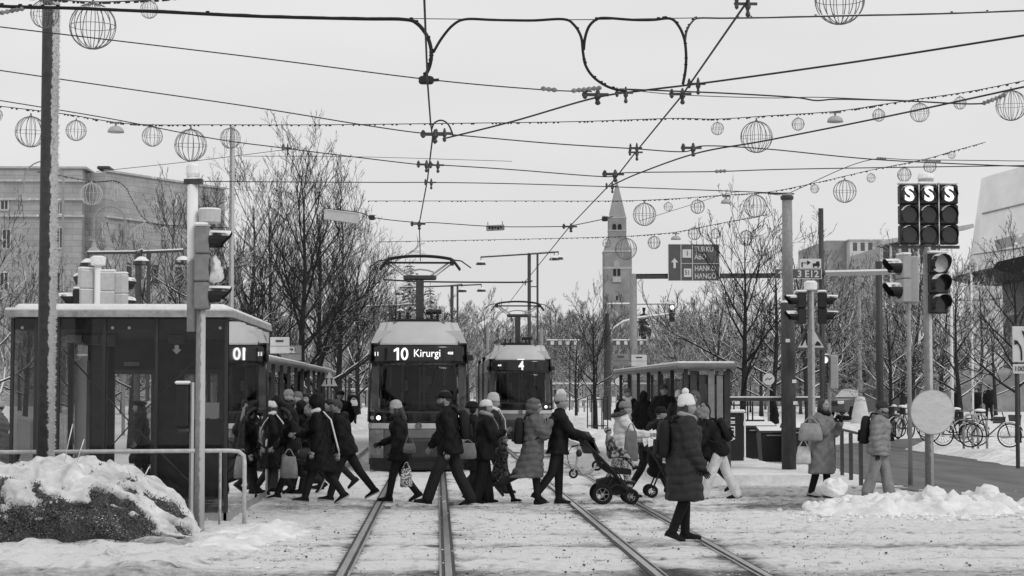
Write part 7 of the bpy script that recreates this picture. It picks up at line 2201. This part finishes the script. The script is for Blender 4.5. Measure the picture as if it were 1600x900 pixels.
mb = MB(); mb.add([(-1.16, -.8, 1.25), (-1.16, .8, 1.25), (-.58, .72, 1.71), (-.58, -.72, 1.71)], [(3, 2, 1, 0)]); w_ = mb.obj('windscreen', m_pale, r)
w_.location = (-.02, 0, .012)
for x in (-1.62, 1.58):
    for y in (-.86, .86): wheel(r, 'w', (x, y, .38), .31, .1, r, rim=m_steel)
for y in (-.65, .65):
    mb = MB(); mb.bevbox(-2.57, -2.44, y - .2, y + .2, .88, 1.06, .03); mb.obj('headlight', m_white, r)
mb = MB(); mb.box(-2.575, -2.54, -.43, .43, .8, 1.04); mb.obj('grille', m_black, r)
# white parked van glimpsed left of the kiosk
p = at(14, 46)
r = thing('parked_van', 'pale vehicle seen behind the left end of the kiosk glass', 'van', (p.x - 1.6, 46, .05), 0)
mb = MB(); mb.prism([(-2.3, .35), (2.3, .35), (2.3, 1.1), (1.6, 1.2), (1.0, 1.75), (-1.9, 1.8), (-2.3, 1.1)], -.9, .9); mb.obj('body', mat('pale_car_paint', .55, .35, .5, .08, 3), r)
mb = MB(); mb.prism([(1.35, 1.2), (.9, 1.66), (-1.7, 1.68), (-1.9, 1.2)], -.912, -.902); mb.obj('side_window', m_lens, r)
for x in (-1.4, 1.4):
    for y in (-.84, .84): wheel(r, 'w', (x, y, .3), .24, .08, r)

# bicycles on the snow bank
def bicycle(label, px, Y, z, rz, lean=0):
    p = at(px, Y, z)
    r = thing('bicycle', label, 'bicycle', p); r.rotation_euler = (R(lean), 0, R(rz))
    for x in (-.52, .52): wheel(r, 'w', (x, 0, .33), .315, .02, r, rim=m_steel, spokes=14)
    mb = MB(); bb, hd_, st = Vector((-.08, 0, .3)), Vector((.36, 0, .82)), Vector((-.22, 0, .82))
    for a, b in ((bb, hd_ - Vector((0, 0, .12))), (bb, st), (st - Vector((0, 0, .05)), hd_ - Vector((0, 0, .05))), (bb, Vector((-.52, 0, .33))), (st - Vector((0, 0, .06)), Vector((-.52, 0, .33))), (hd_, Vector((.52, 0, .33)))): mb.tube([a, b], .018, 7)
    mb.tube([hd_, hd_ + Vector((-.04, 0, .16))], .014, 6); mb.tube([st, st + Vector((-.03, 0, .12))], .014, 6); mb.obj('frame', m_black, r)
    mb = MB(); h0 = hd_ + Vector((-.04, 0, .16)); mb.tube(spline([h0 + Vector((-.18, -.28, .02)), h0 + Vector((.02, -.2, .02)), h0, h0 + Vector((.02, .2, .02)), h0 + Vector((-.18, .28, .02))], 4), .013, 6); mb.obj('handlebar', m_steel, r)
    mb = MB(); mb.loft([ering(Vector((-.38 + .07 * i, 0, .96)), Vector((0, 0, 1)), Vector((0, 1, 0)), .03, w_, 10) for i, w_ in enumerate((.06, .09, .08, .04, .025))]); sd = mb.obj('saddle', m_black, r)
    mb = MB(); mb.ell((-.27, 0, 1.01), (.16, .09, .05)); mb.obj('snow_cap', m_snowcap, r)
    for x in (-.52, .52):
        mb = MB(); mb.tube([(x + .37 * math.cos(a), 0, .33 + .37 * math.sin(a)) for a in [R(20 + 14 * i) for i in range(10)]], .022, 5); mb.obj('mudguard', mat('snowy_mudguard', .06, .5, .3, .2, 8, snow=.1), r)
    mb = MB(); mb.box(-.85, -.4, -.07, .07, .72, .74); mb.tube([(-.8, .05, .73), (-.52, .03, .34)], .008, 5); mb.obj('carrier', m_black, r)
    return r


for px, Y, z_, rz, ln, lab in ((1546, 52, .3, -8, 4, 'bicycle standing rightmost on the snow bank'), (1500, 53.5, .3, 6, -5, 'bicycle left of the rightmost one, leaning on a stand'), (1412, 60, .34, 55, 6, 'snowy bicycle pointing at the camera left of the round disc'), (1424, 61.5, .34, 20, -6, 'snow covered bicycle just left of the round disc'), (1478, 57, .3, 150, 5, 'bicycle behind the round disc pole'), (1396, 63, .34, 80, 0, 'bicycle half buried beside the thick dark pole')):
    bicycle(lab, px, Y, z_, rz, ln)
for px, lab in ((1530, 'pale hoop bicycle stand before the rightmost bicycle'), (1516, 'pale hoop bicycle stand between the two right bicycles')):
    p = at(px, 52.6, .25); r = thing('bicycle_stand', lab, 'bicycle stand', p)
    mb = MB(); mb.tube([(-.2, 0, 0), (-.2, 0, .75)] + [(-.2 * math.cos(a), 0, .75 + .2 * math.sin(a)) for a in (.5, 1.05, 1.57, 2.1, 2.6)] + [(.2, 0, .75), (.2, 0, 0)], .035, 8); mb.obj('hoop', mat('snowy_hoop', .4, .8, .2, .2, 9), r, True)
# far right street clutter
p = at(1530, 118)
r = thing('tarpaulin_booth', 'grey tarpaulin covered booth behind the two far pedestrians', 'booth', (p.x, 120, p.z))
mb = MB(); mb.loft([[(-3.2, 0, 0), (4, 0, 0), (4, 3, 0), (-3.2, 3, 0)], [(-3.0, .3, 2.2), (3.6, .3, 2.4), (3.4, 2.6, 2.4), (-2.8, 2.6, 2.2)], [(-2.0, 1.0, 2.5), (2.6, 1.0, 2.8), (2.6, 2, 2.8), (-2, 2, 2.5)]]); mb.obj('tarpaulin', mat('tarpaulin', .22, .6, .3, .4, .9, bump=1, bscale=2), r)
mb = MB(); mb.box(-1.4, -1.1, -.05, -.01, 1.4, 1.9); mb.obj('notice', m_board, r)
p = at(1321, 118)
r = thing('advertising_board', 'large grey poster board behind the small lit signal', 'billboard', (p.x - .3, 118, p.z))
mb = MB(); mb.bevbox(-1.25, 1.25, -.1, .1, .7, 4.0, .05); b_ = mb.obj('board', mat('poster_grey', .2, .5, .3, .5, 1.2), r)
mb = MB(); mb.box(-1.2, 1.2, -.11, -.103, .75, 2.0); mb.obj('poster', m_board, b_)
mb = MB(); mb.prism([(-.9, 1.75), (.8, 1.75), (.75, 2.0), (.3, 2.3), (-.3, 2.3), (-.6, 2.0)], -.12, -.112); mb.obj('printed_car', m_darksteel, b_)
mb = MB()
for x in (-1.0, 1.0): mb.box(x - .06, x + .06, -.05, .05, -.2, .69)
mb.obj('leg', m_darksteel, r)
for px, Y, lab in ((1560, 92, 'small dark flower box on the far right pavement'), (1585, 96, 'dark planter box beside the far right fence')):
    p = at(px, Y); r = thing('planter', lab, 'planter', p)
    r.scale = (.6, .6, .6)
    mb = MB(); mb.loft([[(-.4, -.3, 0), (.4, -.3, 0), (.4, .3, 0), (-.4, .3, 0)], [(-.48, -.36, .55), (.48, -.36, .55), (.48, .36, .55), (-.48, .36, .55)]]); mb.obj('tub', m_darksteel, r)
    mb = MB(); mb.ell((0, 0, .56), (.46, .34, .1)); mb.obj('snow_cap', m_snowcap, r)

# ---------------------------------------------------------------- statue figure
o, pz = STATUE; o.scale = (1.12, 1.12, 1.0)
mb = MB(); s = 1.0
Z = lambda x, y, z_: Vector((x, y, pz + z_))
cap(mb, Z(-.1, -1.0, 2.0), Z(.35, 1.1, 2.05), .55, .55); cap(mb, Z(-.15, -1.1, 2.2), Z(-.75, -1.9, 3.3), .42, .28); cap(mb, Z(-.75, -1.85, 3.35), Z(-1.0, -2.45, 2.9), .24, .16)
for x, y, fx, fy, l in ((-.35, -1.0, -.3, -1.1, 0), (.1, -1.1, .0, -1.9, .5), (.1, 1.2, .15, 1.35, 0), (.65, 1.1, .8, 1.5, 0)):
    cap(mb, Z(x, y, 1.9), Z(fx, (y + fy) / 2, 1.0 + l * .4), .28, .16); cap(mb, Z(fx, (y + fy) / 2, 1.0 + l * .4), Z(fx, fy + (.3 if l else 0), .12 + l), .14, .12)
cap(mb, Z(.45, 1.4, 2.2), Z(.75, 1.9, 1.0), .2, .1)
me_src = mb
JOBS.clear()
m_bronze = mat('snowy_bronze', .02, .5, .3, .4, 3, snow=.5)
h_ = link(bpy.data.meshes.new('horse'), 'horse', o); JOBS.append((h_, mb, .09, [m_bronze], None, None))
mb = MB(); cap(mb, Z(.1, .2, 2.5), Z(.05, .1, 3.5), .42, .36); cap(mb, Z(.05, .1, 3.5), Z(.03, .05, 4.2), .34, .14); mb.ell(Z(.02, 0, 4.5), (.2, .22, .26)); cap(mb, Z(.02, -.1, 4.72), Z(.02, .05, 4.8), .22, .2)
for sx in (-1, 1):
    cap(mb, Z(.1 + sx * .4, .2, 2.6), Z(.1 + sx * .62, -.35, 1.9), .24, .18); cap(mb, Z(.1 + sx * .62, -.35, 1.9), Z(.1 + sx * .6, -.1, 1.1), .17, .13)
    cap(mb, Z(.05 + sx * .35, .1, 3.9), Z(.05 + sx * .5, -.1, 3.2), .15, .12); cap(mb, Z(.05 + sx * .5, -.1, 3.2), Z(.0 + sx * .15, -.6, 3.0), .12, .1)
r_ = link(bpy.data.meshes.new('rider'), 'rider', o); JOBS.append((r_, mb, .07, [m_bronze], None, None))
bake()

# ---------------------------------------------------------------- snow covered hedge in the left foreground
hr = thing('snowy_hedge', 'low rounded hedge under a thick snow hood at the bottom left corner', 'hedge', (-5.32, 24.3, -.05))
HX, HY, HZ = 2.3, 1.5, .9


def hedge_pt(u, v, k=1.0, out=0.0):
    """u along the hedge -1..1, v angle over its back 0 (front foot) to pi (back foot)."""
    x = u * HX
    env = max(0, 1 - (max(0, u - .3) / .7) ** 2.2) ** .75 if u > -.6 else max(0, 1 - ((-.6 - u) / .4) ** 2) ** .6
    x_ = x - 1.0 * (u < 0) * 0
    top = HZ * env * (1.0 - .1 * (u - .35) ** 2)
    y = -math.cos(v) * HY * (.35 + .65 * env)
    z_ = math.sin(v) ** .75 * top
    p = Vector((x_, y + .12 * math.sin(v), z_))
    n = Vector((u * .5 * (1 - env), -math.cos(v), math.sin(v) * .8 + .05)).normalized()
    w = Vector((x + 5.1, y, z_))
    d = .10 * noise.fractal(w * 1.3, 1, 2, 3) + .07 * noise.fractal(w * 4.2, 1, 2, 4)
    return p + n * (d * k + out), n


mb = MB(); nu, nv = 130, 70
vs = [hedge_pt(-1 + 2 * i / nu, math.pi * j / nv, 1.5)[0] for i in range(nu + 1) for j in range(nv + 1)]
mb.add(vs, [(i * (nv + 1) + j, (i + 1) * (nv + 1) + j, (i + 1) * (nv + 1) + j + 1, i * (nv + 1) + j + 1) for i in range(nu) for j in range(nv)])
mb.obj('twig_mass', mat('hedge_twigs', .06, .95, .1, .6, 9, bump=1, bscale=30), hr, True)
cover = lambda u, v: math.sin(v) ** 2 * .62 + .32 * noise.fractal(Vector((u * 3.1, v * 1.9, 4.4)), 1, 2, 4) + .42 * noise.fractal(Vector((u * 10, v * 6, 1.4)), 1, 2, 4) - .26 + .10 * (u > .05) * math.cos(v) + .28 * sm(1.2, 2.0, v) - .5 * sm(.45, .1, v)
mb = MB(); idx = {}; nu, nv = 190, 110
for i in range(nu + 1):
    for j in range(nv + 1):
        u, v = -.998 + 1.996 * i / nu, math.pi * (.02 + .96 * j / nv)
        c = cover(u, v)
        idx[i, j] = len(mb.v); mb.v.append(tuple(hedge_pt(u, v, 1.0, min(.10, max(-.05, c * .28)))[0]))
        idx[i, j, 'c'] = c
for i in range(nu):
    for j in range(nv):
        if max(idx[a, b, 'c'] for a, b in ((i, j), (i + 1, j), (i + 1, j + 1), (i, j + 1))) > -.02:
            mb.f.append((idx[i, j], idx[i + 1, j], idx[i + 1, j + 1], idx[i, j + 1])); mb.m.append(0)
mb.obj('snow_hood', mat('hedge_snow', .6, .9, .2, .35, 3.5, bump=.8, bscale=14), hr, True)
mb = MB(); rr = random.Random(9)
for i in range(44000):
    u = rr.uniform(-.99, .995); v = math.pi * rr.betavariate(1.1, 2.2)
    if cover(u, v) > rr.uniform(-.02, .12): continue
    p, n = hedge_pt(u, v, 1.5, rr.uniform(-.03, .06))
    d = (n + Vector((rr.gauss(0, .6), rr.gauss(0, .6), rr.gauss(.2, .6)))).normalized(); t = d.orthogonal().normalized() * rr.uniform(.005, .011)
    L_ = rr.uniform(.018, .042)
    mb.add([p - t * .4, p + d * L_ * .5 + t, p + d * L_, p + d * L_ * .5 - t], [(0, 1, 2, 3)])
struct(mb.obj('leaves', mat('hedge_leaf', .17, .8, .15, .9, 3, snow=.8), hr), kind='stuff')
for px, py, q in ((100, 690, .5), (118, 695, .35), (220, 722, .22), (312, 800, .2)):
    mb = MB(); b_ = W(px, py + 35, 24.3) - hr.location; mb.tube([b_, b_ + Vector((.06, 0, q * .6)), b_ + Vector((.1, .02, q))], .007, 5); mb.obj('loose_twig', m_steelsnow, hr)
